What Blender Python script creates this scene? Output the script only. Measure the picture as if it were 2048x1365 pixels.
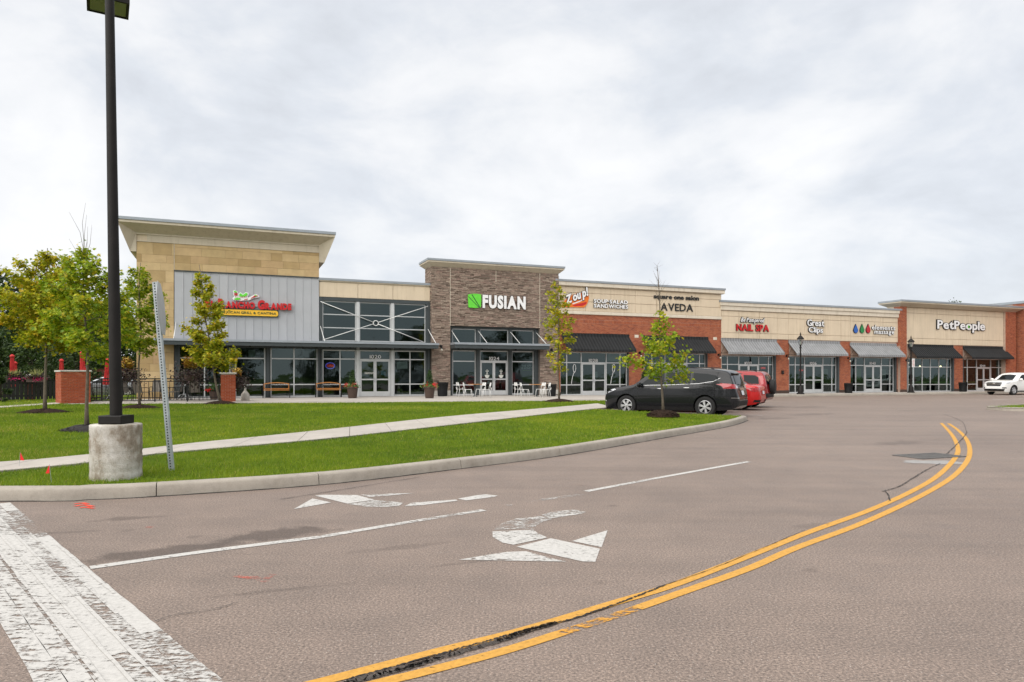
import bpy, bmesh, math, random
import numpy as np
from mathutils import Vector, Matrix
from mathutils.bvhtree import BVHTree
from mathutils.geometry import delaunay_2d_cdt

scene = bpy.context.scene
for o_ in list(bpy.data.objects): bpy.data.objects.remove(o_)
R = math.radians
COL = scene.collection

# ---------------------------------------------------------------- camera, sky, sun, exposure
FPX, HOR, CAMZ = 1400.0, 752.0, 1.5          # focal length in photo pixels, horizon row, eye height
cam = bpy.data.cameras.new('camera'); camo = bpy.data.objects.new('camera', cam); COL.objects.link(camo)
camo.location = (0, 0, CAMZ); camo.rotation_euler = (R(90), 0, 0)
cam.sensor_width = 36.0; cam.lens = FPX/2048*36; cam.shift_y = (HOR-682.5)/2048
cam.clip_start = .05; cam.clip_end = 3000
scene.camera = camo
SUN_DIR = Vector((-.55, -.62, .98)).normalized()      # towards the sun behind thin cloud
world = bpy.data.worlds.new('World'); scene.world = world; world.use_nodes = True
wn = world.node_tree; wn.nodes.clear()
def wnode(t, **k):
    n = wn.nodes.new(t)
    for a, b in k.items(): setattr(n, a, b)
    return n
sky = wnode('ShaderNodeTexSky', sky_type='NISHITA', sun_disc=False)
sky.sun_elevation = math.asin(SUN_DIR.z); sky.sun_rotation = math.atan2(SUN_DIR.x, SUN_DIR.y)
bg1 = wnode('ShaderNodeBackground'); bg1.inputs['Strength'].default_value = .06
wn.links.new(sky.outputs[0], bg1.inputs['Color'])
tc = wnode('ShaderNodeTexCoord'); sep = wnode('ShaderNodeSeparateXYZ')
wn.links.new(tc.outputs['Generated'], sep.inputs[0])
def wmath(op, a, b=None):
    n = wnode('ShaderNodeMath', operation=op)
    for i, v in enumerate((a, b)):
        if v is None: continue
        if isinstance(v, (int, float)): n.inputs[i].default_value = v
        else: wn.links.new(v, n.inputs[i])
    return n.outputs[0]
zz = wmath('ADD', wmath('MAXIMUM', sep.outputs[2], 0.0), .38)
cmb = wnode('ShaderNodeCombineXYZ')
wn.links.new(wmath('DIVIDE', sep.outputs[0], zz), cmb.inputs[0]); wn.links.new(wmath('DIVIDE', sep.outputs[1], zz), cmb.inputs[1])
def wnoise(scale, detail, rough, off, dist=0.0):
    mp = wnode('ShaderNodeMapping'); mp.inputs['Location'].default_value = off
    mp.inputs['Scale'].default_value = (1, 1, 1.9); wn.links.new(tc.outputs['Generated'], mp.inputs[0])
    n = wnode('ShaderNodeTexNoise'); n.inputs['Scale'].default_value = scale; n.inputs['Detail'].default_value = detail
    n.inputs['Roughness'].default_value = rough; n.inputs['Distortion'].default_value = dist
    wn.links.new(mp.outputs[0], n.inputs['Vector']); return n.outputs['Fac']
nA = wnoise(2.6, 5, .55, (5.6, 1.7, .3), .35); nB = wnoise(7.0, 7, .58, (7.3, 2.2, 1), .3)
mixn = wmath('ADD', wmath('MULTIPLY', nA, .68), wmath('MULTIPLY', nB, .32))
ramp = wnode('ShaderNodeValToRGB'); wn.links.new(mixn, ramp.inputs[0])
er = ramp.color_ramp; er.elements[0].position = .34; er.elements[0].color = (.655, .68, .725, 1)
er.elements[1].position = .62; er.elements[1].color = (.97, .97, .975, 1)
e = er.elements.new(.44); e.color = (.755, .785, .835, 1)
e = er.elements.new(.53); e.color = (.885, .895, .915, 1)
bg2 = wnode('ShaderNodeBackground'); bg2.inputs['Strength'].default_value = .345
wn.links.new(ramp.outputs[0], bg2.inputs['Color'])
mx = wnode('ShaderNodeMixShader'); mx.inputs[0].default_value = .94      # overcast: cloud nearly everywhere
wn.links.new(bg1.outputs[0], mx.inputs[1]); wn.links.new(bg2.outputs[0], mx.inputs[2])
wo = wnode('ShaderNodeOutputWorld'); wn.links.new(mx.outputs[0], wo.inputs[0])
sun = bpy.data.lights.new('sun', 'SUN'); sun.energy = 1.5; sun.angle = R(92); sun.color = (1, .96, .9)
suno = bpy.data.objects.new('sun', sun); COL.objects.link(suno)
suno.rotation_euler = SUN_DIR.to_track_quat('Z', 'Y').to_euler(); suno.location = (0, -20, 40)
vs = scene.view_settings; vs.view_transform = 'Standard'; vs.look = 'None'; vs.gamma = 1; vs.use_curve_mapping = False
vs.exposure = 1.62
scene.render.engine = 'CYCLES'; scene.cycles.use_denoising = True; scene.cycles.max_bounces = 6
scene.cycles.transparent_max_bounces = 12; scene.cycles.caustics_reflective = False; scene.cycles.caustics_refractive = False

# ---------------------------------------------------------------- measuring helpers (photo pixel -> place)
CA, SA = math.cos(R(22.2)), math.sin(R(22.2))
FX0, FY0 = -8.0, 42.0                         # facade origin; s runs along the facade, o out of it
def S(u, o=0.0):
    k = (u-1024)/FPX
    return ((FY0-o*CA)*k - FX0 - o*SA)/(CA-k*SA)
def F(s, o=0.0): return (FX0+s*CA+o*SA, FY0+s*SA-o*CA)
def HT(u, v, o=0.0): return CAMZ-(v-HOR)/FPX*F(S(u, o), o)[1]
def G(u, v, z=0.0):
    Y = (CAMZ-z)*FPX/(v-HOR); return ((u-1024)/FPX*Y, Y)
def P(u, v, Y): return Vector(((u-1024)/FPX*Y, Y, CAMZ-(v-HOR)/FPX*Y))
FROT = R(22.2)

# ---------------------------------------------------------------- mesh helpers
class MB:
    def __init__(s): s.v = []; s.f = []; s.m = []
    def add(s, vs_, fs, mi=0):
        b = len(s.v); s.v += [tuple(p) for p in vs_]; s.f += [tuple(b+i for i in f) for f in fs]; s.m += [mi]*len(fs); return s
    def box(s, x0, x1, y0, y1, z0, z1, mi=0):
        return s.add([(x0,y0,z0),(x1,y0,z0),(x1,y1,z0),(x0,y1,z0),(x0,y0,z1),(x1,y0,z1),(x1,y1,z1),(x0,y1,z1)],
                     [(0,3,2,1),(4,5,6,7),(0,1,5,4),(1,2,6,5),(2,3,7,6),(3,0,4,7)], mi)
    def bbox(s, x0, x1, y0, y1, z0, z1, b=.01, mi=0):            # box with chamfered front (y0) edges
        return s.add([(x0,y0+b,z0),(x1,y0+b,z0),(x1,y1,z0),(x0,y1,z0),(x0,y0+b,z1),(x1,y0+b,z1),(x1,y1,z1),(x0,y1,z1),
                      (x0+b,y0,z0+b),(x1-b,y0,z0+b),(x1-b,y0,z1-b),(x0+b,y0,z1-b)],
                     [(0,3,2,1),(4,5,6,7),(1,2,6,5),(2,3,7,6),(3,0,4,7),(8,9,10,11),(0,1,9,8),(1,5,10,9),(5,4,11,10),(4,0,8,11)], mi)
    def tube(s, pts, r, n=8, mi=0, caps=True):
        pts = [Vector(p) for p in pts]; rs = r if isinstance(r, (list, tuple)) else [r]*len(pts)
        rings = []; up = None
        for i, p in enumerate(pts):
            d = (pts[min(i+1, len(pts)-1)]-pts[max(i-1, 0)])
            d = d.normalized() if d.length > 1e-9 else Vector((0,0,1))
            if up is None: up = Vector((0,0,1)) if abs(d.z) < .9 else Vector((1,0,0))
            a = d.cross(up).normalized(); b = a.cross(d).normalized(); up = b
            rings.append([p+(a*math.cos(t)+b*math.sin(t))*rs[i] for t in (2*math.pi*(j+.5)/n for j in range(n))])
        vs_ = [q for g in rings for q in g]; fs = []
        for i in range(len(rings)-1):
            for j in range(n):
                k = (j+1) % n; fs.append((i*n+j, i*n+k, (i+1)*n+k, (i+1)*n+j))
        if caps: fs.append(tuple(range(n-1, -1, -1))); fs.append(tuple((len(rings)-1)*n+j for j in range(n)))
        return s.add(vs_, fs, mi)
    def lathe(s, prof, n=16, c=(0,0), mi=0, caps=True, ax='z'):
        vs_ = []
        for r, z in prof:
            for j in range(n):
                t = 2*math.pi*j/n; x, y = r*math.cos(t), r*math.sin(t)
                if ax == 'z': vs_.append((c[0]+x, c[1]+y, z))
                else: vs_.append((c[0]+x, z, c[1]+y))
        fs = []
        for i in range(len(prof)-1):
            for j in range(n):
                k = (j+1) % n; fs.append((i*n+j, i*n+k, (i+1)*n+k, (i+1)*n+j))
        if caps:
            fs.append(tuple(range(n-1, -1, -1))); fs.append(tuple((len(prof)-1)*n+j for j in range(n)))
        return s.add(vs_, fs, mi)
    def prism(s, poly, y0, y1, mi=0):                              # polygon in x,z pushed along y
        n = len(poly); vs_ = [(x, y0, z) for x, z in poly]+[(x, y1, z) for x, z in poly]
        fs = [tuple(range(n)), tuple(range(2*n-1, n-1, -1))]+[(i, n+i, n+(i+1) % n, (i+1) % n) for i in range(n)]
        return s.add(vs_, fs, mi)
    def slab(s, poly, z0, z1, mi=0):                               # polygon in x,y pushed along z
        n = len(poly); vs_ = [(x, y, z0) for x, y in poly]+[(x, y, z1) for x, y in poly]
        fs = [tuple(range(n-1, -1, -1)), tuple(range(n, 2*n))]+[(i, (i+1) % n, n+(i+1) % n, n+i) for i in range(n)]
        return s.add(vs_, fs, mi)
    def shift(s, d): s.v = [(a+d[0], b+d[1], c+d[2]) for a, b, c in s.v]; return s
    def xf(s, M): s.v = [tuple(M @ Vector(p)) for p in s.v]; return s
    def mesh(s, name, mats, smooth=False, fix=True):
        me = bpy.data.meshes.new(name); me.from_pydata(s.v, [], s.f)
        for m in (mats if isinstance(mats, (list, tuple)) else [mats]): me.materials.append(M[m] if isinstance(m, str) else m)
        if any(s.m): me.polygons.foreach_set('material_index', s.m)
        if fix:
            bm = bmesh.new(); bm.from_mesh(me); bmesh.ops.recalc_face_normals(bm, faces=bm.faces); bm.to_mesh(me); bm.free()
        if smooth:
            me.polygons.foreach_set('use_smooth', [True]*len(me.polygons))
            if smooth is not True: me.set_sharp_from_angle(angle=R(smooth))
        me.update(); return me
    def build(s, name, mats, parent=None, smooth=False, fix=True):
        o = ORG.get(parent.name) if parent is not None else None
        if o is not None: s.shift((-o[0], -o[1], -o[2]))
        ob = link(name, s.mesh(name, mats, smooth, fix), parent)
        if o is not None: ORG[ob.name] = o
        return ob
ORG = {}
def link(name, data, parent=None):
    ob = bpy.data.objects.new(name, data); COL.objects.link(ob); ob.parent = parent; return ob
def tag(o, label=None, cat=None, group=None, kind=None):
    if label: o['label'] = label
    if cat: o['category'] = cat
    if group: o['group'] = group
    if kind: o['kind'] = kind
    return o
def empty(name, loc, rz=0.0, label=None, cat=None, group=None, kind=None):
    e_ = link(name, None); e_.location = loc; e_.rotation_euler = (0, 0, rz); e_.empty_display_size = .2
    return tag(e_, label, cat, group, kind)
def froot(name, s, o, z, label, cat, group=None):
    """an Empty on the facade grid: its children are built in (s, -o, z) coordinates"""
    x, y = F(s, o); e_ = empty(name, (x, y, z), FROT, label, cat, group); ORG[e_.name] = (s, -o, z); return e_
def ctree(src, parent=None):
    c = src.copy(); COL.objects.link(c); c.parent = parent
    for ch in [q for q in bpy.data.objects if q.parent == src]: ctree(ch, c)
    return c
def interp(pts, x):
    if x <= pts[0][0]: return pts[0][1]
    for (a, b), (c, d) in zip(pts, pts[1:]):
        if x <= c: return b+(d-b)*(x-a)/(c-a)
    return pts[-1][1]
def pchip(pts):
    xs = [p[0] for p in pts]; ys = [p[1] for p in pts]; n = len(xs)
    h = [xs[i+1]-xs[i] for i in range(n-1)]; d = [(ys[i+1]-ys[i])/h[i] for i in range(n-1)]
    m = [0.0]*n; m[0] = d[0]; m[-1] = d[-1]
    for i in range(1, n-1):
        m[i] = 0 if d[i-1]*d[i] <= 0 else 2*d[i-1]*d[i]/(d[i-1]+d[i])
    def f(x):
        x = min(max(x, xs[0]), xs[-1]); i = 0
        while i < n-2 and x > xs[i+1]: i += 1
        t = (x-xs[i])/h[i]; t2 = t*t; t3 = t2*t
        return (2*t3-3*t2+1)*ys[i]+(t3-2*t2+t)*h[i]*m[i]+(-2*t3+3*t2)*ys[i+1]+(t3-t2)*h[i]*m[i+1]
    return f
def catmull(pts, n=8):
    pts = [Vector(p) for p in pts]; out = []
    for i in range(len(pts)-1):
        p0 = pts[max(i-1, 0)]; p1 = pts[i]; p2 = pts[i+1]; p3 = pts[min(i+2, len(pts)-1)]
        for j in range(n):
            t = j/n
            out.append(.5*((2*p1)+(p2-p0)*t+(2*p0-5*p1+4*p2-p3)*t*t+(3*p1-p0-3*p2+p3)*t*t*t))
    out.append(pts[-1]); return out
def offset2(path, d):
    out = []
    for i, p in enumerate(path):
        a = path[max(i-1, 0)]; b = path[min(i+1, len(path)-1)]; t = Vector((b[0]-a[0], b[1]-a[1])).normalized()
        out.append(Vector((p[0]-t.y*d, p[1]+t.x*d)))
    return out
def inside(p, poly):
    x, y = p[0], p[1]; c = False; j = len(poly)-1
    for i in range(len(poly)):
        xi, yi = poly[i][0], poly[i][1]; xj, yj = poly[j][0], poly[j][1]
        if (yi > y) != (yj > y) and x < (xj-xi)*(y-yi)/(yj-yi)+xi: c = not c
        j = i
    return c
def cdt(poly, step):
    """fill a polygon with a fine triangle net"""
    xs = [p[0] for p in poly]; ys = [p[1] for p in poly]; pts = []
    n = len(poly)
    for i in range(n):
        a = Vector(poly[i][:2]); b = Vector(poly[(i+1) % n][:2]); k = max(1, int((b-a).length/step+.5))
        pts += [a.lerp(b, j/k) for j in range(k)]
    edges = [(i, (i+1) % len(pts)) for i in range(len(pts))]
    nb = len(pts); x = min(xs)+step*.5
    bnd = [(p.x, p.y) for p in pts]
    while x < max(xs):
        y = min(ys)+step*.5
        while y < max(ys):
            if inside((x, y), bnd): pts.append(Vector((x, y)))
            y += step
        x += step
    r = delaunay_2d_cdt(pts, edges, [list(range(nb))], 1, 1e-5)
    return r[0], r[2]

# ---------------------------------------------------------------- materials
M = {}
class NT:
    def __init__(s, name):
        m = bpy.data.materials.new(name); m.use_nodes = True; s.m = m; s.t = m.node_tree; s.t.nodes.clear()
        s.out = s.n('ShaderNodeOutputMaterial'); M[name] = m
    def n(s, t, **k):
        q = s.t.nodes.new(t)
        for a, b in k.items(): setattr(q, a, b)
        return q
    def l(s, a, b): s.t.links.new(a, b)
    def put(s, sock, v):
        if isinstance(v, (int, float)): sock.default_value = v
        elif isinstance(v, tuple): sock.default_value = v if len(v) == 4 or len(sock.default_value) == 3 else v+(1,)
        else: s.l(v, sock)
    def noise(s, scale, detail=4, rough=.55, co='Object', off=None, sc=None, dist=0):
        c = s.n('ShaderNodeTexCoord').outputs[co]
        if off or sc:
            mp = s.n('ShaderNodeMapping'); s.l(c, mp.inputs[0]); c = mp.outputs[0]
            if off: mp.inputs['Location'].default_value = off
            if sc: mp.inputs['Scale'].default_value = sc
        q = s.n('ShaderNodeTexNoise'); q.inputs['Scale'].default_value = scale; q.inputs['Detail'].default_value = detail
        q.inputs['Roughness'].default_value = rough; q.inputs['Distortion'].default_value = dist
        s.l(c, q.inputs['Vector']); return q.outputs['Fac']
    def ramp(s, fac, stops):
        q = s.n('ShaderNodeValToRGB'); s.l(fac, q.inputs[0]); cr = q.color_ramp
        while len(cr.elements) < len(stops): cr.elements.new(.5)
        for e_, (p, c) in zip(cr.elements, stops):
            e_.position = p; e_.color = (c, c, c, 1) if isinstance(c, (int, float)) else tuple(c)+(1,)
        return q.outputs[0]
    def math(s, op, a, b=None, c=None, clamp=False):
        q = s.n('ShaderNodeMath', operation=op); q.use_clamp = clamp
        for i, v in enumerate((a, b, c)):
            if v is not None: s.put(q.inputs[i], v)
        return q.outputs[0]
    def mix(s, fac, a, b, mode='MIX'):
        q = s.n('ShaderNodeMix', data_type='RGBA', blend_type=mode); s.put(q.inputs[0], fac); s.put(q.inputs[6], a); s.put(q.inputs[7], b)
        return q.outputs[2]
    def bump(s, h, strength=.3, dist=.01):
        q = s.n('ShaderNodeBump'); q.inputs['Strength'].default_value = strength; q.inputs['Distance'].default_value = dist
        s.l(h, q.inputs['Height']); return q.outputs[0]
    def pbr(s, color, rough=.7, metallic=0.0, normal=None, spec=None, coat=None, emit=None, estr=0):
        b = s.n('ShaderNodeBsdfPrincipled'); s.put(b.inputs['Base Color'], color); s.put(b.inputs['Roughness'], rough)
        b.inputs['Metallic'].default_value = metallic
        if spec is not None: b.inputs['Specular IOR Level'].default_value = spec
        if coat is not None: b.inputs['Coat Weight'].default_value = coat; b.inputs['Coat Roughness'].default_value = .04
        if normal is not None: s.l(normal, b.inputs['Normal'])
        if emit: s.put(b.inputs['Emission Color'], emit); b.inputs['Emission Strength'].default_value = estr
        s.l(b.outputs[0], s.out.inputs[0]); return b
def simple(name, col, rough=.6, metallic=0.0, var=.12, scale=6.0, bump=0.0, bscale=40.0, spec=None, coat=None, co='Object'):
    t = NT(name); f = t.noise(scale, 5, .6, co)
    c = t.ramp(f, [(.3, tuple(x*(1-var) for x in col)), (.7, tuple(min(1, x*(1+var)) for x in col))])
    nr = t.bump(t.noise(bscale, 3, .6, co), bump, .01) if bump else None
    t.pbr(c, rough, metallic, nr, spec, coat); return M[name]
def islands(name, stops, rough=.85, mul=.2, scale=9.0, bump=.25, per='island'):
    """one colour per separate piece: pieces of a joined part (island) or separate objects (object)"""
    t = NT(name)
    f = t.n('ShaderNodeNewGeometry').outputs['Random Per Island'] if per == 'island' else t.n('ShaderNodeObjectInfo').outputs['Random']
    c = t.ramp(f, stops); n = t.noise(scale, 5, .6)
    c = t.mix(1.0, c, t.ramp(n, [(.25, 1-mul), (.75, 1.0+mul)]), 'MULTIPLY')
    t.pbr(c, rough, 0, t.bump(t.noise(scale*6, 3), bump, .008) if bump else None, .25); return M[name]
def streaked(name, col):
    t = NT(name); a = t.noise(.8, 4, .6); b = t.noise(1.0, 6, .7, sc=(5, 5, .35)); f = t.noise(110, 3, .6)
    c = t.ramp(a, [(.3, tuple(x*.93 for x in col)), (.7, tuple(min(1, x*1.05) for x in col))])
    c = t.mix(1.0, c, t.ramp(b, [(.30, (.80,.78,.74)), (.46, (.97,.97,.96)), (.7, (1.02,1.02,1.02))]), 'MULTIPLY')
    t.pbr(c, .9, 0, t.bump(f, .2, .006), .25)
simple('steel_light', (.50,.52,.54), .35, .6, .06, 3)
simple('aluminium', (.56,.57,.57), .38, .35, .05, 3)
simple('coping', (.30,.33,.36), .45, .3, .08, 2)
simple('charcoal_metal', (.045,.055,.058), .5, .1, .12, 3)
simple('black_metal', (.008,.008,.0085), .5, 0, .2, 8, spec=.3)
simple('bronze_pole', (.009,.0075,.0065), .6, .0, .35, 5, .1, 60, spec=.25)
streaked('cornice_cream', (.55,.485,.385))
streaked('stucco', (.64,.535,.40))
streaked('stucco_light', (.65,.585,.485))
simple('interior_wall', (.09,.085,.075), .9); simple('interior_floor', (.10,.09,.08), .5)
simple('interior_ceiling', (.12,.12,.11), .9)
simple('mortar', (.46,.34,.27), .95, 0, .15, 6, .3, 60)
simple('stone_mortar', (.16,.13,.11), .95, 0, .15, 6)
islands('brick', [(0,(.26,.069,.034)),(.3,(.33,.093,.043)),(.6,(.39,.126,.058)),(.85,(.30,.083,.042)),(1,(.21,.058,.035))], .9, .15, 7)
islands('pillar_brick', [(0,(.27,.060,.028)),(.5,(.33,.082,.036)),(.85,(.30,.070,.032)),(1,(.37,.12,.06))], .9, .18, 9, .3, 'object')
islands('ledge_stone', [(0,(.09,.064,.050)),(.18,(.23,.175,.138)),(.42,(.30,.232,.185)),(.6,(.17,.128,.102)),(.75,(.27,.18,.148)),(.88,(.37,.30,.24)),(1,(.07,.052,.042))], .92, .25, 8, .5)
islands('travertine', [(0,(.42,.30,.15)),(.25,(.50,.375,.20)),(.5,(.37,.26,.125)),(.75,(.53,.395,.215)),(1,(.45,.31,.165))], .85, .13, 2.2, .15, 'object')
islands('metal_siding', [(0,(.37,.38,.40)),(1,(.42,.43,.45))], .5, .05, 1.5, .05, 'object')
simple('concrete_cap', (.42,.40,.36), .85, 0, .15, 6, .2, 60)
simple('white_metal', (.72,.72,.70), .4, .1, .05, 5)
simple('white_letter', (.78,.78,.78), .35, 0, .03, 5); simple('black_letter', (.012,.012,.013), .4, 0, .2, 5)
simple('red_letter', (.50,.010,.012), .35, 0, .1, 5); simple('yellow_panel', (.80,.46,.03), .4, 0, .05, 5)
simple('green_letter', (.12,.60,.04), .35, 0, .04, 5); simple('orange_panel', (.75,.17,.015), .4, 0, .08, 5)
simple('dark_green', (.01,.05,.02), .5); simple('blue_drop', (.015,.10,.40), .3); simple('green_drop', (.012,.20,.05), .3); simple('red_drop', (.42,.010,.02), .3)
simple('wood_bench', (.42,.17,.035), .5, 0, .25, 12); simple('wood_top', (.48,.22,.07), .45, 0, .2, 10)
simple('brown_pot', (.055,.032,.022), .6, 0, .2, 8); simple('beige_plastic', (.42,.39,.34), .55, 0, .1, 8)
simple('umbrella_red', (.42,.022,.022), .85, 0, .2, 8); simple('chair_mesh', (.13,.115,.095), .7, 0, .15, 12)
simple('fence_black', (.014,.013,.012), .7, 0, .3, 6); simple('fence_red', (.16,.050,.035), .8, 0, .25, 5)
simple('bark', (.12,.095,.07), .95, 0, .35, 14, .5, 50); simple('bark_dark', (.06,.045,.035), .95, 0, .3, 10, .5, 40)
simple('mulch_dark', (.016,.013,.012), 1, 0, .4, 25); simple('flag_red', (.70,.014,.012), .7, 0, .1, 8)
simple('galvanised', (.36,.40,.41), .45, .4, .15, 10)
simple('sign_back', (.42,.44,.45), .4, .4, .1, 5); simple('paper', (.6,.6,.55), .8); simple('paper_green', (.28,.42,.14), .8); simple('paper_blue', (.12,.36,.62), .6)
simple('poster_dark', (.10,.10,.09), .7); simple('bulb_glass', (.6,.58,.5), .2)
simple('rubber', (.012,.012,.012), .85, 0, .2, 12); simple('alloy', (.55,.55,.56), .3, .75, .05, 6); simple('black_plastic', (.009,.009,.0095), .6, 0, .2, 8, spec=.3)
simple('chrome', (.7,.7,.7), .12, 1, .02, 3); simple('tail_red', (.32,.012,.015), .12, 0, .1, 8, coat=1); simple('lamp_clear', (.55,.56,.58), .08, .3, .05, 5, coat=1); simple('tail_orange', (.75,.14,.02), .2, 0, .1, 8)
simple('plate', (.6,.62,.66), .5, 0, .1, 8); simple('seat_grey', (.10,.10,.10), .8)
for nm, c, mt in (('paint_charcoal', (.009,.0095,.0115), .0), ('paint_red', (.45,.008,.008), .05), ('paint_darkred', (.24,.010,.012), .2), ('paint_white', (.68,.68,.66), 0), ('paint_silver', (.32,.34,.36), .6), ('paint_grey', (.06,.065,.07), .5)):
    simple(nm, c, .25, mt, .03, 4, spec=.2 if nm == 'paint_charcoal' else .3, coat=.45 if nm == 'paint_charcoal' else .5)
def glass(name, tint, ior, gcol=(.92,.95,.98), wob=.0):
    t = NT(name); tr = t.n('ShaderNodeBsdfTransparent'); tr.inputs[0].default_value = tint+(1,)
    gl = t.n('ShaderNodeBsdfGlossy'); gl.inputs['Color'].default_value = gcol+(1,); gl.inputs['Roughness'].default_value = .015
    fr = t.n('ShaderNodeFresnel'); fr.inputs[0].default_value = ior
    if wob:
        b = t.bump(t.noise(1.6, 3, .5), wob, .02); t.l(b, gl.inputs['Normal'])
    ms = t.n('ShaderNodeMixShader'); t.l(fr.outputs[0], ms.inputs[0]); t.l(tr.outputs[0], ms.inputs[1]); t.l(gl.outputs[0], ms.inputs[2])
    t.l(ms.outputs[0], t.out.inputs[0])
glass('shop_glass', (.36,.46,.44), 1.80, (.74,.93,.93), wob=.12); glass('clear_glass', (.7,.75,.75), 1.5)
t = NT('car_glass'); t.pbr((.005,.008,.009), .03, 0, None, .2)
t = NT('lens_glass'); t.pbr((.16,.19,.11), .15, 0, None, .6)
def emis(name, col, st):
    t = NT(name); t.pbr(col, .5, emit=col, estr=st)
emis('neon_red', (.9,.07,.05), .35); emis('neon_blue', (.16,.13,.75), .3); emis('bulb_lit', (1,.75,.4), 3.0); emis('neon_white', (.9,.9,.85), .5)
def awning_mat(name, c1, c2):
    t = NT(name); c = t.n('ShaderNodeTexCoord').outputs['Object']; sp = t.n('ShaderNodeSeparateXYZ'); t.l(c, sp.inputs[0])
    q = t.math('SINE', t.math('MULTIPLY', sp.outputs[0], 2*math.pi/.24))
    f = t.math('GREATER_THAN', q, 0.0); col = t.mix(f, c1, c2)
    n = t.noise(2.0, 5, .6); col = t.mix(1.0, col, t.ramp(n, [(.3, .85), (.7, 1.12)]), 'MULTIPLY')
    t.pbr(col, .85, 0, t.bump(t.noise(180, 2), .1, .004), .2)
awning_mat('awning_black', (.016,.017,.018), (.026,.027,.028)); awning_mat('awning_grey', (.20,.205,.21), (.27,.275,.28))

# ---------------------------------------------------------------- ground materials
def asphalt():
    t = NT('asphalt'); c = t.n('ShaderNodeTexCoord').outputs['Object']
    big = t.noise(.22, 4, .6); mid = t.noise(1.7, 6, .65)
    fine = t.noise(62, 4, .8); fine2 = t.noise(120, 2, .6)
    base = t.ramp(big, [(.3, (.164,.124,.101)), (.55, (.188,.143,.116)), (.75, (.204,.155,.125))])
    base = t.mix(1.0, base, t.ramp(mid, [(.25, .84), (.6, 1.03), (.8, 1.12)]), 'MULTIPLY')
    base = t.mix(1.0, base, t.ramp(fine, [(.36, .36), (.455, .82), (.54, 1.10), (.64, 1.85)]), 'MULTIPLY')
    vo = t.n('ShaderNodeTexVoronoi'); vo.inputs['Scale'].default_value = 38; t.l(c, vo.inputs['Vector'])
    chip = t.ramp(vo.outputs['Distance'], [(.10, 1.0), (.22, 0.0)])
    sel = t.math('GREATER_THAN', fine2, .55)
    base = t.mix(t.math('MULTIPLY', t.math('MULTIPLY', chip, sel), .8), base, (.50,.46,.42))
    lane = t.n('ShaderNodeMapping'); lane.inputs['Rotation'].default_value = (0, 0, R(-38)); lane.inputs['Scale'].default_value = (.16, 1.5, 1); t.l(c, lane.inputs[0])
    ln = t.n('ShaderNodeTexNoise'); ln.inputs['Scale'].default_value = 1.0; ln.inputs['Detail'].default_value = 5; ln.inputs['Roughness'].default_value = .6; t.l(lane.outputs[0], ln.inputs['Vector'])
    base = t.mix(1.0, base, t.ramp(ln.outputs['Fac'], [(.32, .88), (.50, 1.0), (.66, 1.06)]), 'MULTIPLY')          # tyre-worn lanes
    v2 = t.n('ShaderNodeTexVoronoi'); v2.inputs['Scale'].default_value = 1.15; v2.inputs['Randomness'].default_value = 1; t.l(c, v2.inputs['Vector'])
    drip = t.math('ADD', v2.outputs['Distance'], t.math('MULTIPLY', t.noise(7, 4, .7), .22))
    base = t.mix(t.ramp(drip, [(.13, .55), (.20, 0.0)]), base, t.mix(1.0, base, (.55,.53,.52), 'MULTIPLY'))           # oil drips
    # larger oil stains and tyre-darkened patches, each with a shape and place of its own
    sp = t.n('ShaderNodeSeparateXYZ'); t.l(c, sp.inputs[0])
    edge = t.noise(3.2, 6, .65)
    tot = None
    for (x, y, a, b, ang, k) in STAINS:
        dx = t.math('SUBTRACT', sp.outputs[0], x); dy = t.math('SUBTRACT', sp.outputs[1], y); ca, sa = math.cos(R(ang)), math.sin(R(ang))
        p = t.math('ADD', t.math('MULTIPLY', dx, ca/a), t.math('MULTIPLY', dy, sa/a)); q = t.math('ADD', t.math('MULTIPLY', dx, -sa/b), t.math('MULTIPLY', dy, ca/b))
        r = t.math('SQRT', t.math('ADD', t.math('MULTIPLY', p, p), t.math('MULTIPLY', q, q)))
        r = t.math('ADD', r, t.math('MULTIPLY', t.math('SUBTRACT', edge, .5), 2.4))
        m_ = t.math('MULTIPLY', t.ramp(r, [(.55, 1.0), (1.0, 0.0)]), k)
        tot = m_ if tot is None else t.math('MAXIMUM', tot, m_)
    base = t.mix(tot, base, t.mix(1.0, base, (.50,.48,.47), 'MULTIPLY'))
    h = t.math('ADD', t.math('MULTIPLY', fine, .6), t.math('MULTIPLY', vo.outputs['Distance'], .5))
    t.pbr(base, t.ramp(mid, [(.3, .58), (.7, .72)]), 0, t.bump(h, .32, .006), .5)
STAINS = [(-2.95, 5.98, .80, .20, 30, 1.0), (-2.25, 6.62, .65, .26, 32, 1.0), (-4.05, 7.35, .42, .13, 20, .75), (-4.3, 6.7, .5, .05, 15, .5),
          (9.2, 24.6, 1.3, .5, 30, .6), (11.6, 27.2, 1.6, .6, 32, .55), (14.2, 33.5, 1.8, .7, 40, .45), (8.6, 15.6, .9, .35, 25, .55), (10.2, 22, .3, .2, 0, .4),
          (-1.6, 4.9, .45, .05, 20, .5), (-.4, 5.6, .35, .04, 24, .45), (3.0, 7.0, .35, .12, 20, .35), (17, 30, .9, .35, 30, .35), (-1.0, 6.1, .5, .10, 22, .45)]
asphalt()
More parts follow.
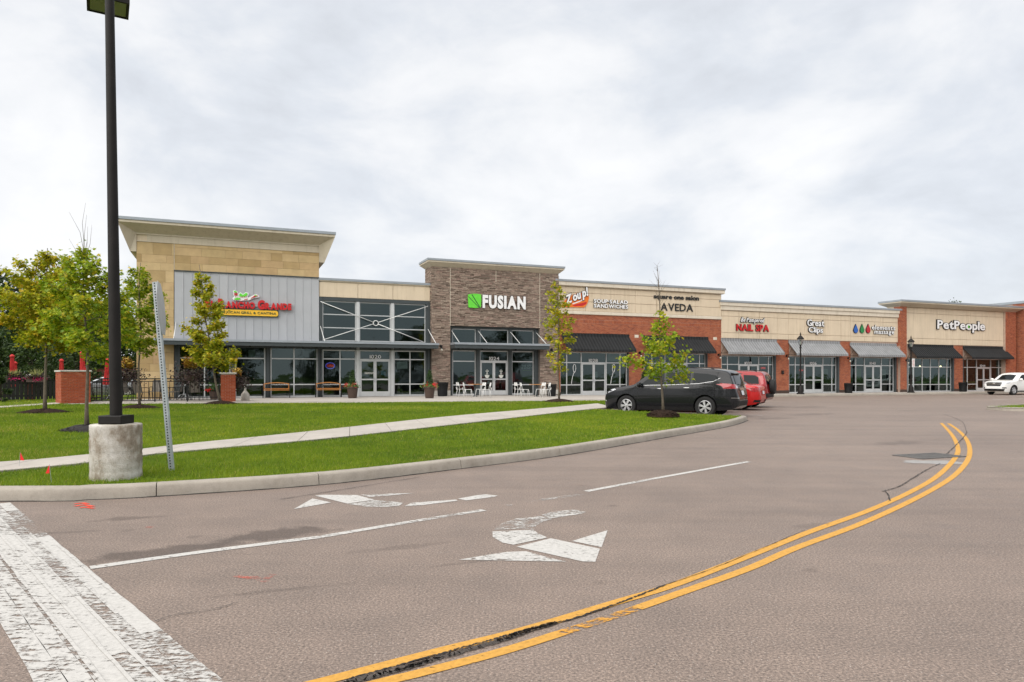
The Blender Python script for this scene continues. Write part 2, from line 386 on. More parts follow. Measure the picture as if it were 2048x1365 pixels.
def paint(name, col, thr, soft, sc, dirt=.25, hi=30):
    t = NT(name); rnd = t.n('ShaderNodeObjectInfo').outputs['Random']
    n1 = t.noise(1.0, 7, .72, sc=sc); n2 = t.noise(hi, 4, .7); n3 = t.noise(.8, 3, .5)
    v = t.math('ADD', t.math('ADD', t.math('MULTIPLY', n1, .62), t.math('MULTIPLY', n2, .28)), t.math('MULTIPLY', n3, .34))
    v = t.math('ADD', v, t.math('MULTIPLY', t.math('SUBTRACT', rnd, .5), .06))
    a = t.ramp(v, [(thr-soft, 0.0), (thr+soft, 1.0)])
    c = t.mix(1.0, col, t.ramp(n2, [(.25, 1-dirt), (.6, 1.0)]), 'MULTIPLY')
    b = t.pbr(c, .8, 0, t.bump(n2, .3, .004), .3)
    tr = t.n('ShaderNodeBsdfTransparent'); ms = t.n('ShaderNodeMixShader')
    t.l(a, ms.inputs[0]); t.l(tr.outputs[0], ms.inputs[1]); t.l(b.outputs[0], ms.inputs[2]); t.l(ms.outputs[0], t.out.inputs[0])
WHITE = (.47,.455,.43)
paint('paint_fresh', WHITE, .55, .03, (7, 26, 1)); paint('paint_worn', WHITE, .60, .03, (7, 26, 1)); paint('paint_heavy', WHITE, .62, .035, (9, 30, 1))
paint('paint_faint', WHITE, .70, .05, (8, 30, 1)); paint('paint_yellow', (.54,.285,.055), .515, .03, (9, 24, 1), .32)
paint('paint_yellow_worn', (.56,.275,.045), .60, .035, (9, 24, 1), .22); paint('survey_red', (.72,.075,.04), .58, .09, (10, 14, 1)); paint('survey_faint', (.62,.10,.06), .70, .14, (10, 14, 1))
def concrete(name, col, rust=.0):
    t = NT(name); a = t.noise(.9, 5, .6); b = t.noise(7, 6, .7); f = t.noise(90, 3, .7)
    c = t.ramp(a, [(.3, tuple(x*.86 for x in col)), (.7, tuple(x*1.08 for x in col))])
    c = t.mix(1.0, c, t.ramp(b, [(.25, .82), (.5, 1.0), (.8, 1.08)]), 'MULTIPLY'); c = t.mix(1.0, c, t.ramp(f, [(.3, .88), (.7, 1.06)]), 'MULTIPLY')
    if rust:
        r = t.ramp(t.noise(3.1, 6, .75, off=(4, 2, 7)), [(.52, 0.0), (.66, rust)]); c = t.mix(r, c, (.12,.085,.05))
    t.pbr(c, .88, 0, t.bump(f, .25, .004), .3)
concrete('concrete_walk', (.40,.365,.325)); concrete('concrete_kerb', (.335,.30,.255), .18)
simple('joint_dark', (.06,.05,.045), .95, 0, .3, 10); simple('crack_dark', (.018,.016,.015), .95, 0, .4, 30); simple('pale_patch', (.26,.25,.24), .9, 0, .15, 8)
t = NT('pole_base_concrete')
a = t.noise(4.2, 6, .7, sc=(1,1,.6)); b = t.noise(13, 6, .8); f = t.noise(80, 3, .6)
c = t.ramp(a, [(.28, (.15,.115,.08)), (.42, (.28,.24,.19)), (.50, (.40,.37,.32)), (.66, (.54,.52,.48))])
c = t.mix(t.ramp(b, [(.56, 0.0), (.72, .65)]), c, (.12,.105,.085)); c = t.mix(1.0, c, t.ramp(f, [(.3, .85), (.7, 1.08)]), 'MULTIPLY')
pw = t.n('ShaderNodeTexCoord').outputs['Object']; spz = t.n('ShaderNodeSeparateXYZ'); t.l(pw, spz.inputs[0])
t.pbr(c, .9, 0, t.bump(t.math('ADD', b, f), .6, .012), .3)
t = NT('lawn_soil'); a = t.noise(.5, 4, .6); b = t.noise(9, 5, .7)
c = t.ramp(a, [(.3, (.065,.105,.010)), (.7, (.10,.145,.014))]); c = t.mix(1.0, c, t.ramp(b, [(.3, .6), (.7, 1.2)]), 'MULTIPLY'); t.pbr(c, 1, 0, t.bump(b, .6, .03), .1)
t = NT('grass_blade'); at = t.n('ShaderNodeAttribute', attribute_name='tint')
c = t.ramp(at.outputs['Fac'], [(0, (.078,.145,.008)), (.35, (.150,.235,.011)), (.7, (.235,.310,.015)), (.9, (.31,.34,.022)), (1, (.42,.36,.09))])
pb = t.pbr(c, .6, 0, None, .25); tl = t.n('ShaderNodeBsdfTranslucent'); t.l(c, tl.inputs[0]); ms = t.n('ShaderNodeMixShader'); ms.inputs[0].default_value = .35
t.l(pb.outputs[0], ms.inputs[1]); t.l(tl.outputs[0], ms.inputs[2]); t.l(ms.outputs[0], t.out.inputs[0])
t = NT('mulch'); a = t.noise(28, 5, .75, sc=(1,2.4,1)); t.pbr(t.ramp(a, [(.3, (.012,.008,.006)), (.55, (.045,.028,.020)), (.75, (.10,.065,.045))]), 1, 0, t.bump(a, 1, .04), .1)
t = NT('far_ground'); a = t.noise(.1, 5, .6); t.pbr(t.ramp(a, [(.3, (.05,.09,.02)), (.7, (.09,.12,.035))]), 1, 0, None, .1)

# ---------------------------------------------------------------- ground, road
g = MB().add([(-700,-500,-.05),(700,-500,-.05),(700,900,-.05),(-700,900,-.05)], [(0,1,2,3)]); tag(g.build('ground', 'far_ground'), kind='structure')
g = MB().add([(-60,-30,0),(110,-30,0),(110,86,0),(-60,86,0)], [(0,1,2,3)]); road = tag(g.build('road', 'asphalt'), kind='structure')

def zl(x, y):                                  # lawn height: from the kerb up to the shop walk
    t_ = min(max((y-float(np.interp(x, KX, KY)))/14.0, 0), 1); return .15+.10*t_*t_*(3-2*t_)
KERB = [(-40, 8.6), (-14, 8.35), (-6.1, 8.37), (-5.2, 8.47), (-4.41, 8.71), (-2.56, 9.68), (-.84, 11.29), (.84, 13.04), (2.45, 15.2), (4.04, 17.4), (5.94, 20.0), (7.1, 21.9), (7.75, 23.2)]
kpath = catmull(KERB, 10); KX = [p[0] for p in KERB]; KY = [p[1] for p in KERB]
nose = [Vector((7.75+.0, 23.2))]
cx, cy, rr = 7.42, 23.55, .48
nose = [Vector((cx+rr*math.cos(a), cy+rr*math.sin(a))) for a in [R(q) for q in range(-25, 75, 12)]]
back = [Vector((7.3, 24.08)), Vector((5.4, 25.3)), Vector((3.55, 26.5)), Vector((3.25, 26.9)), Vector((3.35, 27.35))]
stallk = [Vector((3.35+.447*q, 27.35+.894*q)) for q in (2, 5, 8, 11, 14, 17, 19.4)]
pk = F(S(1560, 2.84), 2.84)
j0 = F(21.3, 2.84)
walkk = [Vector(F(q, 2.84)) for q in (21.3, 24, 28, 32, 36, 40, 44, 48, 52, 56, 60, 66)]
kerb_all = [Vector(p[:2]) for p in kpath[:-1]]+nose+back+stallk+walkk
# resample
def resample(path, step):
    out = [path[0]]; acc = 0
    for a, b in zip(path, path[1:]):
        L_ = (b-a).length
        if L_ < 1e-6: continue
        d = step-acc
        while d <= L_: out.append(a.lerp(b, d/L_)); d += step
        acc = (acc+L_) % step if False else L_-(d-step)
    out.append(path[-1]); return out
kr = resample(kerb_all, .25)
kerb = tag(link('kerb', None), kind='structure')
def sweep(path, prof, name, mat, parent, zf=lambda x, y: 0.0):
    n = len(prof); vs_ = []
    for i, p in enumerate(path):
        a = path[max(i-1, 0)]; b = path[min(i+1, len(path)-1)]; t_ = (b-a).normalized()
        for d, z in prof: vs_.append((p.x-t_.y*d, p.y+t_.x*d, z+zf(p.x, p.y)))
    fs = []
    for i in range(len(path)-1):
        for j in range(n):
            k = (j+1) % n; fs.append((i*n+j, i*n+k, (i+1)*n+k, (i+1)*n+j))
    fs += [tuple(range(n)), tuple(range((len(path)-1)*n, len(path)*n))]
    return MB().add(vs_, fs).build(name, mat, parent, smooth=35)
kprof = [(0, -.02), (.012, .06), (.022, .118), (.034, .140), (.058, .152), (.19, .156), (.19, -.02)]
seg = 12; i = 0; seen = [G(315, 993), G(653, 969), G(920, 938), G(1114, 913), G(1249, 890)]
cuts = sorted({min(range(len(kr)), key=lambda q: (kr[q]-Vector(p)).length) for p in seen})
full = [0]+cuts
k0 = cuts[0]
lst = []
q = k0
while q > 14: q -= 13; lst.append(q)
full = sorted(set([0]+lst+cuts))
q = cuts[-1]
while q < len(kr)-14: q += 12; full.append(q)
full.append(len(kr)-1)
for a, b in zip(full, full[1:]):
    if b-a < 2: continue
    pth = [p.copy() for p in kr[a:b+1]]
    d = (pth[1]-pth[0]).normalized(); pth[0] = pth[0]+d*.006; d = (pth[-1]-pth[-2]).normalized(); pth[-1] = pth[-1]-d*.006
    sweep(pth, kprof, 'kerb_stone', 'concrete_kerb', kerb)
sweep(kr, [(.03, -.03), (.03, .10), (.17, .12), (.17, -.03)], 'joint_filler', 'joint_dark', kerb)
sw = kr[:int(len(kr)*.62)]
sweep(sw, [(-.035, .001), (-.035, .005), (.004, .006), (.004, .001)], 'gutter_crack', 'crack_dark', kerb, lambda x, y: -.002+.004*math.sin(x*9.0)*math.sin(x*4.1+y*7))

# lawn
kin = offset2(kr, .17)
nb_ = min(range(len(kr)), key=lambda q: (kr[q]-back[-1]).length)
PLZ = [(-60, 26.5), (-26, 29.6), (-20, 30.8), (-17, 31.2), (-9, 32.2), (-.6, 34.2), (2.6, 35.0)]
lawn_poly = [Vector(p) for p in kin[:nb_]]+[Vector((3.3, 27.4)), Vector((5.0, 31.0)), Vector((6.7, 34.6)), Vector((5.6, 35.4))]+[Vector(p) for p in PLZ[::-1]]+[Vector((-60, 8.6))]
lp = []
for p in lawn_poly:
    if not lp or (p-lp[-1]).length > .12: lp.append(p)
vv, ff = cdt(lp, 1.1)
g = MB(); g.add([(p.x, p.y, zl(p.x, p.y)-.012) for p in vv], ff)
lawn = tag(g.build('lawn', 'lawn_soil', smooth=True), kind='structure')
lawn_left = MB(); lawn_left.add([(-60, 26.5, .24), (-26, 29.6, .25), (-20, 30.8, .252), (-22.0, 60, .25), (-60, 60, .25)], [(0,1,2,3,4)])
tag(lawn_left.build('lawn', 'lawn_soil'), kind='structure')

# diagonal walk across the lawn, slab by slab
WC = [(-40, 7.0+.0), (-20, 9.35), (-7.5, 10.55), (-6.15, 12.65-.05), (-4.3, 14.9), (-1.4, 20.3), (1.6, 26.3), (3.4, 29.2), (4.6, 31.2)]
WT = [G(0,921,.2), G(185,908,.2), G(343,890,.2), G(600,866,.21), G(900,834.5,.23), G(1100,817,.24), G(1195,808.5,.24)]
WB = [G(0,938,.2), G(180,922,.2), G(343,902.5,.2), G(640,878,.21), G(960,843.5,.23), G(1150,822.5,.24), G(1226,815,.24)]
def at_len(path, n): 
    path = [Vector(p[:2]) for p in path]; L_ = [0]
    for a, b in zip(path, path[1:]): L_.append(L_[-1]+(b-a).length)
    out = []
    for i in range(n+1):
        d = L_[-1]*i/n; k = 0
        while k < len(L_)-2 and d > L_[k+1]: k += 1
        out.append(path[k].lerp(path[k+1], (d-L_[k])/(L_[k+1]-L_[k])))
    return out
def ext(path, d):
    a, b = Vector(path[0]), Vector(path[1]); return [tuple(a+(a-b).normalized()*d)]+path
WT, WB = ext(catmull(WT, 4), 14), ext(catmull(WB, 4), 14)
wt, wb = at_len(WT, 26), at_len(WB, 26)
walk = tag(link('footpath', None), kind='structure')
walk_poly = [(p.x, p.y) for p in wt]+[(p.x, p.y) for p in wb[::-1]]
for a, b, c, d in zip(wt, wt[1:], wb[1:], wb):
    cen = (a+b+c+d)/4; sh = .988
    poly = [cen+(p-cen)*sh for p in (d, c, b, a)]
    g = MB(); n = 4
    g.add([(p.x, p.y, zl(p.x, p.y)-.06) for p in poly]+[(p.x, p.y, zl(p.x, p.y)+.022) for p in poly], [(3,2,1,0),(4,5,6,7)]+[(i, (i+1) % 4, 4+(i+1) % 4, 4+i) for i in range(4)])
    g.build('slab', 'concrete_walk', walk)
g = MB(); n = len(wt)
g.add([(p.x, p.y, zl(p.x, p.y)+.008) for p in wt]+[(p.x, p.y, zl(p.x, p.y)+.008) for p in wb], [(i, i+1, n+i+1, n+i) for i in range(n-1)])
g.build('joint_filler', 'joint_dark', walk)
# thin walk at far left
FW = [G(-260, 838, .25), G(0, 816.5, .25), G(60, 812.5, .25), G(116, 809, .25)]; FW2 = [G(-260, 833, .25), G(0, 813.2, .25), G(60, 809.5, .25), G(130, 805, .25)]
g = MB(); n = 4; g.add([(x, y, .268) for x, y in FW]+[(x, y, .268) for x, y in FW2], [(i, i+1, n+i+1, n+i) for i in range(n-1)])
tag(g.build('footpath', 'concrete_walk'), kind='structure')

# shop walk (plaza) in front of the facade
def zp(s): return .25-.12*min(max((s-6)/14, 0), 1)
plaza_poly = [Vector(p) for p in PLZ[2:]]+[Vector((5.6, 35.4)), Vector((6.7, 34.6)), Vector((5.0, 31.0)), Vector((3.45, 27.5))]+[p+Vector((.0, 0)) for p in offset2([Vector((3.35, 27.35))]+stallk+walkk, .10)]+[Vector(F(66, -1.0)), Vector(F(-14, -1.0))]
def fs_of(x, y): dx, dy = x-FX0, y-FY0; return dx*CA+dy*SA, dx*SA-dy*CA
vv, ff = cdt(plaza_poly, 1.5)
g = MB(); nv = len(vv)
g.add([(p.x, p.y, zp(fs_of(p.x, p.y)[0])-.004) for p in vv], ff)
plaza = tag(g.build('pavement', 'concrete_walk'), kind='structure')
rs = random.Random(5)
for i in range(-9, 38):
    for j in range(-1, 5):
        s0, s1, o0, o1 = i*1.8, i*1.8+1.79, j*1.8+.02, j*1.8+1.81
        cs = [(s0, o1), (s1, o1), (s1, o0), (s0, o0)]; w = [F(*q) for q in cs]
        if not all(inside(q, plaza_poly) for q in w): continue
        g = MB(); dz = rs.uniform(0, .003)
        g.add([(x, y, zp(q[0])-.02) for (x, y), q in zip(w, cs)]+[(x, y, zp(q[0])+.012+dz) for (x, y), q in zip(w, cs)], [(3,2,1,0),(4,5,6,7)]+[(a, (a+1) % 4, 4+(a+1) % 4, 4+a) for a in range(4)])
        g.build('slab', 'concrete_walk', plaza)

# small kerbed island at the right edge
isl = [Vector((21.2, 29.8)), Vector((20.95, 30.6)), Vector((21.3, 31.3)), Vector((24, 33.2)), Vector((30, 37)), Vector((33, 33)), Vector((25.5, 30.0)), Vector((22.2, 29.3))]
isl = [Vector(p) for p in catmull([q.to_3d() for q in isl+[isl[0]]], 5)][:-1]; isl = [p.to_2d() for p in isl]
tagi = tag(link('kerb', None), kind='structure')
for a in range(0, len(isl), 8):
    sweep([isl[k % len(isl)] for k in range(a, a+9)], [(-x_, z_) for x_, z_ in kprof], 'kerb_stone', 'concrete_kerb', tagi)
ivv, iff = cdt([p for p in isl], .8)
tag(MB().add([(p.x, p.y, .135) for p in ivv], iff).build('lawn', 'lawn_soil'), kind='structure')

# ---------------------------------------------------------------- painted markings (parts of the road)
def ribbon(path, w, z, name, mat, n=None, jit=0.0, seed=1):
    rj = random.Random(seed); path = [Vector(p[:2]) for p in path]
    L_ = offset2(path, w/2); Rr = offset2(path, -w/2)
    g = MB(); k = len(path)
    ws = [(rj.uniform(-jit, jit), rj.uniform(-jit, jit)) for _ in path]
    a = [p.lerp(q, ws[i][0]) for i, (p, q) in enumerate(zip(L_, Rr))]; b = [q.lerp(p, ws[i][1]) for i, (p, q) in enumerate(zip(L_, Rr))]
    g.add([(p.x, p.y, z) for p in a]+[(p.x, p.y, z) for p in b], [(i, k+i, k+i+1, i+1) for i in range(k-1)])
    return g.build(name, mat, road, fix=False)
def sheet(px, z, name, mat, st=None):
    g = MB(); pts = [G(*p) for p in px]; g.add([(x, y, z) for x, y in pts], [tuple(range(len(pts)))])
    o = g.build(name, mat, road)
    return o
Y1 = [(560,1385),(646,1364),(878,1303.5),(1050,1260.5),(1221.6,1209),(1350,1170),(1500,1112),(1618,1065),(1737,1022),(1826,982),(1879.5,949),(1912,913.6),(1915,893),(1903,869),(1882.5,846.8)]
Y2 = [(690,1385),(779,1362),(843.5,1346.5),(1006.8,1303.5),(1135.7,1263),(1243,1228),(1372,1183),(1500,1137),(1594,1096),(1737,1042),(1855.7,985),(1915,946),(1939,910.6),(1934,881),(1915,860),(1897,847.7)]
y1 = catmull([Vector(G(*p)+(0,)) for p in Y1], 8); y2 = catmull([Vector(G(*p)+(0,)) for p in Y2], 8)
ribbon(y1, .085, .004, 'yellow_line', 'paint_yellow')
w0 = next(i for i, p in enumerate(y2) if p.x > G(1120,1263)[0]); w1 = next(i for i, p in enumerate(y2) if p.x > G(1275,1220)[0])
ribbon(y2[:w0+1], .085, .004, 'yellow_line', 'paint_yellow'); ribbon(y2[w0:w1+1], .08, .004, 'yellow_line', 'paint_yellow_worn'); ribbon(y2[w1:], .085, .004, 'yellow_line', 'paint_yellow')
ribbon(catmull([Vector(G(*p)+(0,)) for p in [(180,1136.5),(410,1104),(640,1075)]], 6), .105, .004, 'lane_line', 'paint_fresh')
ribbon(catmull([Vector(G(*p)+(0,)) for p in [(640,1075),(800,1048),(968,1021)]], 6), .10, .004, 'lane_line', 'paint_worn')
ribbon([G(1015,1012), G(1090,999)], .09, .004, 'lane_line', 'paint_faint'); ribbon([G(1080,1001), G(1165,989.5)], .10, .004, 'lane_line', 'paint_heavy')
ribbon([G(1172,983.5), G(1330,954), G(1497,924)], .10, .004, 'lane_line', 'paint_fresh')
# turn arrow, near lane
def c3(x, y): return (560+x*.3418, 900+y*.3418)
arrow = link('turn_arrow', None, road)
def asheet(par, pts, mat):
    g = MB(); q = [G(*c3(*p)) for p in pts]; g.add([(x, y, .004) for x, y in q], [tuple(range(len(q)))]); return g.build('arrow_piece', mat, par)
asheet(arrow, [(1530,383),(1590,365),(1720,352),(1790,366),(1760,377),(1580,404)], 'paint_worn')
asheet(arrow, [(1250,468),(1300,432),(1385,404),(1520,390),(1592,407),(1545,420),(1500,445),(1484,466)], 'paint_worn')
asheet(arrow, [(1243,480),(1484,470),(1510,492),(1566,516),(1365,558),(1300,545),(1245,512)], 'paint_fresh')
asheet(arrow, [(1385,570),(1585,520),(1872,582),(1845,658),(1770,656)], 'paint_fresh')
asheet(arrow, [(1708,536),(1917,473),(1882,572)], 'paint_fresh')
asheet(arrow, [(1045,646),(1200,620),(1330,600),(1440,596),(1560,630),(1675,657),(1400,652)], 'paint_worn')
arrow = link('turn_arrow', None, road)
asheet(arrow, [(80,349),(190,287),(300,310)], 'paint_fresh'); asheet(arrow, [(205,270),(250,265),(450,266),(552,294),(395,317)], 'paint_fresh')
asheet(arrow, [(470,265),(640,258),(785,255),(640,270),(525,278)], 'paint_fresh'); asheet(arrow, [(400,319),(560,296),(640,303),(720,312),(695,332),(600,337),(500,334)], 'paint_worn')
asheet(arrow, [(728,332),(770,312),(1030,293),(1040,300),(830,326)], 'paint_worn'); asheet(arrow, [(1040,288),(1150,268),(1200,262),(1275,270),(1255,277),(1090,298)], 'paint_worn')
# stop bar: several passes of a four-inch liner
A0 = Vector(G(20, 1006)); A1 = Vector(G(452, 1368)); dv = (A1-A0).normalized(); pv = Vector((dv.y, -dv.x))
if pv.x > 0: pv = -pv
A1 = A1+dv*1.2; rs = random.Random(9)
stop = link('stop_bar', None, road)
def strip(o0, o1, t0, t1, z, mat):
    n_ = 30; pts = [A0+dv*((A1-A0).length*(t0+(t1-t0)*i/n_)) for i in range(n_+1)]
    g = MB(); g.add([tuple(p+pv*(o0+rs.uniform(-.004, .004)))+(z,) for p in pts]+[tuple(p+pv*(o1+rs.uniform(-.004, .004)))+(z,) for p in pts], [(i, n_+1+i, n_+2+i, i+1) for i in range(n_)])
    g.build('paint_strip', mat, stop, fix=False)
w = .64
strip(.0, .115, 0, .08, .004, 'paint_fresh'); strip(.0, .115, .08, .30, .004, 'paint_heavy'); strip(.0, .115, .30, .72, .004, 'paint_fresh'); strip(.0, .115, .72, 1, .004, 'paint_heavy')
strip(.115, .22, 0, .62, .004, 'paint_worn'); strip(.115, .22, .62, 1, .004, 'paint_heavy'); strip(.22, .33, 0, .75, .004, 'paint_fresh'); strip(.22, .33, .75, 1, .004, 'paint_worn'); strip(.33, .43, 0, 1, .004, 'paint_fresh')
strip(.43, .465, .0, 1, .004, 'paint_heavy'); strip(.465, .56, 0, 1, .004, 'paint_fresh'); strip(.56, .68, 0, 1, .004, 'paint_worn')
for o_, t0, t1 in ((.108, .22, .66), (.215, .02, .9), (.322, .0, 1.0), (.425, .05, 1.0), (.012, .36, .60)):
    strip(o_, o_+.022, t0, t1, .0075, 'paint_fresh')
# parking stall lines
for k in range(0, 6):
    bx, by = 8.4+1.3*k, 25.4+2.6*k; px_, py_ = .52*1.45, .85*1.45
    ribbon([(bx+px_+.3, by+py_-.2), (bx+px_-4.4, by+py_+2.7)], .1, .004, 'stall_line', 'paint_worn')
for p in ([(1985,800),(2080,797)], [(1955,789.5),(1995,787.2)], [(2010,793.5),(2090,791)]):
    ribbon([G(*q) for q in p], .12, .004, 'stall_line', 'paint_fresh')
# red survey paint
rs = random.Random(3)
for pts in ([(149,1009),(166,1007),(175,1009)], [(150,1013.5),(168,1011),(186,1014)], [(160,1017),(174,1015.5),(187,1018)], [(470,1153),(500,1157),(512,1155)], [(508,1155),(522,1161),(534,1165)], [(530,1160),(546,1150)], [(294,1055),(304,1056)]):
    ribbon(catmull([Vector(G(*p)+(0,)) for p in pts], 4), .05, .0045, 'survey_mark', 'survey_red' if pts[0][0] < 200 else 'survey_faint', jit=.15)
# cracks
paint('crack_rough', (.070,.060,.052), .56, .12, (26, 30, 1), .5, 45); simple('crack_grey', (.055,.048,.043), .95, 0, .4, 30)
def crack(px, w, seed, n=14, jit=.35, z=.008, mat='crack_dark'):
    rj = random.Random(seed); pts = catmull([Vector(G(*p)+(0,)) for p in px], n)
    pts = [Vector((p.x+rj.gauss(0, min(w*.2, .006)), p.y+rj.gauss(0, min(w*.2, .006)))) for p in pts]
    ribbon(pts, w, z, 'crack', mat, jit=jit, seed=seed)
crack([(690,1369),(800,1341),(878,1318),(1000,1283),(1060,1262),(1110,1248)], .048, 1, 40, .12, mat='crack_rough'); crack([(1060,1262),(1160,1235),(1270,1196),(1330,1172)], .014, 2, 40, .4); crack([(1330,1172),(1420,1141),(1520,1100),(1610,1062)], .006, 3, 14, .4)
crack([(700,1360),(860,1316),(1000,1277),(1060,1259)], .012, 12, 40, .4, mat='crack_dark')
crack([(1765,984),(1800,973),(1826,957),(1860,937),(1880,928)], .016, 4, 24, .45, mat='crack_grey'); crack([(1890,912),(1905,898),(1925,878),(1934,866)], .018, 5, 24, .45, mat='crack_grey')
crack([(1934,866),(1925,845),(1905,835),(1885,829)], .012, 6, 14, .4, mat='crack_grey'); crack([(1780,1003),(1776,990),(1770,984)], .012, 7); crack([(560,1000),(700,978),(840,955)], .012, 8, 10)
crack([(310,1245),(350,1232),(420,1222),(475,1207)], .006, 13, 20, .4, mat='crack_grey')
# storm drain grate set in the asphalt
gc = Vector(G(1858, 913)); simple('grate_iron', (.12,.115,.11), .7, .2, .2, 12); dr = empty('storm_drain', (gc.x, gc.y, 0), R(20), 'iron storm drain grate sunk in cracked asphalt beside the yellow lines', 'drain')
g = MB(); g.box(-.55, .55, -.32, -.28, .002, .016).box(-.55, .55, .28, .32, .002, .016).box(-.55, -.51, -.279, .279, .002, .016).box(.51, .55, -.279, .279, .002, .016); g.build('grate_frame', 'grate_iron', dr)
for i in range(13): MB().box(-.49+i*.078, -.455+i*.078, -.278, .278, .003, .013).build('grate_bar', 'grate_iron', dr)
MB().box(-.5, .5, -.277, .277, .001, .0025).build('grate_well', 'crack_grey', dr)
g = MB(); rj = random.Random(4); pts = [(math.cos(a)*(.62+rj.uniform(-.12,.12)), math.sin(a)*(.34+rj.uniform(-.08,.08))) for a in [2*math.pi*i/22 for i in range(22)]]
pc = Vector(G(1868, 925)); g.add([(pc.x+x*.8, pc.y+y*.8, .0028) for x, y in pts], [tuple(range(22))]); g.build('patch', 'pale_patch', road)

# ---------------------------------------------------------------- grass blades (one mass)
MULCH = []      # (x, y, rx, ry)
def mulch_px(u, v, rx, ry): x, y = G(u, v, .2 if v > 815 else .25); MULCH.append((x, y, rx, ry)); return x, y

# ---------------------------------------------------------------- building helpers (coordinates: s along, y = -out, z up)
rb = random.Random(21)
def bricks(g, s0, s1, z0, z1, y, soldier=False, side=None):
    """running-bond bricks standing 8 mm proud of the wall face; side=x builds them on the plane x"""
    L_, h, jt = (.203, .057, .011) if not soldier else (.057, .203, .011)
    z = z0; r = 0
    while z < z1-.02:
        zt = min(z+h, z1); x = s0-(0 if (r % 2 == 0 or soldier) else (L_+jt)/2)
        while x < s1-.01:
            a, b = max(x, s0), min(x+L_, s1)
            if b-a > .02:
                p = .008+rb.uniform(-.002, .003)
                if side is None:
                    q = [(a,y,z),(b,y,z),(b,y,zt),(a,y,zt),(a,y-p,z),(b,y-p,z),(b,y-p,zt),(a,y-p,zt)]
                else:
                    q = [(side,a,z),(side,b,z),(side,b,zt),(side,a,zt),(side-p,a,z),(side-p,b,z),(side-p,b,zt),(side-p,a,zt)]
                g.add(q, [(4,5,6,7),(0,1,5,4),(1,2,6,5),(2,3,7,6),(3,0,4,7)])
            x += L_+jt
        z += h+jt; r += 1
def ledges(g, s0, s1, z0, z1, y, side=None):
    z = z0
    while z < z1-.015:
        h = rb.choice((.032, .04, .045, .05, .06)); zt = min(z+h, z1); x = s0-rb.uniform(0, .2)
        while x < s1-.01:
            w = rb.uniform(.14, .48); a, b = max(x, s0), min(x+w, s1)
            if b-a > .015:
                p = rb.uniform(.006, .034); e_ = .003
                if side is None:
                    q = [(a+e_,y,z+e_),(b-e_,y,z+e_),(b-e_,y,zt),(a+e_,y,zt),(a+e_,y-p,z+e_),(b-e_,y-p,z+e_),(b-e_,y-p,zt),(a+e_,y-p,zt)]
                else:
                    q = [(side,a+e_,z+e_),(side,b-e_,z+e_),(side,b-e_,zt),(side,a+e_,zt),(side-p,a+e_,z+e_),(side-p,b-e_,z+e_),(side-p,b-e_,zt),(side-p,a+e_,zt)]
                g.add(q, [(4,5,6,7),(0,1,5,4),(1,2,6,5),(2,3,7,6),(3,0,4,7)])
            x += w
        z = zt
def panels(root, s0, s1, z0, z1, xs, zs, mat='stucco', y0=-.05, y1=0.0, name='panel', gap=.010):
    X = [s0]+sorted(xs)+[s1]; Z = [z0]+sorted(zs)+[z1]
    for a, b in zip(X, X[1:]):
        for c, d in zip(Z, Z[1:]): MB().bbox(a+gap, b-gap, y0, y1, c+gap, d-gap, .012).build(name, mat, root)
def cornice(root, s0, s1, y0, y1, prof, mat, name, cap=True):
    """profile (overhang, z) carried round a rectangle"""
    g = MB(); vs_ = []
    for ov, z in prof: vs_ += [(s0-ov, y0-ov, z), (s1+ov, y0-ov, z), (s1+ov, y1+ov, z), (s0-ov, y1+ov, z)]
    fs = [(4*i+j, 4*i+(j+1) % 4, 4*i+4+(j+1) % 4, 4*i+4+j) for i in range(len(prof)-1) for j in range(4)]
    fs += [(3,2,1,0), tuple(4*(len(prof)-1)+j for j in range(4))]
    g.add(vs_, fs); return g.build(name, mat, root)
def shell(root, s0, s1, z0, ztop, depth, mat='stucco_light', y0=.02, front_gap=None):
    g = MB(); g.box(s0+.02, s0+.2, y0+.3, depth, z0, ztop).box(s1-.2, s1-.02, y0+.3, depth, z0, ztop).box(s0+.2, s1-.2, depth-.2, depth, z0, ztop).box(s0+.2, s1-.2, y0+.3, depth-.2, ztop-1.2, ztop-.95)
    return g.build('shell', mat, root)
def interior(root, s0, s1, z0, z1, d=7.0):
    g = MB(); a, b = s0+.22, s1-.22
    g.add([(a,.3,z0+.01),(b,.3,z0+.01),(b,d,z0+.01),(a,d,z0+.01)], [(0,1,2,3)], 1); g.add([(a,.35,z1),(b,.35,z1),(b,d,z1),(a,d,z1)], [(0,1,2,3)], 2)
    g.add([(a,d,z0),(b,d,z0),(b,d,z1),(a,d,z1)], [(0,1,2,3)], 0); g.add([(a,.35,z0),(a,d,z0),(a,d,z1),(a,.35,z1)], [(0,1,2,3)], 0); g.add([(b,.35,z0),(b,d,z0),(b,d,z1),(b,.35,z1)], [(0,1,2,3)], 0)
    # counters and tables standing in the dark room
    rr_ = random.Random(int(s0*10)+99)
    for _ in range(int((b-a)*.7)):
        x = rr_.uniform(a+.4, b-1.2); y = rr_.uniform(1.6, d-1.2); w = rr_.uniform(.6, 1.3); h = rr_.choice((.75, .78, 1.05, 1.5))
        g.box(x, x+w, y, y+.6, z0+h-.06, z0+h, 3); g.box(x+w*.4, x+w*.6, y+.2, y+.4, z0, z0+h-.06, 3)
    return g.build('interior', ['interior_wall', 'interior_floor', 'interior_ceiling', 'poster_dark'], root, fix=False)
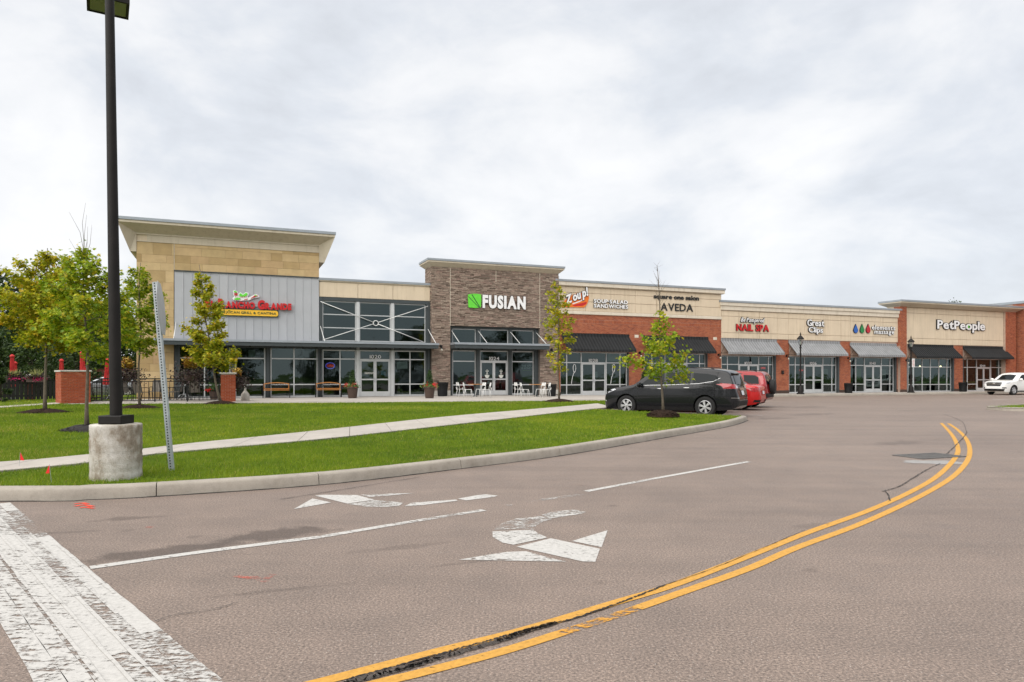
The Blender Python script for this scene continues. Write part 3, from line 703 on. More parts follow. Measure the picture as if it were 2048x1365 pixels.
def storefront(root, s0, s1, z0, z1, vs_=(), hs=(), door=None, y=.12, fw=.032, fd=.09, frame='aluminium', dtop=None, sill=.10):
    g = MB(); yy0, yy1 = y, y+fd
    g.box(s0, s0+2*fw, yy0, yy1, z0, z1).box(s1-2*fw, s1, yy0, yy1, z0, z1).box(s0+2*fw, s1-2*fw, yy0+.002, yy1-.002, z1-2*fw, z1)
    xs = [s0]+sorted(vs_)+[s1]; zs = [z0]+sorted(hs)+[z1]
    if door: g.box(s0+2*fw, door[0], yy0+.002, yy1-.002, z0, z0+sill).box(door[1], s1-2*fw, yy0+.002, yy1-.002, z0, z0+sill)
    else: g.box(s0+2*fw, s1-2*fw, yy0+.002, yy1-.002, z0, z0+sill)
    for v_ in vs_:
        if door and door[0]+.05 < v_ < door[1]-.05: g.box(v_-fw, v_+fw, yy0+.003, yy1-.003, dtop, z1-2*fw)
        else: g.box(v_-fw, v_+fw, yy0+.003, yy1-.003, z0, z1-2*fw)
    for h_ in hs:
        if door and h_ < dtop-.02: g.box(s0+2*fw, door[0]-fw, yy0+.004, yy1-.004, h_-fw, h_+fw).box(door[1]+fw, s1-2*fw, yy0+.004, yy1-.004, h_-fw, h_+fw)
        else: g.box(s0+2*fw, s1-2*fw, yy0+.004, yy1-.004, h_-fw, h_+fw)
    fr = g.build('window_frame', frame, root)
    for a, b in zip(xs, xs[1:]):
        for c, d in zip(zs, zs[1:]):
            if door and a > door[0]-.06 and b < door[1]+.06 and d < dtop+.06: continue
            ym = y+fd*.5; tl = rb.uniform(-.006, .006)
            MB().add([(a+.01, ym+tl, c+.01), (b-.01, ym-tl, c+.01), (b-.01, ym-tl*.6, d-.01), (a+.01, ym+tl*.6, d-.01)], [(0,1,2,3)]).build('pane', 'shop_glass', fr, fix=False)
    if door:
        mid = (door[0]+door[1])/2
        for a, b, hx in ((door[0]+fw, mid-.004, -1), (mid+.004, door[1]-fw, 1)):
            st = .085; g = MB(); y0_, y1_ = y+.015, y+.065
            g.box(a, a+st, y0_, y1_, z0+.01, dtop-fw).box(b-st, b, y0_, y1_, z0+.01, dtop-fw).box(a+st, b-st, y0_+.001, y1_-.001, z0+.01, z0+.30).box(a+st, b-st, y0_+.001, y1_-.001, dtop-fw-.09, dtop-fw).box(a+st, b-st, y0_+.001, y1_-.001, z0+.98, z0+1.06)
            dr_ = g.build('door', frame, root)
            for c, d in ((z0+.30, z0+.98), (z0+1.06, dtop-fw-.09)):
                MB().add([(a+st, y+.04, c), (b-st, y+.04, c), (b-st, y+.04, d), (a+st, y+.04, d)], [(0,1,2,3)]).build('pane', 'shop_glass', dr_, fix=False)
            hxp = (b-.05) if hx < 0 else (a+.05)
            MB().tube([(hxp, y+.01, z0+.88), (hxp-hx*-.0, y-.05, z0+.90), (hxp+hx*.06, y-.06, z0+1.0), (hxp, y-.05, z0+1.10), (hxp, y+.01, z0+1.12)], .014, 6).build('door_handle', 'steel_light', dr_, smooth=True)
    return fr
def awning(root, s0, s1, zt, zb, proj, mat, band=.22, val=.16):
    g = MB(); n = max(4, int((s1-s0)/.06)); prof = [(-.02, zt), (-.035, zt-band), (-proj, zb+val), (-proj-.004, zb)]
    k = len(prof); vs_ = []
    for i in range(n+1):
        s = s0+(s1-s0)*i/n; dz = .012*math.cos(2*math.pi*(s-s0)/.24)
        for j, (y, z) in enumerate(prof): vs_.append((s, y-(dz if j != 1 else dz*.6), z+(dz*.7 if 0 < j < 3 else 0)))
    fs = [(i*k+j, (i+1)*k+j, (i+1)*k+j+1, i*k+j+1) for i in range(n) for j in range(k-1)]
    g.add(vs_, fs); aw = g.build('awning', mat, root, fix=False)
    g = MB(); r = .014
    for s in (s0+.03, s1-.03): g.tube([(s, 0, zb+val*.6), (s, -proj+.03, zb+val*.6)], r, 6).tube([(s, -.03, zt-band-.02), (s, -proj+.03, zb+val-.02)], r, 6).tube([(s, -.0, zb+.05), (s, -.45*proj, zt-.55*(zt-zb))], r*.8, 6)
    g.tube([(s0+.03, -proj+.03, zb+val*.6), (s1-.03, -proj+.03, zb+val*.6)], r, 6)
    g.build('awning_frame', 'black_metal', aw); return aw
def canopy(root, s0, s1, zb, zt, proj, posts=()):
    g = MB(); d = zt-zb
    g.box(s0, s1, -proj, -proj+.10, zb, zb+d*.62).box(s0, s0+.08, -proj+.10, -.02, zb, zb+d*.62).box(s1-.08, s1, -proj+.10, -.02, zb, zb+d*.62)
    c = g.build('canopy', 'charcoal_metal', root)
    MB().box(s0-.03, s1+.03, -proj-.05, -.02, zb+d*.64, zt).build('canopy_top', 'coping', c)
    n = int((s1-s0)/.9)
    for i in range(1, n): x = s0+(s1-s0)*i/n; MB().box(x-.03, x+.03, -proj+.10, -.03, zb+.02, zb+d*.6).build('purlin', 'charcoal_metal', c)
    return c

# text and signs
def glyph(ch, bold, depth, shear=0.0, bevel=0.0):
    cu = bpy.data.curves.new('t', 'FONT'); cu.body = ch; cu.size = 1; cu.extrude = depth/2; cu.offset = bold; cu.shear = shear; cu.resolution_u = 3
    ob = bpy.data.objects.new('t', cu); me = bpy.data.meshes.new_from_object(ob)
    vs_ = [tuple(v.co) for v in me.vertices]; fs = [tuple(p.vertices) for p in me.polygons]
    bpy.data.objects.remove(ob); bpy.data.curves.remove(cu); bpy.data.meshes.remove(me); return vs_, fs
GC = {}
def layout(text, bold, depth, shear, gap, small=None, space=.3):
    x = 0; out = []
    for i, ch in enumerate(text):
        if ch == ' ': x += space; continue
        key = (ch, bold, depth, shear)
        if key not in GC: GC[key] = glyph(ch, bold, depth, shear)
        vs_, fs = GC[key]; k = 1 if small is None else small[i]
        x0 = min(v[0] for v in vs_); x1 = max(v[0] for v in vs_)
        out.append((x-x0*k, k, vs_, fs, ch)); x += (x1-x0)*k+gap
    return out, x-gap
def sign_text(root, text, s0, s1, z0, z1, y, mat, bold=.02, depth=.10, shear=0.0, gap=.06, small=None, back=None, bback=.05, rot=0.0, space=.3, one=None, name='letter'):
    """letters fitted into a box on the facade, one object for each letter (or one flat decal when ONE is given)"""
    lay, W_ = layout(text, bold, .1, shear, gap, small, space)
    ymin = min(v[1]*k for _, k, vs_, _, _ in lay for v in vs_); ymax = max(v[1]*k for _, k, vs_, _, _ in lay for v in vs_)
    ax, az = (s1-s0)/W_, (z1-z0)/(ymax-ymin); cs, cz = (s0+s1)/2, (z0+z1)/2
    def put(lst, x, k, vs_, yy, dep):
        q = []
        for a, b, c in vs_:
            px_, pz_ = s0+(x+a*k)*ax, z0+(b*k-ymin)*az
            if rot: dx, dz = px_-cs, pz_-cz; px_, pz_ = cs+dx*math.cos(rot)-dz*math.sin(rot), cz+dx*math.sin(rot)+dz*math.cos(rot)
            q.append((px_, yy-(c/.1+.5)*dep, pz_))
        return q
    if one:
        g = MB()
        for x, k, vs_, fs, ch in lay: g.add(put(None, x, k, vs_, y, depth), fs)
        return g.build(one, mat, root, fix=False)
    for i, (x, k, vs_, fs, ch) in enumerate(lay):
        if back:
            key = (ch, bback, .1, shear)
            if key not in GC: GC[key] = glyph(ch, bback, .1, shear)
            bv, bf = GC[key]; MB().add(put(None, x, k, bv, y, depth*.8), bf).build('letter_shadow', back, root, fix=False)
        MB().add(put(None, x, k, vs_, y-(depth*.8 if back else 0), depth*(.25 if back else 1)), fs).build(name, mat, root, fix=False)
def number(root, txt, u, v, o=-.10, h=.22, w=None):
    s, z = S(u, o), HT(u, v, o); w = w or .17*len(txt)
    sign_text(root, txt, s-w/2, s+w/2, z-h/2, z+h/2, -o+.03, 'white_letter', .012, .006, one='address_number')

# ---------------------------------------------------------------- restaurant tower
Z0 = .26
sL, sR = S(273), S(638); sM = S(349)
zt1 = HT(273, 483); zt2 = HT(273, 466, .05); zpan = (HT(349, 542.5)+HT(638, 557))/2; zcan0 = 3.32
tw = froot('shop_building', (sL+sR)/2, 0, Z0, 'tall stone clad restaurant tower with flared cornice and grey metal panel', 'building')
g = MB(); g.box(sL, sM, .02, .3, Z0, zt2).box(sM, sR, .02, .3, zpan, zt2).box(sM, sR, .02, .3, zcan0-.25, zpan); g.build('wall', 'stone_mortar', tw)
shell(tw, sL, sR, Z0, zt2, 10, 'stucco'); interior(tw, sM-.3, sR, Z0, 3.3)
rr = random.Random(12)
def tiles(x0, x1, z0, z1, rows):
    z = z0; r = 0
    while z < z1-.08:
        h = rr.choice((.40, .42, .60)) if rows is None else rows[r % len(rows)]
        zt = min(z+h, z1)
        if z1-zt < .14: zt = z1
        x = x0-rr.uniform(0, .6)
        while x < x1-.02:
            w = rr.choice((.6, .9, 1.2, 1.2, 1.5)); a, b = max(x, x0), min(x+w, x1)
            if b-a > .06: MB().bbox(a+.003, b-.003, -.022-rr.uniform(0, .004), .019, z+.003, zt-.003, .004).build('stone_tile', 'travertine', tw)
            x += w
        z = zt; r += 1
tiles(sL, sM-.03, Z0, zt1, [.42, .62, .42]); tiles(sM+.0, sR, zpan+.03, zt1, [.42, .40, .44])
MB().box(sM-.027, sM-.003, -.012, .019, zpan, zt1).build('control_joint', 'stucco_light', tw)
g = MB(); g.box(sL, sM-.1, -.01, .019, zt1+.06, zt2-.02, 1).box(sL-.04, sR+.04, -.06, .019, zt1, zt1+.06).box(sL+.5, sR, -.05, .018, zt1+.061, zt2-.07).box(sL-.03, sR+.03, -.10, .018, zt2-.069, zt2); g.build('frieze', ['cornice_cream', 'stucco'], tw)
# flared crown with deeper side wings
ov = .80; zc0, zc1 = zt2, HT(240, 443, ov); zc2 = HT(240, 433, ov); zs_ = HT(262, 503, 0)
a, b, yb = sL, sR, 6.0; bi = .30
V = [(a, -.1, zc0), (b, -.1, zc0), (b+ov, -ov, zc1), (a-ov, -ov, zc1),           # front cove 0-3
     (a-bi, -.05, zs_), (a-bi, yb, zs_), (a-ov, yb+ov, zc1), (b+bi, -.05, zs_), (b+bi, yb, zs_), (b+ov, yb+ov, zc1),   # 4-9
     (a, -.05, zs_), (a, yb, zs_), (b, -.05, zs_), (b, yb, zs_),                              # 10-13
     (a-ov, -ov, zc1+.13), (b+ov, -ov, zc1+.13), (b+ov, yb+ov, zc1+.13), (a-ov, yb+ov, zc1+.13), (a, yb, zc0), (b, yb, zc0)]   # 14-17, 18-19
fcs = [(0,1,2,3), (3,4,5,6), (2,9,8,7), (0,3,4,10), (1,12,7,2), (4,10,11,5), (7,8,13,12), (3,14,15,2), (2,15,16,9), (9,16,17,6), (6,17,14,3), (6,5,11,18), (9,19,13,8), (6,18,19,9), (0,10,11,18), (1,19,13,12), (14,17,16,15)]
MB().add(V, fcs).build('cornice', 'cornice_cream', tw)
MB().box(a-ov-.05, b+ov+.05, -ov-.05, yb+ov+.05, zc1+.135, max(zc2, zc1+.28)).build('coping', 'coping', tw)
# ribbed metal panel
nP = 17; wP = (sR-sM)/nP
for i in range(nP):
    x = sM+wP*i; g = MB(); yy = -.028
    g.add([(x, .015, zcan0), (x+wP*.90, .015, zcan0), (x+wP*.93, -.012, zcan0), (x+wP*.98, -.012, zcan0), (x+wP, .015, zcan0), (x, .015, zpan), (x+wP*.90, .015, zpan), (x+wP*.93, -.012, zpan), (x+wP*.98, -.012, zpan), (x+wP, .015, zpan)],
          [(j, j+1, j+6, j+5) for j in range(4)]); g.shift((0, -.022, 0)); g.build('metal_panel', 'metal_siding', tw, fix=False)
MB().box(sM-.02, sR, -.075, .0, zpan, zpan+.05).build('flashing', 'charcoal_metal', tw)
# shop windows of the tower
def post(root, u0, u1, z0, z1, y0=-.02, y1=.30, name='post'): MB().box(S(u0), S(u1), y0, y1, z0, z1).build(name, 'charcoal_metal', root)
zh = HT(470, 692, -.12); ztr = HT(470, 717, -.12); zlo = HT(470, 770, -.12)
MB().box(sM, sR, -.018, .28, zh, zcan0-.255).build('lintel', 'charcoal_metal', tw)
for u0, u1 in ((349, 357), (461, 470), (531, 541), (636, 638)): post(tw, u0, u1, Z0, zh-.004)
for u0, u1, mm in ((357, 461, [409]), (470, 531, []), (541, 636, [588])):
    storefront(tw, S(u0)+.004, S(u1)-.004, Z0, zh-.006, [S(q, -.12) for q in mm], [zlo, ztr])

# glazed link
lk = froot('shop_building', (S(638)+S(860))/2, 0, Z0, 'low glazed shop front with braced clerestory between two stone towers', 'building')
s0, s1 = S(638)+.01, S(861)-.01; zA = HT(750, 598.5); zB = HT(750, 569); zC = HT(750, 561, .1)
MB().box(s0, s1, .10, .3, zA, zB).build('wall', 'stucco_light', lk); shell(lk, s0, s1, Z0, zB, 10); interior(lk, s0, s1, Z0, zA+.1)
panels(lk, s0, s1, zA, zB, [S(716), S(786)], [], y0=.03, y1=.098)
cornice(lk, s0+.1, s1-.1, .06, .5, [(.0, zB), (.10, zB+.06), (.10, zC-.14)], 'stucco_light', 'cornice'); cornice(lk, s0+.1, s1-.1, .06, .5, [(.095, zC-.138), (.13, zC-.13), (.13, zC)], 'coping', 'coping')
zh2 = HT(750, 701, -.12); g = MB()
b_ = [(645, 713), (719, 782.5), (788, 852)]
post(lk, 638.5, 645, Z0, zA-.004); post(lk, 852, 860.5, Z0, zA-.004)
MB().box(S(645)+.003, S(852)-.003, .0, .28, zA-.20, zA-.003).build('lintel', 'charcoal_metal', lk); MB().box(S(645)+.003, S(852)-.003, .02, .30, zh2, zcan0+.22).build('spandrel', 'charcoal_metal', lk)
for u0, u1 in ((713, 719), (782.5, 788)): MB().box(S(u0), S(u1), .02, .26, Z0, zA-.205).build('mullion', 'aluminium', lk)
for i, (u0, u1) in enumerate(b_):
    storefront(lk, S(u0)+.006, S(u1)-.006, zcan0+.225, zA-.21, [], [HT(750, 632, -.12), HT(750, 658, -.12)], sill=.05, fw=.026)
    if i == 1: storefront(lk, S(u0)+.006, S(u1)-.006, Z0, zh2-.004, [], [HT(750, 719.5, -.12)], (S(u0)+.03, S(u1)-.03), dtop=HT(750, 719.5, -.12))
    else: storefront(lk, S(u0)+.006, S(u1)-.006, Z0, zh2-.004, [S([680, 0, 820][i], -.12)], [HT(750, 769, -.12), HT(750, 719, -.12)])
number(lk, '1020', 751, 714)
# steel cross bracing with a ring
br = link('brace', None, lk); ORG[br.name] = ORG[lk.name]
def fp(u, v, o): return (S(u, o), -o, HT(u, v, o))
ob_ = .12; ctr = fp(751.6, 646.8, ob_)
for u, v in ((641, 603.5), (856, 613), (647, 680), (846, 684)):
    p = Vector(fp(u, v, ob_)); c_ = Vector(ctr); d_ = (p-c_).normalized(); MB().tube([c_+d_*.14, p], .022, 6).build('brace_rod', 'white_metal', br, smooth=True)
g = MB(); g.tube([(ctr[0]+.15*math.cos(t_), ctr[1], ctr[2]+.15*math.sin(t_)) for t_ in [2*math.pi*i/20 for i in range(21)]], .024, 6, caps=False); g.build('brace_ring', 'white_metal', br, smooth=True)
# long steel canopy over the tower and link shop fronts
cn = froot('entrance_canopy', 0, 0, zcan0, 'long charcoal steel canopy above the restaurant windows', 'canopy')
canopy(cn, S(308, 1.3), S(877, 1.3), HT(640, 694, 1.3), HT(640, 682.5, 1.3), 1.3)
zcf = HT(640, 685, 1.3)
for u, v, uu in ((641, 653, 650), (856, 659, 873), (352, 645, 347)):
    MB().tube([fp(u, v, .02), (S(uu, 1.15), -1.15, zcf)], .022, 6).build('tie_rod', 'white_metal', cn, smooth=True)
for u in (358, 466, 536, 637, 643, 857):
    s = S(u, .05); MB().box(s-.05, s+.05, -.10, -.025, Z0, zcf-.2).build('post', 'charcoal_metal', cn)
for u in (660, 700, 752, 800, 830, 500, 570): MB().box(S(u, .8)-.05, S(u, .8)+.05, -.85, -.75, zcf-.30, zcf-.17).build('spotlight', 'black_metal', cn)

# ---------------------------------------------------------------- ledge-stone block
st = froot('shop_building', (S(861)+S(1113.5))/2, 0, Z0, 'square shop block clad in narrow grey brown ledge stone', 'building')
s0, s1 = S(861), S(1113.5); yo = -.25
zT = HT(990, 541, .25); so0, so1 = S(901, .25), S(1079.5, .25); zO = (HT(901, 651, .25)+HT(1079.5, 657.5, .25))/2
g = MB(); g.box(s0, so0, yo, .3, Z0, zT).box(so1, s1, yo, .3, Z0, zT).box(so0, so1, yo, .3, zO, zT); g.box(s0, s0+.3, .3, 1.2, 3.5, zT); g.build('wall', 'stone_mortar', st)
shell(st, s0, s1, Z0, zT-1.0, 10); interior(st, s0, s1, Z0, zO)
g = MB(); zb_ = Z0+.32
ledges(g, s0, so0-.02, zb_, zT, yo); ledges(g, so1+.02, s1, zb_, zT, yo); ledges(g, so0-.02, so1+.02, zO, zT, yo); ledges(g, yo, 1.2, 4.4, zT, None, side=s0)
tag(g.build('ledge_stones', 'ledge_stone', st, fix=False), kind='stuff')
g = MB(); g.bbox(s0-.02, so0-.005, yo-.05, yo, Z0, zb_, .02).bbox(so1+.005, s1+.02, yo-.05, yo, Z0, zb_, .02); g.build('plinth', 'concrete_cap', st)
for u, z0_, z1_ in ((900.6, zO, zT-.02), (1079.8, zO, zT-.02), (992, zT-.75, zT-.02)): MB().box(S(u, .29)-.012, S(u, .29)+.012, yo-.04, yo-.001, z0_, z1_).build('control_joint', 'stucco_light', st)
zc = HT(852.4, 515.7, .55); cornice(st, s0, s1, yo, 1.2, [(.0, zT), (.06, zT+.05), (.26, zc-.24), (.30, zc-.22), (.30, zc-.135)], 'cornice_cream', 'cornice'); cornice(st, s0, s1, yo, 1.2, [(.31, zc-.13), (.34, zc-.12), (.34, zc)], 'coping', 'coping')
zk1, zk0 = HT(990, 688, -.1), HT(990, 700, -.1); zhd = HT(990, 702, -.12)
gz = [(905, 953), (960, 1018), (1024, 1069)]
MB().box(so0+.002, so1-.002, -.02, .26, HT(990, 660, -.1)+.02, zO-.002).build('lintel', 'charcoal_metal', st); MB().box(so0+.002, so1-.002, -.03, .25, zhd, zk1-.002).build('spandrel', 'charcoal_metal', st)
for u0, u1 in ((901.4, 905), (953, 960), (1018, 1024), (1069, 1079)): MB().box(S(u0, .02)+.003, S(u1, .02)-.003, -.035, .24, Z0, HT(990, 660, -.1)+.018).build('post', 'charcoal_metal', st)
for i, (u0, u1) in enumerate(gz):
    storefront(st, S(u0)+.01, S(u1)-.01, zk1, HT(990, 660, -.1)+.015, [], [], sill=.05, fw=.028)
    if i == 1: storefront(st, S(u0)+.01, S(u1)-.01, Z0, zhd-.004, [], [HT(990, 722.5, -.12)], (S(u0)+.05, S(u1)-.05), dtop=HT(990, 722.5, -.12))
    else: storefront(st, S(u0)+.01, S(u1)-.01, Z0, zhd-.004, [], [HT(990, 770, -.12), HT(990, 723.5, -.12)])
number(st, '1024', 989, 717.5)
cn2 = froot('entrance_canopy', (so0+so1)/2, 0, zcan0, 'short charcoal steel canopy across the ledge stone block', 'canopy')
canopy(cn2, S(902, .3), S(1098, 1.1), HT(990, 698, 1.1), HT(990, 686.5, 1.1), 1.15); zc2f = HT(990, 690, 1.1)
for u, v, uu, vv_ in ((902.5, 661, 921, 687), (956.5, 662.5, 977, 687), (1021, 664.5, 1043, 688), (1072.5, 666, 1096, 689)):
    MB().tube([fp(u, v, .05), (S(uu, 1.0), -1.0, zc2f)], .022, 6).build('tie_rod', 'white_metal', cn2, smooth=True)
for u in (917, 964, 1031): MB().box(S(u, .7)-.05, S(u, .7)+.05, -.75, -.65, zc2f-.33, zc2f-.2).build('spotlight', 'black_metal', cn2)

# ---------------------------------------------------------------- brick shop with two black awnings
ZB = .17
bz = froot('shop_building', (S(1114)+S(1443))/2, 0, ZB, 'brick shop under a cream stucco band with two black awnings', 'building')
s0, s1 = s1+.01, S(1442); zb0 = (HT(1122, 627)+HT(1440, 640.5))/2; zb1 = HT(1440, 590); zb2 = HT(1440, 577, .2); zaw = (HT(1259, 669)+HT(1417, 674))/2
pr = [(s0, S(1121)), (S(1257), S(1288)), (S(1415), s1)]; zwt = HT(1187, 705, -.12)
g = MB(); g.box(s0, s1, .0, .3, zwt+.02, zb1)
for a, b in pr: g.box(a, b, 0, .3, ZB, zwt+.02)
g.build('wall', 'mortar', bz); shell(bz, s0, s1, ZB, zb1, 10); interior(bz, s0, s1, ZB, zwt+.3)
g = MB(); zsl = zb0-.55
bricks(g, s0, s1, zsl+.21, zb0, 0); bricks(g, s0, s1, zsl-.01, zsl+.2, 0, True); bricks(g, s0, s1, zwt+.03, zsl-.02, 0)
for a, b in pr: bricks(g, a, b, ZB+.25, zwt+.02, 0)
tag(g.build('brickwork', 'brick', bz, fix=False), kind='stuff')
for a, b in pr: MB().bbox(a-.015, b+.015, -.03, 0, ZB, ZB+.24, .015).build('plinth', 'brown_pot', bz)
xs = [s0+(s1-s0)*q for q in (.16, .45, .58, .83)]
panels(bz, s0, s1, zb0+.22, zb1, xs, [zb0+.22+(zb1-zb0-.22)*.40, zb0+.22+(zb1-zb0-.22)*.76]); MB().bbox(s0, s1, -.09, 0, zb0, zb0+.215, .02).build('band', 'stucco_light', bz)
cornice(bz, s0+.12, s1-.12, .08, 3.0, [(.10, zb1+.002), (.22, zb1+.05), (.22, zb2-.42), (.30, zb2-.38), (.30, zb2-.15)], 'stucco_light', 'cornice'); cornice(bz, s0+.12, s1-.12, .08, 3.0, [(.31, zb2-.145), (.35, zb2-.13), (.35, zb2)], 'coping', 'coping')
dz_ = HT(1187, 726, -.12); dl = HT(1187, 770, -.12)
storefront(bz, S(1121)+.01, S(1256)-.01, ZB, zwt, [S(q, -.12) for q in (1133.5, 1162.5, 1212.5, 1240)], [dl, dz_], (S(1163, -.12), S(1212, -.12)), dtop=dz_); number(bz, '1028', 1187, 721.5)
storefront(bz, S(1289)+.01, S(1413)-.01, ZB, zwt, [S(q, -.12) for q in (1304, 1330, 1374, 1399)], [dl, dz_], (S(1330.5, -.12), S(1373.5, -.12)), dtop=dz_); number(bz, '1030', 1355, 723)
for u0, u1 in ((1256, 1257.5), (1413, 1415)): post(bz, u0, u1, ZB, zwt)
awning(bz, S(1123, .05), S(1259, .05), HT(1200, 667.5, .1), HT(1200, 704, .95), .95, 'awning_black'); awning(bz, S(1286, .05), S(1417.5, .05), HT(1350, 672.5, .1), HT(1350, 706.5, .95), .95, 'awning_black')
for u, v in ((1273, 673), (1430, 677.5)): s, z = S(u), HT(u, v); MB().box(s-.16, s+.16, -.018, 0, z-.1, z+.1).build('plaque', 'stucco_light', bz)

# ---------------------------------------------------------------- three shops with grey awnings
ZN = .14
nb = froot('shop_building', (S(1443)+S(1795))/2, 0, ZN, 'long cream stucco building with three striped grey awnings', 'building')
s0, s1 = s1+.01, S(1795); ze0 = (HT(1554, 679)+HT(1681, 683))/2; ze1 = (HT(1443, 620)+HT(1795, 638))/2; ze2 = (HT(1442, 599.4, .2)+HT(1795, 619, .2))/2
pr = [(s0, S(1443.5)), (S(1552), S(1578)), (S(1679), S(1701)), (S(1792), s1)]; zwt = HT(1620, 713.5, -.12)
g = MB(); g.box(s0, s1, 0, .3, zwt+.02, ze1)
for a, b in pr: g.box(a, b, 0, .3, ZN, zwt+.02)
g.build('wall', 'mortar', nb); shell(nb, s0, s1, ZN, ze1, 10); interior(nb, s0, s1, ZN, zwt+.3)
g = MB()
for a, b in pr:
    if b-a > .1: bricks(g, a, b, ZN+.25, ze0, 0); MB().bbox(a-.015, b+.015, -.03, 0, ZN, ZN+.24, .015).build('plinth', 'brown_pot', nb)
tag(g.build('brickwork', 'brick', nb, fix=False), kind='stuff')
xs = [S(q) for q in (1477, 1518, 1555, 1576, 1608, 1647, 1681, 1700, 1728, 1760)]
panels(nb, s0, s1, ze0, ze1, xs, [ze0+(ze1-ze0)*.20, ze0+(ze1-ze0)*.80])
cornice(nb, s0+.12, s1-.12, .08, 3.0, [(.10, ze1+.002), (.22, ze1+.05), (.22, ze2-.42), (.30, ze2-.38), (.30, ze2-.15)], 'stucco_light', 'cornice'); cornice(nb, s0+.12, s1-.12, .08, 3.0, [(.31, ze2-.145), (.35, ze2-.13), (.35, ze2)], 'coping', 'coping')
dz_ = HT(1620, 730.5, -.12); dl = HT(1620, 769.5, -.12)
for sx, mm, dd, tx, un in (((1444, 1548.7), (1455, 1477.5, 1517.5, 1537), (1478, 1517), '1032', 1497), ((1579.5, 1675), (1590.7, 1609, 1646, 1664), (1609, 1645.7), '1036', 1627), ((1702, 1790), (1711.8, 1729, 1763, 1780), (1730, 1763), '1040', 1746)):
    storefront(nb, S(sx[0])+.01, S(sx[1])-.01, ZN, zwt, [S(q, -.12) for q in mm], [dl, dz_], (S(dd[0], -.12), S(dd[1], -.12)), dtop=dz_); number(nb, tx, un, 727)
    post(nb, sx[1], sx[1]+3.2, ZN, zwt)
for (u0, v0), (u1, v1), vb in (((1442, 676), (1554, 679), 709.5), ((1577, 680.6), (1680.6, 683), 712), ((1700, 685), (1794, 688), 714.2)):
    awning(nb, S(u0, .05), S(u1, .05), HT((u0+u1)/2, (v0+v1)/2, .1), HT((u0+u1)/2+14, vb, .85), .85, 'awning_grey')

# ---------------------------------------------------------------- end shop with brick piers and flared cornice
ZE = .12
pb_ = froot('shop_building', (S(1795)+S(2026))/2, 0, ZE, 'cream stucco shop framed by tall brick piers with two black awnings', 'building')
s0, s1 = S(1795)+.01, S(2026); yo = -.25; zp1 = (HT(1813, 612.5, .25)+HT(2011, 625, .25))/2; zp0 = (HT(1815, 688, .1)+HT(2011, 694, .1))/2; zcp = (HT(1796.5, 598.7, .7)+HT(2034, 612.7, .7))/2
pr = [(s0, S(1813.5, .25), yo), (S(1908, 0), S(1925.5, 0), 0), (S(2011, .25), s1, yo)]; zwt = HT(1920, 718, -.12)
g = MB(); g.box(pr[0][0], pr[0][1], yo, .3, ZE, zp1).box(pr[2][0], pr[2][1], yo, .3, ZE, zp1).box(pr[0][1], pr[2][0], 0, .3, zwt+.02, zp1).box(pr[1][0], pr[1][1], 0, .3, ZE, zwt+.02).box(s0, s0+.3, .3, 1.0, 4.0, zp1); g.build('wall', 'mortar', pb_)
shell(pb_, s0, s1, ZE, zp1-1, 10); interior(pb_, s0, s1, ZE, zwt+.3)
g = MB(); bricks(g, pr[0][0], pr[0][1], ZE+.25, zp1, yo); bricks(g, pr[2][0], pr[2][1], ZE+.25, zp1, yo); bricks(g, pr[1][0], pr[1][1], ZE+.25, zp0, 0); bricks(g, yo, .35, 4.0, zp1, None, side=s0)
tag(g.build('brickwork', 'brick', pb_, fix=False), kind='stuff')
panels(pb_, pr[0][1], pr[2][0], zp0, zp1, [S(1871), S(1905), S(1940), S(1976)], [zp0+(zp1-zp0)*.16, zp0+(zp1-zp0)*.84])
MB().box(s0-.012, s0, .36, 1.0, 4.0, zp1).build('side_panel', 'stucco', pb_)
for a, b, y in pr: MB().bbox(a-.015, b+.015, y-.03, y, ZE, ZE+.24, .015).build('plinth', 'brown_pot', pb_)
cornice(pb_, s0, s1, yo, 1.0, [(.0, zp1), (.05, zp1+.04), (.42, zcp-.26), (.46, zcp-.24), (.46, zcp-.155)], 'cornice_cream', 'cornice'); cornice(pb_, s0, s1, yo, 1.0, [(.47, zcp-.15), (.50, zcp-.14), (.50, zcp)], 'coping', 'coping')
dz_ = HT(1920, 735, -.12); dl = HT(1920, 769, -.12)
storefront(pb_, S(1815, -.12)+.04, S(1905)-.01, ZE, zwt, [S(q, -.12) for q in (1827.6, 1844.7, 1861, 1878, 1894)], [dl, dz_]); storefront(pb_, S(1927)+.01, S(2008)-.01, ZE, zwt, [S(q, -.12) for q in (1935, 1953.5, 1982, 1998)], [dl, dz_], (S(1954, -.12), S(1981.5, -.12)), dtop=dz_); number(pb_, '1044', 1966, 732)
post(pb_, 1905, 1908, ZE, zwt); post(pb_, 2008.3, 2011, ZE, zwt); post(pb_, 1925.6, 1927, ZE, zwt)
for a, b in ((S(1818, -.1), S(1903, -.1)), (S(1928, -.1), S(1952, -.1))):
    MB().box(a, b, .178, .182, dl+.04, dl+.26).build('window_film', 'paper_green', pb_)
for (u0, v0), (u1, v1), vb in (((1815.5, 688), (1908, 690.6), 717), ((1926, 692), (2010, 694), 718.5)):
    awning(pb_, S(u0, .05), S(u1, .05), HT((u0+u1)/2, (v0+v1)/2, .1), HT((u0+u1)/2+14, vb, .85), .85, 'awning_black')

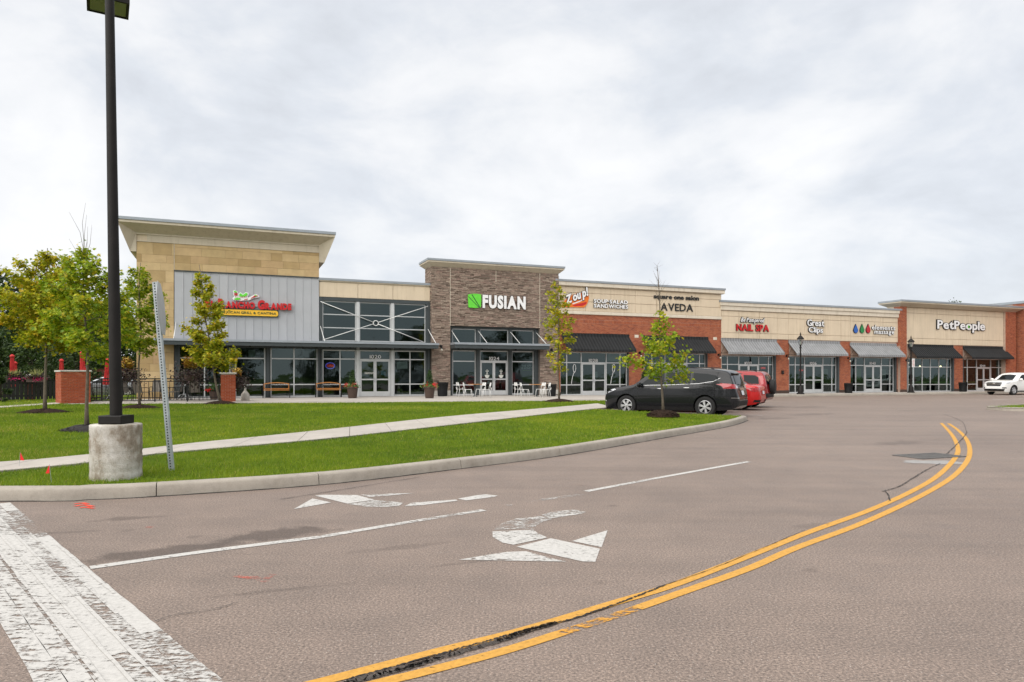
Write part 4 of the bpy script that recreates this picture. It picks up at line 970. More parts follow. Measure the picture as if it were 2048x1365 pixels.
# brick block at the far right that stands forward
fr_ = froot('shop_building', s1+6, 0, ZE, 'red brick block standing forward at the right end of the row', 'building')
a = s1+.45; zr = HT(2040, 606, .8)
g = MB(); g.box(a, a+9, -5.0, 8, ZE-.1, zr); g.build('wall', 'mortar', fr_)
g = MB(); bricks(g, -5.0, .3, ZE+.1, zr, None, side=a); tag(g.build('brickwork', 'brick', fr_, fix=False), kind='stuff')
g = MB(); bricks(g, a, a+9, ZE+.1, zr, -5.0); tag(g.build('brickwork', 'brick', fr_, fix=False), kind='stuff')
MB().box(a-.08, a+9.1, -5.1, 8.1, zr, zr+.22).build('coping', 'coping', fr_)

# ---------------------------------------------------------------- signs on the facade
def box_px(u0, v0, u1, v1, o):          # left-top and right-bottom pixels -> s0, s1, z0, z1
    return S(u0, o), S(u1, o), None, None
def sroot(name, u, v, o, label): return froot(name, S(u, o), o, HT(u, v, o), label, 'sign')
def zr2(ua, va, ub, vb, o): return (HT(ua, va, o)+HT(ub, vb, o))/2
sg = sroot('shop_sign', 500, 610, .06, 'red restaurant letters with hat emblem and yellow panel on grey metal'); o = .06
z0, z1 = zr2(436, 617, 582, 621.8, o), zr2(436, 596.8, 510, 601.5, o)
sign_text(sg, 'RANCHO GRANDE', S(436, o), S(582.6, o), z0, z1, -.07, 'red_letter', .065, .14, gap=.05, small=[1]+[.72]*5+[1, 1]+[.72]*5, space=.22)
sign_text(sg, 'EL', S(408, o), S(431, o), z0, z1, -.07, 'red_letter', .045, .14, gap=.05, small=[1, .72])
yz0, yz1 = zr2(437, 630, 556, 634, o), zr2(437, 618.3, 556, 623, o); ya, yb2 = S(437, o), S(556, o); rr = (yz1-yz0)/2*.7
def rrect(x0, x1, z0, z1, r, n=5):
    out = []
    for cx_, cz_, a0 in ((x1-r, z1-r, 0), (x0+r, z1-r, 90), (x0+r, z0+r, 180), (x1-r, z0+r, 270)): out += [(cx_+r*math.cos(R(a0+90*i/n)), cz_+r*math.sin(R(a0+90*i/n))) for i in range(n+1)]
    return out
MB().prism(rrect(ya-.03, yb2+.03, yz0-.03, yz1+.03, rr), -.14, -.06).build('panel_rim', 'dark_green', sg); MB().prism(rrect(ya, yb2, yz0, yz1, rr), -.16, -.141).build('panel', 'yellow_panel', sg)
sign_text(sg, 'MEXICAN GRILL & CANTINA', ya+.10, yb2-.10, yz0+.09, yz1-.09, -.162, 'dark_green', .022, .012, gap=.09)
MB().box(S(408, o), S(582, o), -.072, -.06, z0+.16, z0+.24).build('raceway', 'sign_back', sg)
def c7(x, y): u, v = 400+.1074*x, 560+.1074*y; return S(u, .1), HT(u, v, .1)
def emb(par, pts, y, mat, name='emblem_piece', dep=.03, f=c7): MB().prism([f(*p) for p in pts], y-dep, y).build(name, mat, par)
em = link('emblem', None, sg); ORG[em.name] = ORG[sg.name]
for k, pts in enumerate(([(612,205),(640,193),(708,228),(712,300),(640,310),(620,290)], [(600,345),(640,304),(720,298),(880,300),(898,330),(860,374),(760,392),(660,388),(618,374)], [(714,305),(716,252),(750,234),(800,266),(850,231),(902,242),(908,282),(880,334),(740,325)], [(790,378),(900,332),(1010,278),(1050,268),(1108,305),(1098,326),(1010,343),(900,384),(820,388)])): emb(em, pts, -.07-.004*k, 'white_letter')
for pts, m_ in (([(730,300),(735,260),(755,252),(800,285),(850,248),(885,255),(888,275),(850,312),(760,316)], 'green_letter'), ([(635,355),(680,334),(745,340),(755,365),(700,379),(650,376)], 'green_letter'), ([(940,352),(1025,285),(1085,300),(1000,332)], 'red_letter'), ([(815,370),(880,352),(895,358),(840,374)], 'red_letter'), ([(635,272),(700,266),(700,290),(640,296)], 'red_letter'), ([(632,250),(698,246),(699,256),(633,262)], 'red_letter'), ([(630,210),(650,205),(695,232),(696,238),(632,234)], 'green_letter')): emb(em, pts, -.118, m_)
emb(em, [(1010,292),(1030,281),(1060,300),(1040,309)], -.150, 'green_letter', dep=.01)
for i in range(6): x = 655+i*40; yq = 318+3*math.sin(i); emb(em, [(x, yq), (x+20, yq-3), (x+12, yq+14)], -.150, 'red_letter', dep=.008)
# green leaf square and white letters
sg = sroot('shop_sign', 992, 604, .3, 'white block letters beside a green square on ledge stone'); o = .32
def c8(x, y): u, v = 900+.0977*x, 560+.0977*y; return S(u, o), HT(u, v, o)
q = [(368,302),(440,290),(540,288),(632,302),(636,420),(628,565),(520,580),(380,565),(370,430)]
MB().prism([c8(*p) for p in q], -.36, -.29).build('emblem', 'green_letter', sg)
for pts in ([(436,302),(452,302),(618,568),(600,570)], [(368,335),(372,352),(578,566),(594,562)]): MB().prism([c8(*p) for p in pts], -.365, -.361).build('emblem_vein', 'dark_green', sg)
sign_text(sg, 'FUSIAN', S(964.5, o), S(1050.5, o), zr2(970, 617, 1050, 620.3, o), zr2(970, 590, 1050, 594, o), -.29, 'white_letter', .055, .10, gap=.07, back='black_letter', bback=.062)
# soup shop
sg = sroot('shop_sign', 1150, 603, .05, 'orange soup bowl emblem with white script lettering'); o = .08
def c6(x, y): u, v = 1110+.1465*x, 560+.1465*y; return S(u, o), HT(u, v, o)
MB().prism([c6(*p) for p in [(88,370),(100,330),(140,280),(200,225),(300,185),(400,180),(455,200),(462,250),(445,310),(420,355),(395,378)]], -.10, -.052).build('bowl', 'orange_panel', sg)
emb(sg, [(232,325),(330,290),(395,258),(400,268),(335,302),(242,336)], -.10, 'white_letter', 'bowl_rim', .01, c6)
emb(sg, [(235,345),(330,325),(430,300),(425,330),(380,355),(260,362)], -.10, 'red_letter', 'bowl_foot', .006, c6)
a_, b_2 = c6(110, 330), c6(475, 130)
sign_text(sg, 'Zoup!', a_[0]+.05, b_2[0]-.05, a_[1]+.14, b_2[1]-.18, -.10, 'white_letter', .035, .07, shear=.35, gap=-.02, back='black_letter', bback=.075, rot=R(22))
sg = sroot('shop_sign', 1220, 609, .05, 'white capitals naming soup, salad and sandwiches on cream stucco')
sign_text(sg, 'SOUP·SALAD', S(1187, o), S(1254.5, o), zr2(1187, 606.5, 1254, 609, o), zr2(1187, 598.6, 1254, 601.5, o), -.055, 'white_letter', .03, .09, gap=.09, back='black_letter', bback=.05, space=.15)
sign_text(sg, 'SANDWICHES', S(1187, o), S(1255, o), zr2(1187, 615.5, 1254, 618.4, o), zr2(1187, 608, 1254, 611.2, o), -.055, 'white_letter', .03, .09, gap=.09, back='black_letter', bback=.05)
sg = sroot('shop_sign', 1352, 606, .05, 'two lines of thin black salon letters on cream stucco')
sign_text(sg, 'square one salon', S(1307.5, o), S(1397.7, o), zr2(1307, 600, 1397, 604.5, o), zr2(1307, 588, 1397, 592.5, o), -.055, 'black_letter', .028, .05, gap=.05, space=.28)
sign_text(sg, 'AVEDA', S(1321.5, o), S(1386, o), zr2(1321, 621, 1386, 624.5, o), zr2(1321, 606, 1386, 609.5, o), -.055, 'black_letter', .012, .05, gap=.08)
sg = sroot('shop_sign', 1504, 650, .05, 'red nail salon capitals under white script lettering')
sign_text(sg, 'Be Pampered', S(1481, o), S(1528, o), zr2(1481, 646, 1528, 649, o), zr2(1481, 635, 1528, 638, o), -.055, 'white_letter', .01, .08, shear=.4, gap=.05, back='black_letter', bback=.10)
sign_text(sg, 'NAIL SPA', S(1472, o), S(1537, o), zr2(1472, 661.5, 1537, 664.5, o), zr2(1472, 647.5, 1537, 651, o), -.055, 'red_letter', .03, .10, gap=.06, back='black_letter', bback=.042)
sg = sroot('shop_sign', 1630, 654, .05, 'white hair salon letters with black edges in two lines')
sign_text(sg, 'Great', S(1613.5, o), S(1647, o), HT(1630, 653, o), HT(1630, 640, o), -.055, 'white_letter', .015, .10, gap=.06, back='black_letter', bback=.065)
sign_text(sg, 'Clips', S(1616.5, o), S(1644.5, o), HT(1630, 669, o), HT(1630, 655, o), -.055, 'white_letter', .015, .10, gap=.06, back='black_letter', bback=.065)
sg = sroot('shop_sign', 1750, 660, .05, 'blue, green and red drops beside small white spa letters')
for u, m_ in ((1710.8, 'blue_drop'), (1723.6, 'green_drop'), (1735.8, 'red_drop')):
    c_, z_ = S(u, o), HT(u, 661, o); sc_ = F(c_, o)[1]/FPX; r_ = 5.4*sc_
    def drop(k): return [(c_+k*r_*math.cos(t_), z_+k*r_*math.sin(t_)) for t_ in [R(q) for q in range(155, 386, 15)]]+[(c_+k*r_*.45, z_+k*r_*1.35), (c_, z_+k*r_*2.1), (c_-k*r_*.45, z_+k*r_*1.35)]
    MB().prism(drop(1.12), -.12, -.052).build('drop_shadow', 'black_letter', sg); MB().prism(drop(1.0), -.14, -.121).build('drop', m_, sg)
sign_text(sg, 'elements', S(1743, o), S(1789.5, o), HT(1766, 660.5, o), HT(1766, 651.5, o), -.055, 'white_letter', .012, .08, gap=.12, back='black_letter', bback=.045)
sign_text(sg, 'massage', S(1748, o), S(1787, o), HT(1766, 671.5, o), HT(1766, 662.5, o), -.055, 'white_letter', .012, .08, gap=.11, back='black_letter', bback=.045)
sg = sroot('shop_sign', 1920, 654, .05, 'white rounded pet shop letters outlined in black')
sign_text(sg, 'PetPeople', S(1873.5, o), S(1968.5, o), zr2(1873, 662, 1968, 668, o), zr2(1873, 640, 1968, 645, o), -.055, 'white_letter', .022, .10, gap=.06, back='black_letter', bback=.07)
c_, z_ = S(1935.6, o), HT(1935.6, 654.5, o)
for dx, dz, r_ in ((0, -.03, .07), (-.08, .07, .03), (-.03, .11, .03), (.03, .11, .03), (.08, .07, .03)): MB().prism([(c_+dx+r_*math.cos(t_), z_+dz+r_*math.sin(t_)) for t_ in [2*math.pi*i/8 for i in range(8)]], -.175, -.161).build('paw_mark', 'green_letter', sg)

# neon, posters and stickers behind the glass
def neon(u, v, w, h, label, txt='OPEN', ring=True):
    s, z = S(u, -.3), HT(u, v, -.3); n = froot('neon_sign', s, -.3, z, label, 'neon sign')
    if ring: MB().tube([(s+w/2*math.cos(t_), .31, z+h/2*math.sin(t_)) for t_ in [2*math.pi*i/24 for i in range(25)]], .022, 6, caps=False).build('neon_ring', 'neon_blue', n, smooth=True)
    sign_text(n, txt, s-w*.36, s+w*.36, z-h*.22, z+h*.22, .31, 'neon_red', .01, .02, gap=.08, one='neon_letters')
neon(660.6, 732, .52, .34, 'oval blue and red neon sign in the restaurant window'); neon(1526, 736.5, .62, .36, 'red neon open sign in the nail salon window', ring=False); neon(1602, 741, .5, .3, 'red neon sign in the hair salon window', ring=False)
def poster(u0, v0, u1, v1, mat, label, cat='poster', o=-.24):
    a, b = S(u0, o), S(u1, o); z0_, z1_ = HT((u0+u1)/2, v1, o), HT((u0+u1)/2, v0, o); p = froot('window_poster', (a+b)/2, o, z0_, label, cat)
    MB().box(a, b, -o, -o+.004, z0_, z1_).build('poster_sheet', mat, p); return p
poster(762, 742, 771, 751, 'paper_blue', 'small blue notice on the glass door of number 1020'); poster(794, 724, 815, 738, 'paper', 'pale poster in window right of door 1020'); poster(497, 700, 510, 715, 'paper', 'pale square notice high in restaurant window above the bench')
poster(1189.5, 744, 1195, 755, 'paper', 'white paper notice taped on the right leaf of door 1028'); poster(1216, 709, 1239, 722, 'paper', 'pale poster in transom right of door 1028')
poster(1648, 738, 1656, 749, 'paper', 'framed white notice right of door 1036'); poster(1713, 738, 1722, 760, 'paper_green', 'pale green poster left of door 1040'); poster(1764.5, 739, 1772, 761, 'paper', 'white poster right of door 1040')
p = poster(1828.5, 736, 1844, 762, 'interior_ceiling', 'tall pet picture at the left of the pet shop window'); p = poster(1878.5, 736, 1893, 762, 'interior_ceiling', 'tall pet picture at the right of the pet shop window')
ap = poster(1041, 729.5, 1066, 755, 'poster_dark', 'window advertisement about an app right of door 1024')
sign_text(ap, 'THIS APP', S(1043, -.2), S(1063, -.2), HT(1053, 734, -.2), HT(1053, 730, -.2), .215, 'white_letter', .03, .004, one='lettering'); sign_text(ap, 'IS MONEY.', S(1043, -.2), S(1065, -.2), HT(1053, 739, -.2), HT(1053, 735, -.2), .215, 'white_letter', .03, .004, one='lettering')
MB().box(S(1045, -.2), S(1062, -.2), .21, .214, HT(1053, 742, -.2), HT(1053, 740.5, -.2)).build('green_bar', 'paper_green', ap)
# white spoon shapes painted on the soup shop windows
for u, lb in ((1147, 'white spoon drawing on the window left of door 1028'), (1225.5, 'white spoon drawing on the window right of door 1028')):
    s, zt_, zb_ = S(u, -.1), HT(u, 728, -.1), HT(u, 768, -.1); sp_ = froot('spoon_decal', s, -.1, zb_, lb, 'decal'); L_ = zt_-zb_
    MB().tube([(s+.10+.10*math.cos(t_), .155, zt_-.3+.27*math.sin(t_)) for t_ in [2*math.pi*i/18 for i in range(19)]], .02, 5, caps=False).tube([(s+.08, .155, zt_-.56), (s-.05, .155, zb_+.45), (s-.13, .155, zb_)], .018, 5).build('spoon_outline', 'white_letter', sp_)
# door decals: round emblem on both leaves of 1024, small lines of text as bars
for u in (974.5, 1002.5):
    s, z = S(u, -.1), HT(u, 748, -.1); d_ = froot('door_decal', s, -.1, z, 'white bottle and bowl drawing on the %s leaf of door 1024' % ('left' if u < 980 else 'right'), 'decal')
    g = MB(); g.prism([(s-.16, z-.08), (s-.13, z-.20), (s-.05, z-.28), (s+.05, z-.28), (s+.13, z-.20), (s+.16, z-.08)], .128, .132).box(s-.06, s+.06, .128, .132, z-.04, z+.02).box(s-.04, s+.04, .128, .132, z+.05, z+.10).box(s-.10, s+.10, .128, .132, z+.14, z+.20).box(s-.03, s+.03, .128, .132, z+.23, z+.27); g.build('drawing', 'paper', d_)
s, z = S(739, -.1), HT(739, 746, -.1); d_ = froot('door_decal', s, -.1, z, 'two lines of small white writing on door 1020', 'decal')
g = MB()
for r_ in range(2):
    x = s-.28
    while x < s+.25: w = rb.uniform(.03, .08); g.box(x, x+w, .128, .132, z-.07*r_, z-.07*r_+.035); x += w+.02
g.build('lettering', 'paper', d_)
# warm bulbs inside
for u, v, lb in ((1840, 733.5, 'left lit bulb hanging in the pet shop window'), (1881, 733.5, 'right lit bulb hanging in the pet shop window'), (664, 699, 'left lit bulb of the restaurant ceiling lamp'), (669, 698.5, 'right lit bulb of the restaurant ceiling lamp')):
    s, z = S(u, -1.5), HT(u, v, -1.5); l_ = froot('ceiling_lamp', s, -1.5, z, lb, 'lamp')
    MB().lathe([(.01, z-.06), (.06, z-.03), (.07, z+.02), (.03, z+.07)], 8, (s, 1.5)).build('bulb', 'bulb_lit', l_, smooth=True); MB().tube([(s, 1.5, z+.07), (s, 1.5, z+.5)], .008, 5).build('cord', 'black_metal', l_)

# wall lanterns
for u, v, o, lb in ((881.6, 693, .29, 'black gooseneck wall lantern on ledge stone left of door 1024'), (1102.6, 700, .29, 'black gooseneck wall lantern on ledge stone right of door 1024'), (1279, 706, .01, 'small wall lantern on the brick pier between black awnings'), (1437, 710, .01, 'small wall lantern on the brick pier behind the parked cars'), (1573, 712, .01, 'small wall lantern above the dark alarm box'), (1696, 717, .01, 'small wall lantern on the brick pier left of door 1040'), (1812, 721, .26, 'small wall lantern on the tall pier beside the pet shop')):
    s, z = S(u, o), HT(u, v, o); l_ = froot('wall_lantern', s, o, z, lb, 'lantern')
    MB().lathe([(.09, 0), (.09, .02), (.05, .03)], 10, (s, z), ax='y').xf(Matrix.Translation((0, -o-.03, 0))).build('backplate', 'black_metal', l_)
    MB().tube([(s, -o-.02, z), (s, -o-.10, z+.08), (s, -o-.20, z+.05), (s, -o-.22, z-.06)], .014, 6).build('arm', 'black_metal', l_, smooth=True)
    MB().lathe([(.02, z-.06), (.07, z-.14), (.055, z-.16)], 8, (s, -o-.22)).build('shade', 'black_metal', l_, smooth=True); MB().lathe([(.05, z-.30), (.06, z-.22), (.05, z-.16)], 8, (s, -o-.22)).build('globe', 'bulb_glass', l_, smooth=True)
s, z = S(1565, .02), HT(1565, 745, .02); a_ = froot('alarm_box', s, .02, z, 'dark alarm box on the brick pier between doors 1032 and 1036', 'alarm box')
MB().bbox(s-.11, s+.11, -.10, -.012, z-.14, z+.14, .02).build('casing', 'black_plastic', a_); MB().lathe([(.06, 0), (.07, .02), (.02, .03)], 10, (s, z), ax='y').xf(Matrix.Translation((0, -.13, 0))).build('bell', 'brown_pot', a_)

# ---------------------------------------------------------------- street furniture
def litter(u, v, w_px, label):
    x, y = G(u, v, .25) if u < 1200 else F(S(u, 1.3), 1.3); zb = zp(fs_of(x, y)[0])+.014; r = w_px*y/FPX/2; H_ = r*2*1.22
    b_ = empty('litter_bin', (x, y, zb), 0, label, 'bin', 'black litter bins along the shop walk')
    MB().lathe([(r*.80, .0), (r*.80, .04), (r*.86, H_*.5), (r*.97, H_-.08), (r, H_-.07), (r, H_), (r*.82, H_), (r*.80, H_-.12), (.01, H_-.14)], 20, caps=False).build('bin_body', 'black_plastic', b_, smooth=40)
    for i in range(20):
        t_ = 2*math.pi*i/20; c_, s_ = math.cos(t_), math.sin(t_); MB().tube([(c_*r*.82, s_*r*.82, .05), (c_*r*.88, s_*r*.88, H_*.5), (c_*r*.985, s_*r*.985, H_-.09)], .009, 4).build('bin_slat', 'black_metal', b_)
for u, v, w, lb in ((885, 793.5, 23, 'black litter bin left of the bistro chairs by ledge stone'), (1103, 792.5, 20, 'black litter bin behind the right bistro chairs'), (1697, 787, 16.5, 'black litter bin by the pier left of door 1040'), (1926, 786, 15.5, 'black litter bin between the two pet shop windows')): litter(u, v, w, lb)
rl = random.Random(77)
def leafblob(name, mat, parent, n, fn, size, seed=1, flat=False):
    """many small leaf faces; fn gives a random point"""
    rg = random.Random(seed); g = MB()
    for _ in range(n):
        p = Vector(fn(rg)); a = Vector((rg.gauss(0,1), rg.gauss(0,1), rg.gauss(0,1))).normalized(); b = a.orthogonal().normalized(); s = size*rg.uniform(.6, 1.3)
        g.add([p, p+a*s*.5+b*s*.28, p+a*s, p+a*s*.5-b*s*.28], [(0,1,2,3)])
    return g.build(name, mat, parent, fix=False)
islands('shrub_leaf', [(0,(.012,.030,.008)),(.5,(.025,.058,.012)),(1,(.045,.085,.018))], .6, .2, 5, 0); islands('plant_leaf', [(0,(.05,.10,.02)),(.6,(.10,.17,.035)),(1,(.20,.24,.07))], .6, .2, 5, 0)
islands('red_flower', [(0,(.45,.01,.012)),(1,(.65,.03,.03))], .6, .1, 5, 0); islands('pink_flower', [(0,(.50,.015,.10)),(1,(.62,.04,.20))], .6, .1, 5, 0); islands('coleus', [(0,(.30,.20,.03)),(.5,(.45,.33,.05)),(1,(.35,.12,.03))], .6, .1, 5, 0); islands('dark_foliage', [(0,(.02,.012,.012)),(.6,(.05,.03,.028)),(1,(.04,.05,.02))], .7, .2, 5, 0); islands('grass_plume', [(0,(.16,.20,.06)),(1,(.34,.32,.12))], .7, .1, 5, 0)
def planter(u, v, label, sgn):
    x, y = G(u, v, .26); zb = .264; p = empty('planter', (x, y, zb), 0, label, 'planter', 'tapered pots beside the restaurant doors')
    MB().lathe([(.21, 0), (.23, .02), (.30, .55), (.335, .56), (.335, .64), (.29, .64), (.27, .58), (.01, .58)], 24, caps=False).build('pot', 'brown_pot', p, smooth=35)
    leafblob('conifer', 'shrub_leaf', p, 900, lambda r: (lambda h, a, q: (q*math.cos(a), q*math.sin(a), .62+h))(*(lambda h: (h, r.uniform(0, 6.28), .24*(1-h/.95)**.6*r.uniform(.55, 1)))(r.uniform(0, .92))), .07, int(u))
    leafblob('trailing_leaves', 'plant_leaf', p, 420, lambda r: (r.gauss(0, .17), r.gauss(0, .17), .60+abs(r.gauss(0, .09))), .09, int(u)+1)
    leafblob('flowers', 'red_flower', p, 90, lambda r: (sgn*.30+r.gauss(0, .07), -.1+r.gauss(0, .07), .72+r.gauss(0, .06)), .07, int(u)+2); leafblob('flowers', 'red_flower', p, 40, lambda r: (-sgn*.12+r.gauss(0, .08), -.22+r.gauss(0, .05), .72+r.gauss(0, .09)), .06, int(u)+3)
planter(705, 797, 'tapered brown pot with a small conifer and red flowers left of door 1020', -1); planter(859, 797, 'tapered brown pot with a small conifer and red flowers beside ledge stone', 1)
def bench():
    b_ = empty('bench', (0, 0, 0)); W_ = .68
    for i in range(4): MB().bbox(-W_, W_, -.27+i*.115, -.17+i*.115, .415, .445, .008).build('seat_slat', 'wood_bench', b_)
    g = MB(); n = 12
    top = [(-W_+2*W_*i/n, .80+.075*math.sin(math.pi*i/n)) for i in range(n+1)]
    pts = top+[(x, z-.055) for x, z in top[::-1]]; g = MB(); g.add([(x, .235, z) for x, z in pts]+[(x, .275, z) for x, z in pts], [(i, i+1, len(pts)-2-i, len(pts)-1-i) for i in range(n)]+[(len(pts)+i, len(pts)+len(pts)-1-i, len(pts)+len(pts)-2-i, len(pts)+i+1) for i in range(n)]+[(i, len(pts)+i, len(pts)+(i+1) % len(pts), (i+1) % len(pts)) for i in range(len(pts))])
    g.build('top_rail', 'wood_bench', b_); MB().bbox(-W_, W_, .215, .255, .47, .525, .006).build('bottom_rail', 'wood_bench', b_)
    for x in (-W_, W_-.05): MB().bbox(x, x+.05, .226, .266, .525, .80, .006).build('back_stile', 'wood_bench', b_)
    g = MB()
    for i in range(9): x = -.56+i*.14; g.tube([(x-.07, .24, .53), (x+.07, .245, .79)], .008, 5).tube([(x+.07, .24, .53), (x-.07, .245, .79)], .008, 5)
    g.build('iron_lattice', 'black_metal', b_)
    for x in (-W_-.03, W_+.03):
        g = MB(); g.tube([(x, -.27, 0), (x, -.24, .2), (x, -.25, .42), (x, -.27, .60), (x, -.20, .66), (x, .1, .64), (x, .24, .66)], .019, 6).tube([(x, .30, 0), (x, .22, .22), (x, .22, .44), (x, .27, .84)], .019, 6).tube([(x, -.25, .42), (x, .22, .44)], .018, 6).tube([(x, -.24, .2), (x, 0, .28), (x, .22, .22)], .014, 6); g.build('end_frame', 'black_metal', b_, smooth=True)
    return b_
b0 = bench()
for k, (u, v, lb) in enumerate(((553, 795.5, 'curved wooden bench with black iron ends nearer the ash urn'), (657, 795.5, 'curved wooden bench with black iron ends beside the potted conifer'))):
    o_ = b0 if k == 0 else ctree(b0); x, y = F(S(u, .62), .62); o_.location = (x, y, .264); o_.rotation_euler = (0, 0, FROT-R(4)); tag(o_, lb, 'bench', 'benches by the restaurant windows')
x, y = G(490.5, 801.5, .26); a_ = empty('ash_urn', (x, y, .264), 0, 'pale plastic smoking receptacle with a tall neck by brick pillar', 'ash urn')
MB().lathe([(.20, 0), (.21, .03), (.20, .30), (.10, .44), (.05, .50), (.042, .85)], 20).build('urn_body', 'beige_plastic', a_, smooth=40); MB().lathe([(.05, .85), (.075, .88), (.075, .96), (.05, .99), (.01, 1.0)], 14).build('urn_cap', 'beige_plastic', a_, smooth=40); MB().box(-.03, .03, -.078, -.06, .89, .94).build('slot', 'black_plastic', a_)
# white bistro chairs and wooden tables
def bistro_chair():
    c = empty('bistro_chair', (0, 0, 0)); MB().bbox(-.19, .19, -.19, .19, .445, .465, .01).build('seat', 'white_metal', c)
    for x in (-.18, .18):
        MB().tube([(x*1.15, -.23, 0), (x, -.17, .45)], .013, 6).build('leg', 'white_metal', c, smooth=True); MB().tube([(x*1.1, .27, 0), (x, .19, .45)], .013, 6).build('leg', 'white_metal', c, smooth=True)
        MB().tube([(x, .19, .45), (x*.92, .27, .84)], .013, 6).build('back_post', 'white_metal', c, smooth=True)
    MB().tube([(-.166, .27, .84), (.166, .27, .84)], .013, 6).build('top_rail', 'white_metal', c)
    for x in (-.07, .0, .07): MB().box(x-.014, x+.014, .205, .215, .47, .62).xf(Matrix.Rotation(R(-11), 4, 'X') @ Matrix.Translation((0, .0, 0))).build('back_slat', 'white_metal', c)
    MB().bbox(-.165, .165, .245, .258, .66, .82, .004).build('back_panel', 'white_metal', c)
    return c
bc = bistro_chair(); first = True
def put_copy(src, flag, x, y, z, rz, label, cat, group):
    o_ = src if not flag[0] else ctree(src); flag[0] = True; o_.location = (x, y, z); o_.rotation_euler = (0, 0, rz); return tag(o_, label, cat, group)
fl = [False]
for u, v, rz, lb in ((923, 794, 95, 'outer white bistro chair left of the left wooden table'), (936, 795.5, 80, 'inner white bistro chair left of the left wooden table'), (961, 794.5, -75, 'inner white bistro chair right of the left wooden table'), (972, 796, -100, 'outer white bistro chair right of the left wooden table'), (1039, 793.5, 95, 'outer white bistro chair left of the right wooden table'), (1050, 795, 80, 'inner white bistro chair left of the right wooden table'), (1081, 793, -75, 'inner white bistro chair right of the right wooden table'), (1091, 794.5, -100, 'outer white bistro chair right of the right wooden table')):
    x, y = G(u, v, .264); put_copy(bc, fl, x, y, zp(fs_of(x, y)[0])+.014, FROT+R(rz), lb, 'chair', 'white bistro chairs')
for k, (u, v, lb) in enumerate(((950, 793.5, 'small wooden bistro table in front of the left leaf of door 1024'), (1073, 792.5, 'small wooden bistro table in front of the app advertisement'))):
    x, y = G(u, v, .264); t_ = empty('bistro_table', (x, y, zp(fs_of(x, y)[0])+.014), FROT, lb, 'table', 'bistro tables')
    MB().bbox(-.33, .33, -.33, .33, .715, .745, .005).build('table_top', 'wood_top', t_); MB().lathe([(.17, 0), (.16, .02), (.05, .06), (.045, .10), (.06, .66), (.14, .71)], 12).build('pedestal', 'charcoal_metal', t_, smooth=40)
# lamp posts
def lamppost():
    L_ = empty('lamp_post', (0, 0, 0)); MB().lathe([(.28, 0), (.28, .06), (.20, .12), (.18, .45), (.12, .55), (.075, .62)], 16).build('base', 'bronze_pole', L_, smooth=35)
    MB().lathe([(.065, .60), (.055, 1.8), (.05, 3.35), (.09, 3.38), (.09, 3.42), (.055, 3.46), (.06, 3.56), (.10, 3.62)], 14).build('shaft', 'bronze_pole', L_, smooth=35)
    MB().lathe([(.105, 3.63), (.19, 4.02)], 8, caps=False).build('lantern_glass', 'clear_glass', L_)
    g = MB()
    for i in range(8): t_ = 2*math.pi*i/8; c_, s_ = math.cos(t_), math.sin(t_); g.tube([(c_*.11, s_*.11, 3.62), (c_*.195, s_*.195, 4.03)], .011, 4)
    g.build('lantern_frame', 'bronze_pole', L_); MB().lathe([(.25, 4.03), (.26, 4.06), (.20, 4.14), (.10, 4.26), (.05, 4.30), (.03, 4.36), (.05, 4.40), (.03, 4.46), (.004, 4.56)], 14).build('lantern_roof', 'bronze_pole', L_, smooth=40); MB().lathe([(.04, 3.64), (.05, 3.8), (.02, 3.9)], 8).build('lamp_core', 'bulb_glass', L_)
    return L_
l0 = lamppost(); fl = [False]
for u, v, o, lb in ((1601, 791.5, 2.5, 'bronze lantern post in front of door 1036'), (1822, 787, 2.5, 'bronze lantern post in front of the pet shop pier')):
    s = S(u, o); x, y = F(s, o); put_copy(l0, fl, x, y, zp(s)+.01, 0, lb, 'lamp post', 'lantern posts along the shop walk')
s = S(1826, 2.62); x, y = F(s, 2.62); p = empty('parking_sign', (x, y, zp(s)), FROT, 'narrow white parking sign on a thin pole by the lantern post', 'sign')
MB().tube([(0, 0, 0), (0, 0, 2.72)], .03, 8).build('pole', 'galvanised', p); MB().bbox(-.15, .15, -.045, -.03, 2.05, 2.72, .004).build('sign_plate', 'white_metal', p)
g = MB()
for i in range(5): g.box(-.11, .11, -.0475, -.046, 2.14+i*.11, 2.17+i*.11)
g.build('sign_print', 'red_letter', p)

# ---------------------------------------------------------------- light pole, leaning sign post, flags
px_, py_ = -5.27, 9.32; zg = zl(px_, py_); LP = empty('light_pole', (px_, py_, zg-.03), 0, 'tall dark light pole on a round stained concrete base', 'light pole')
zt_ = .86-zg+.03; g = MB(); rp = random.Random(6); prof = []; n = 40; rows = 26
for i in range(rows+1):
    z = (zt_-.012)*i/rows; r = .311+(.003 if (i % 7) in (3,) else 0)-(.005 if i % 8 == 5 else 0); prof.append((r+rp.uniform(-.0012, .0012), z))
prof += [(.300, zt_), (.01, zt_+.004)]
g.lathe(prof, n, caps=False); g.v = [(x*(1+rp.uniform(-.006, .006)), y*(1+rp.uniform(-.006, .006)), z) for x, y, z in g.v]; g.build('concrete_base', 'pole_base_concrete', LP, smooth=50)
MB().bbox(-.155, .155, -.155, .155, zt_+.004, zt_+.115, .012).build('base_cover', 'bronze_pole', LP)
lean = -.082/5.25
g = MB(); n = 16; rings = [(zt_+.115, .076), (2.5, .070), (4.5, .062), (7.1, .054)]; g.tube([(lean*(z-zt_), 0, z) for z, r in rings], [r for z, r in rings], 18); g.build('shaft', 'bronze_pole', LP, smooth=40)
zh_ = 6.9-zg+.03
hd = link('lamp_head', None, LP); hd.location = (-5.92-px_, 10.26-py_, zh_); hd.rotation_euler = (0, 0, R(30.5))
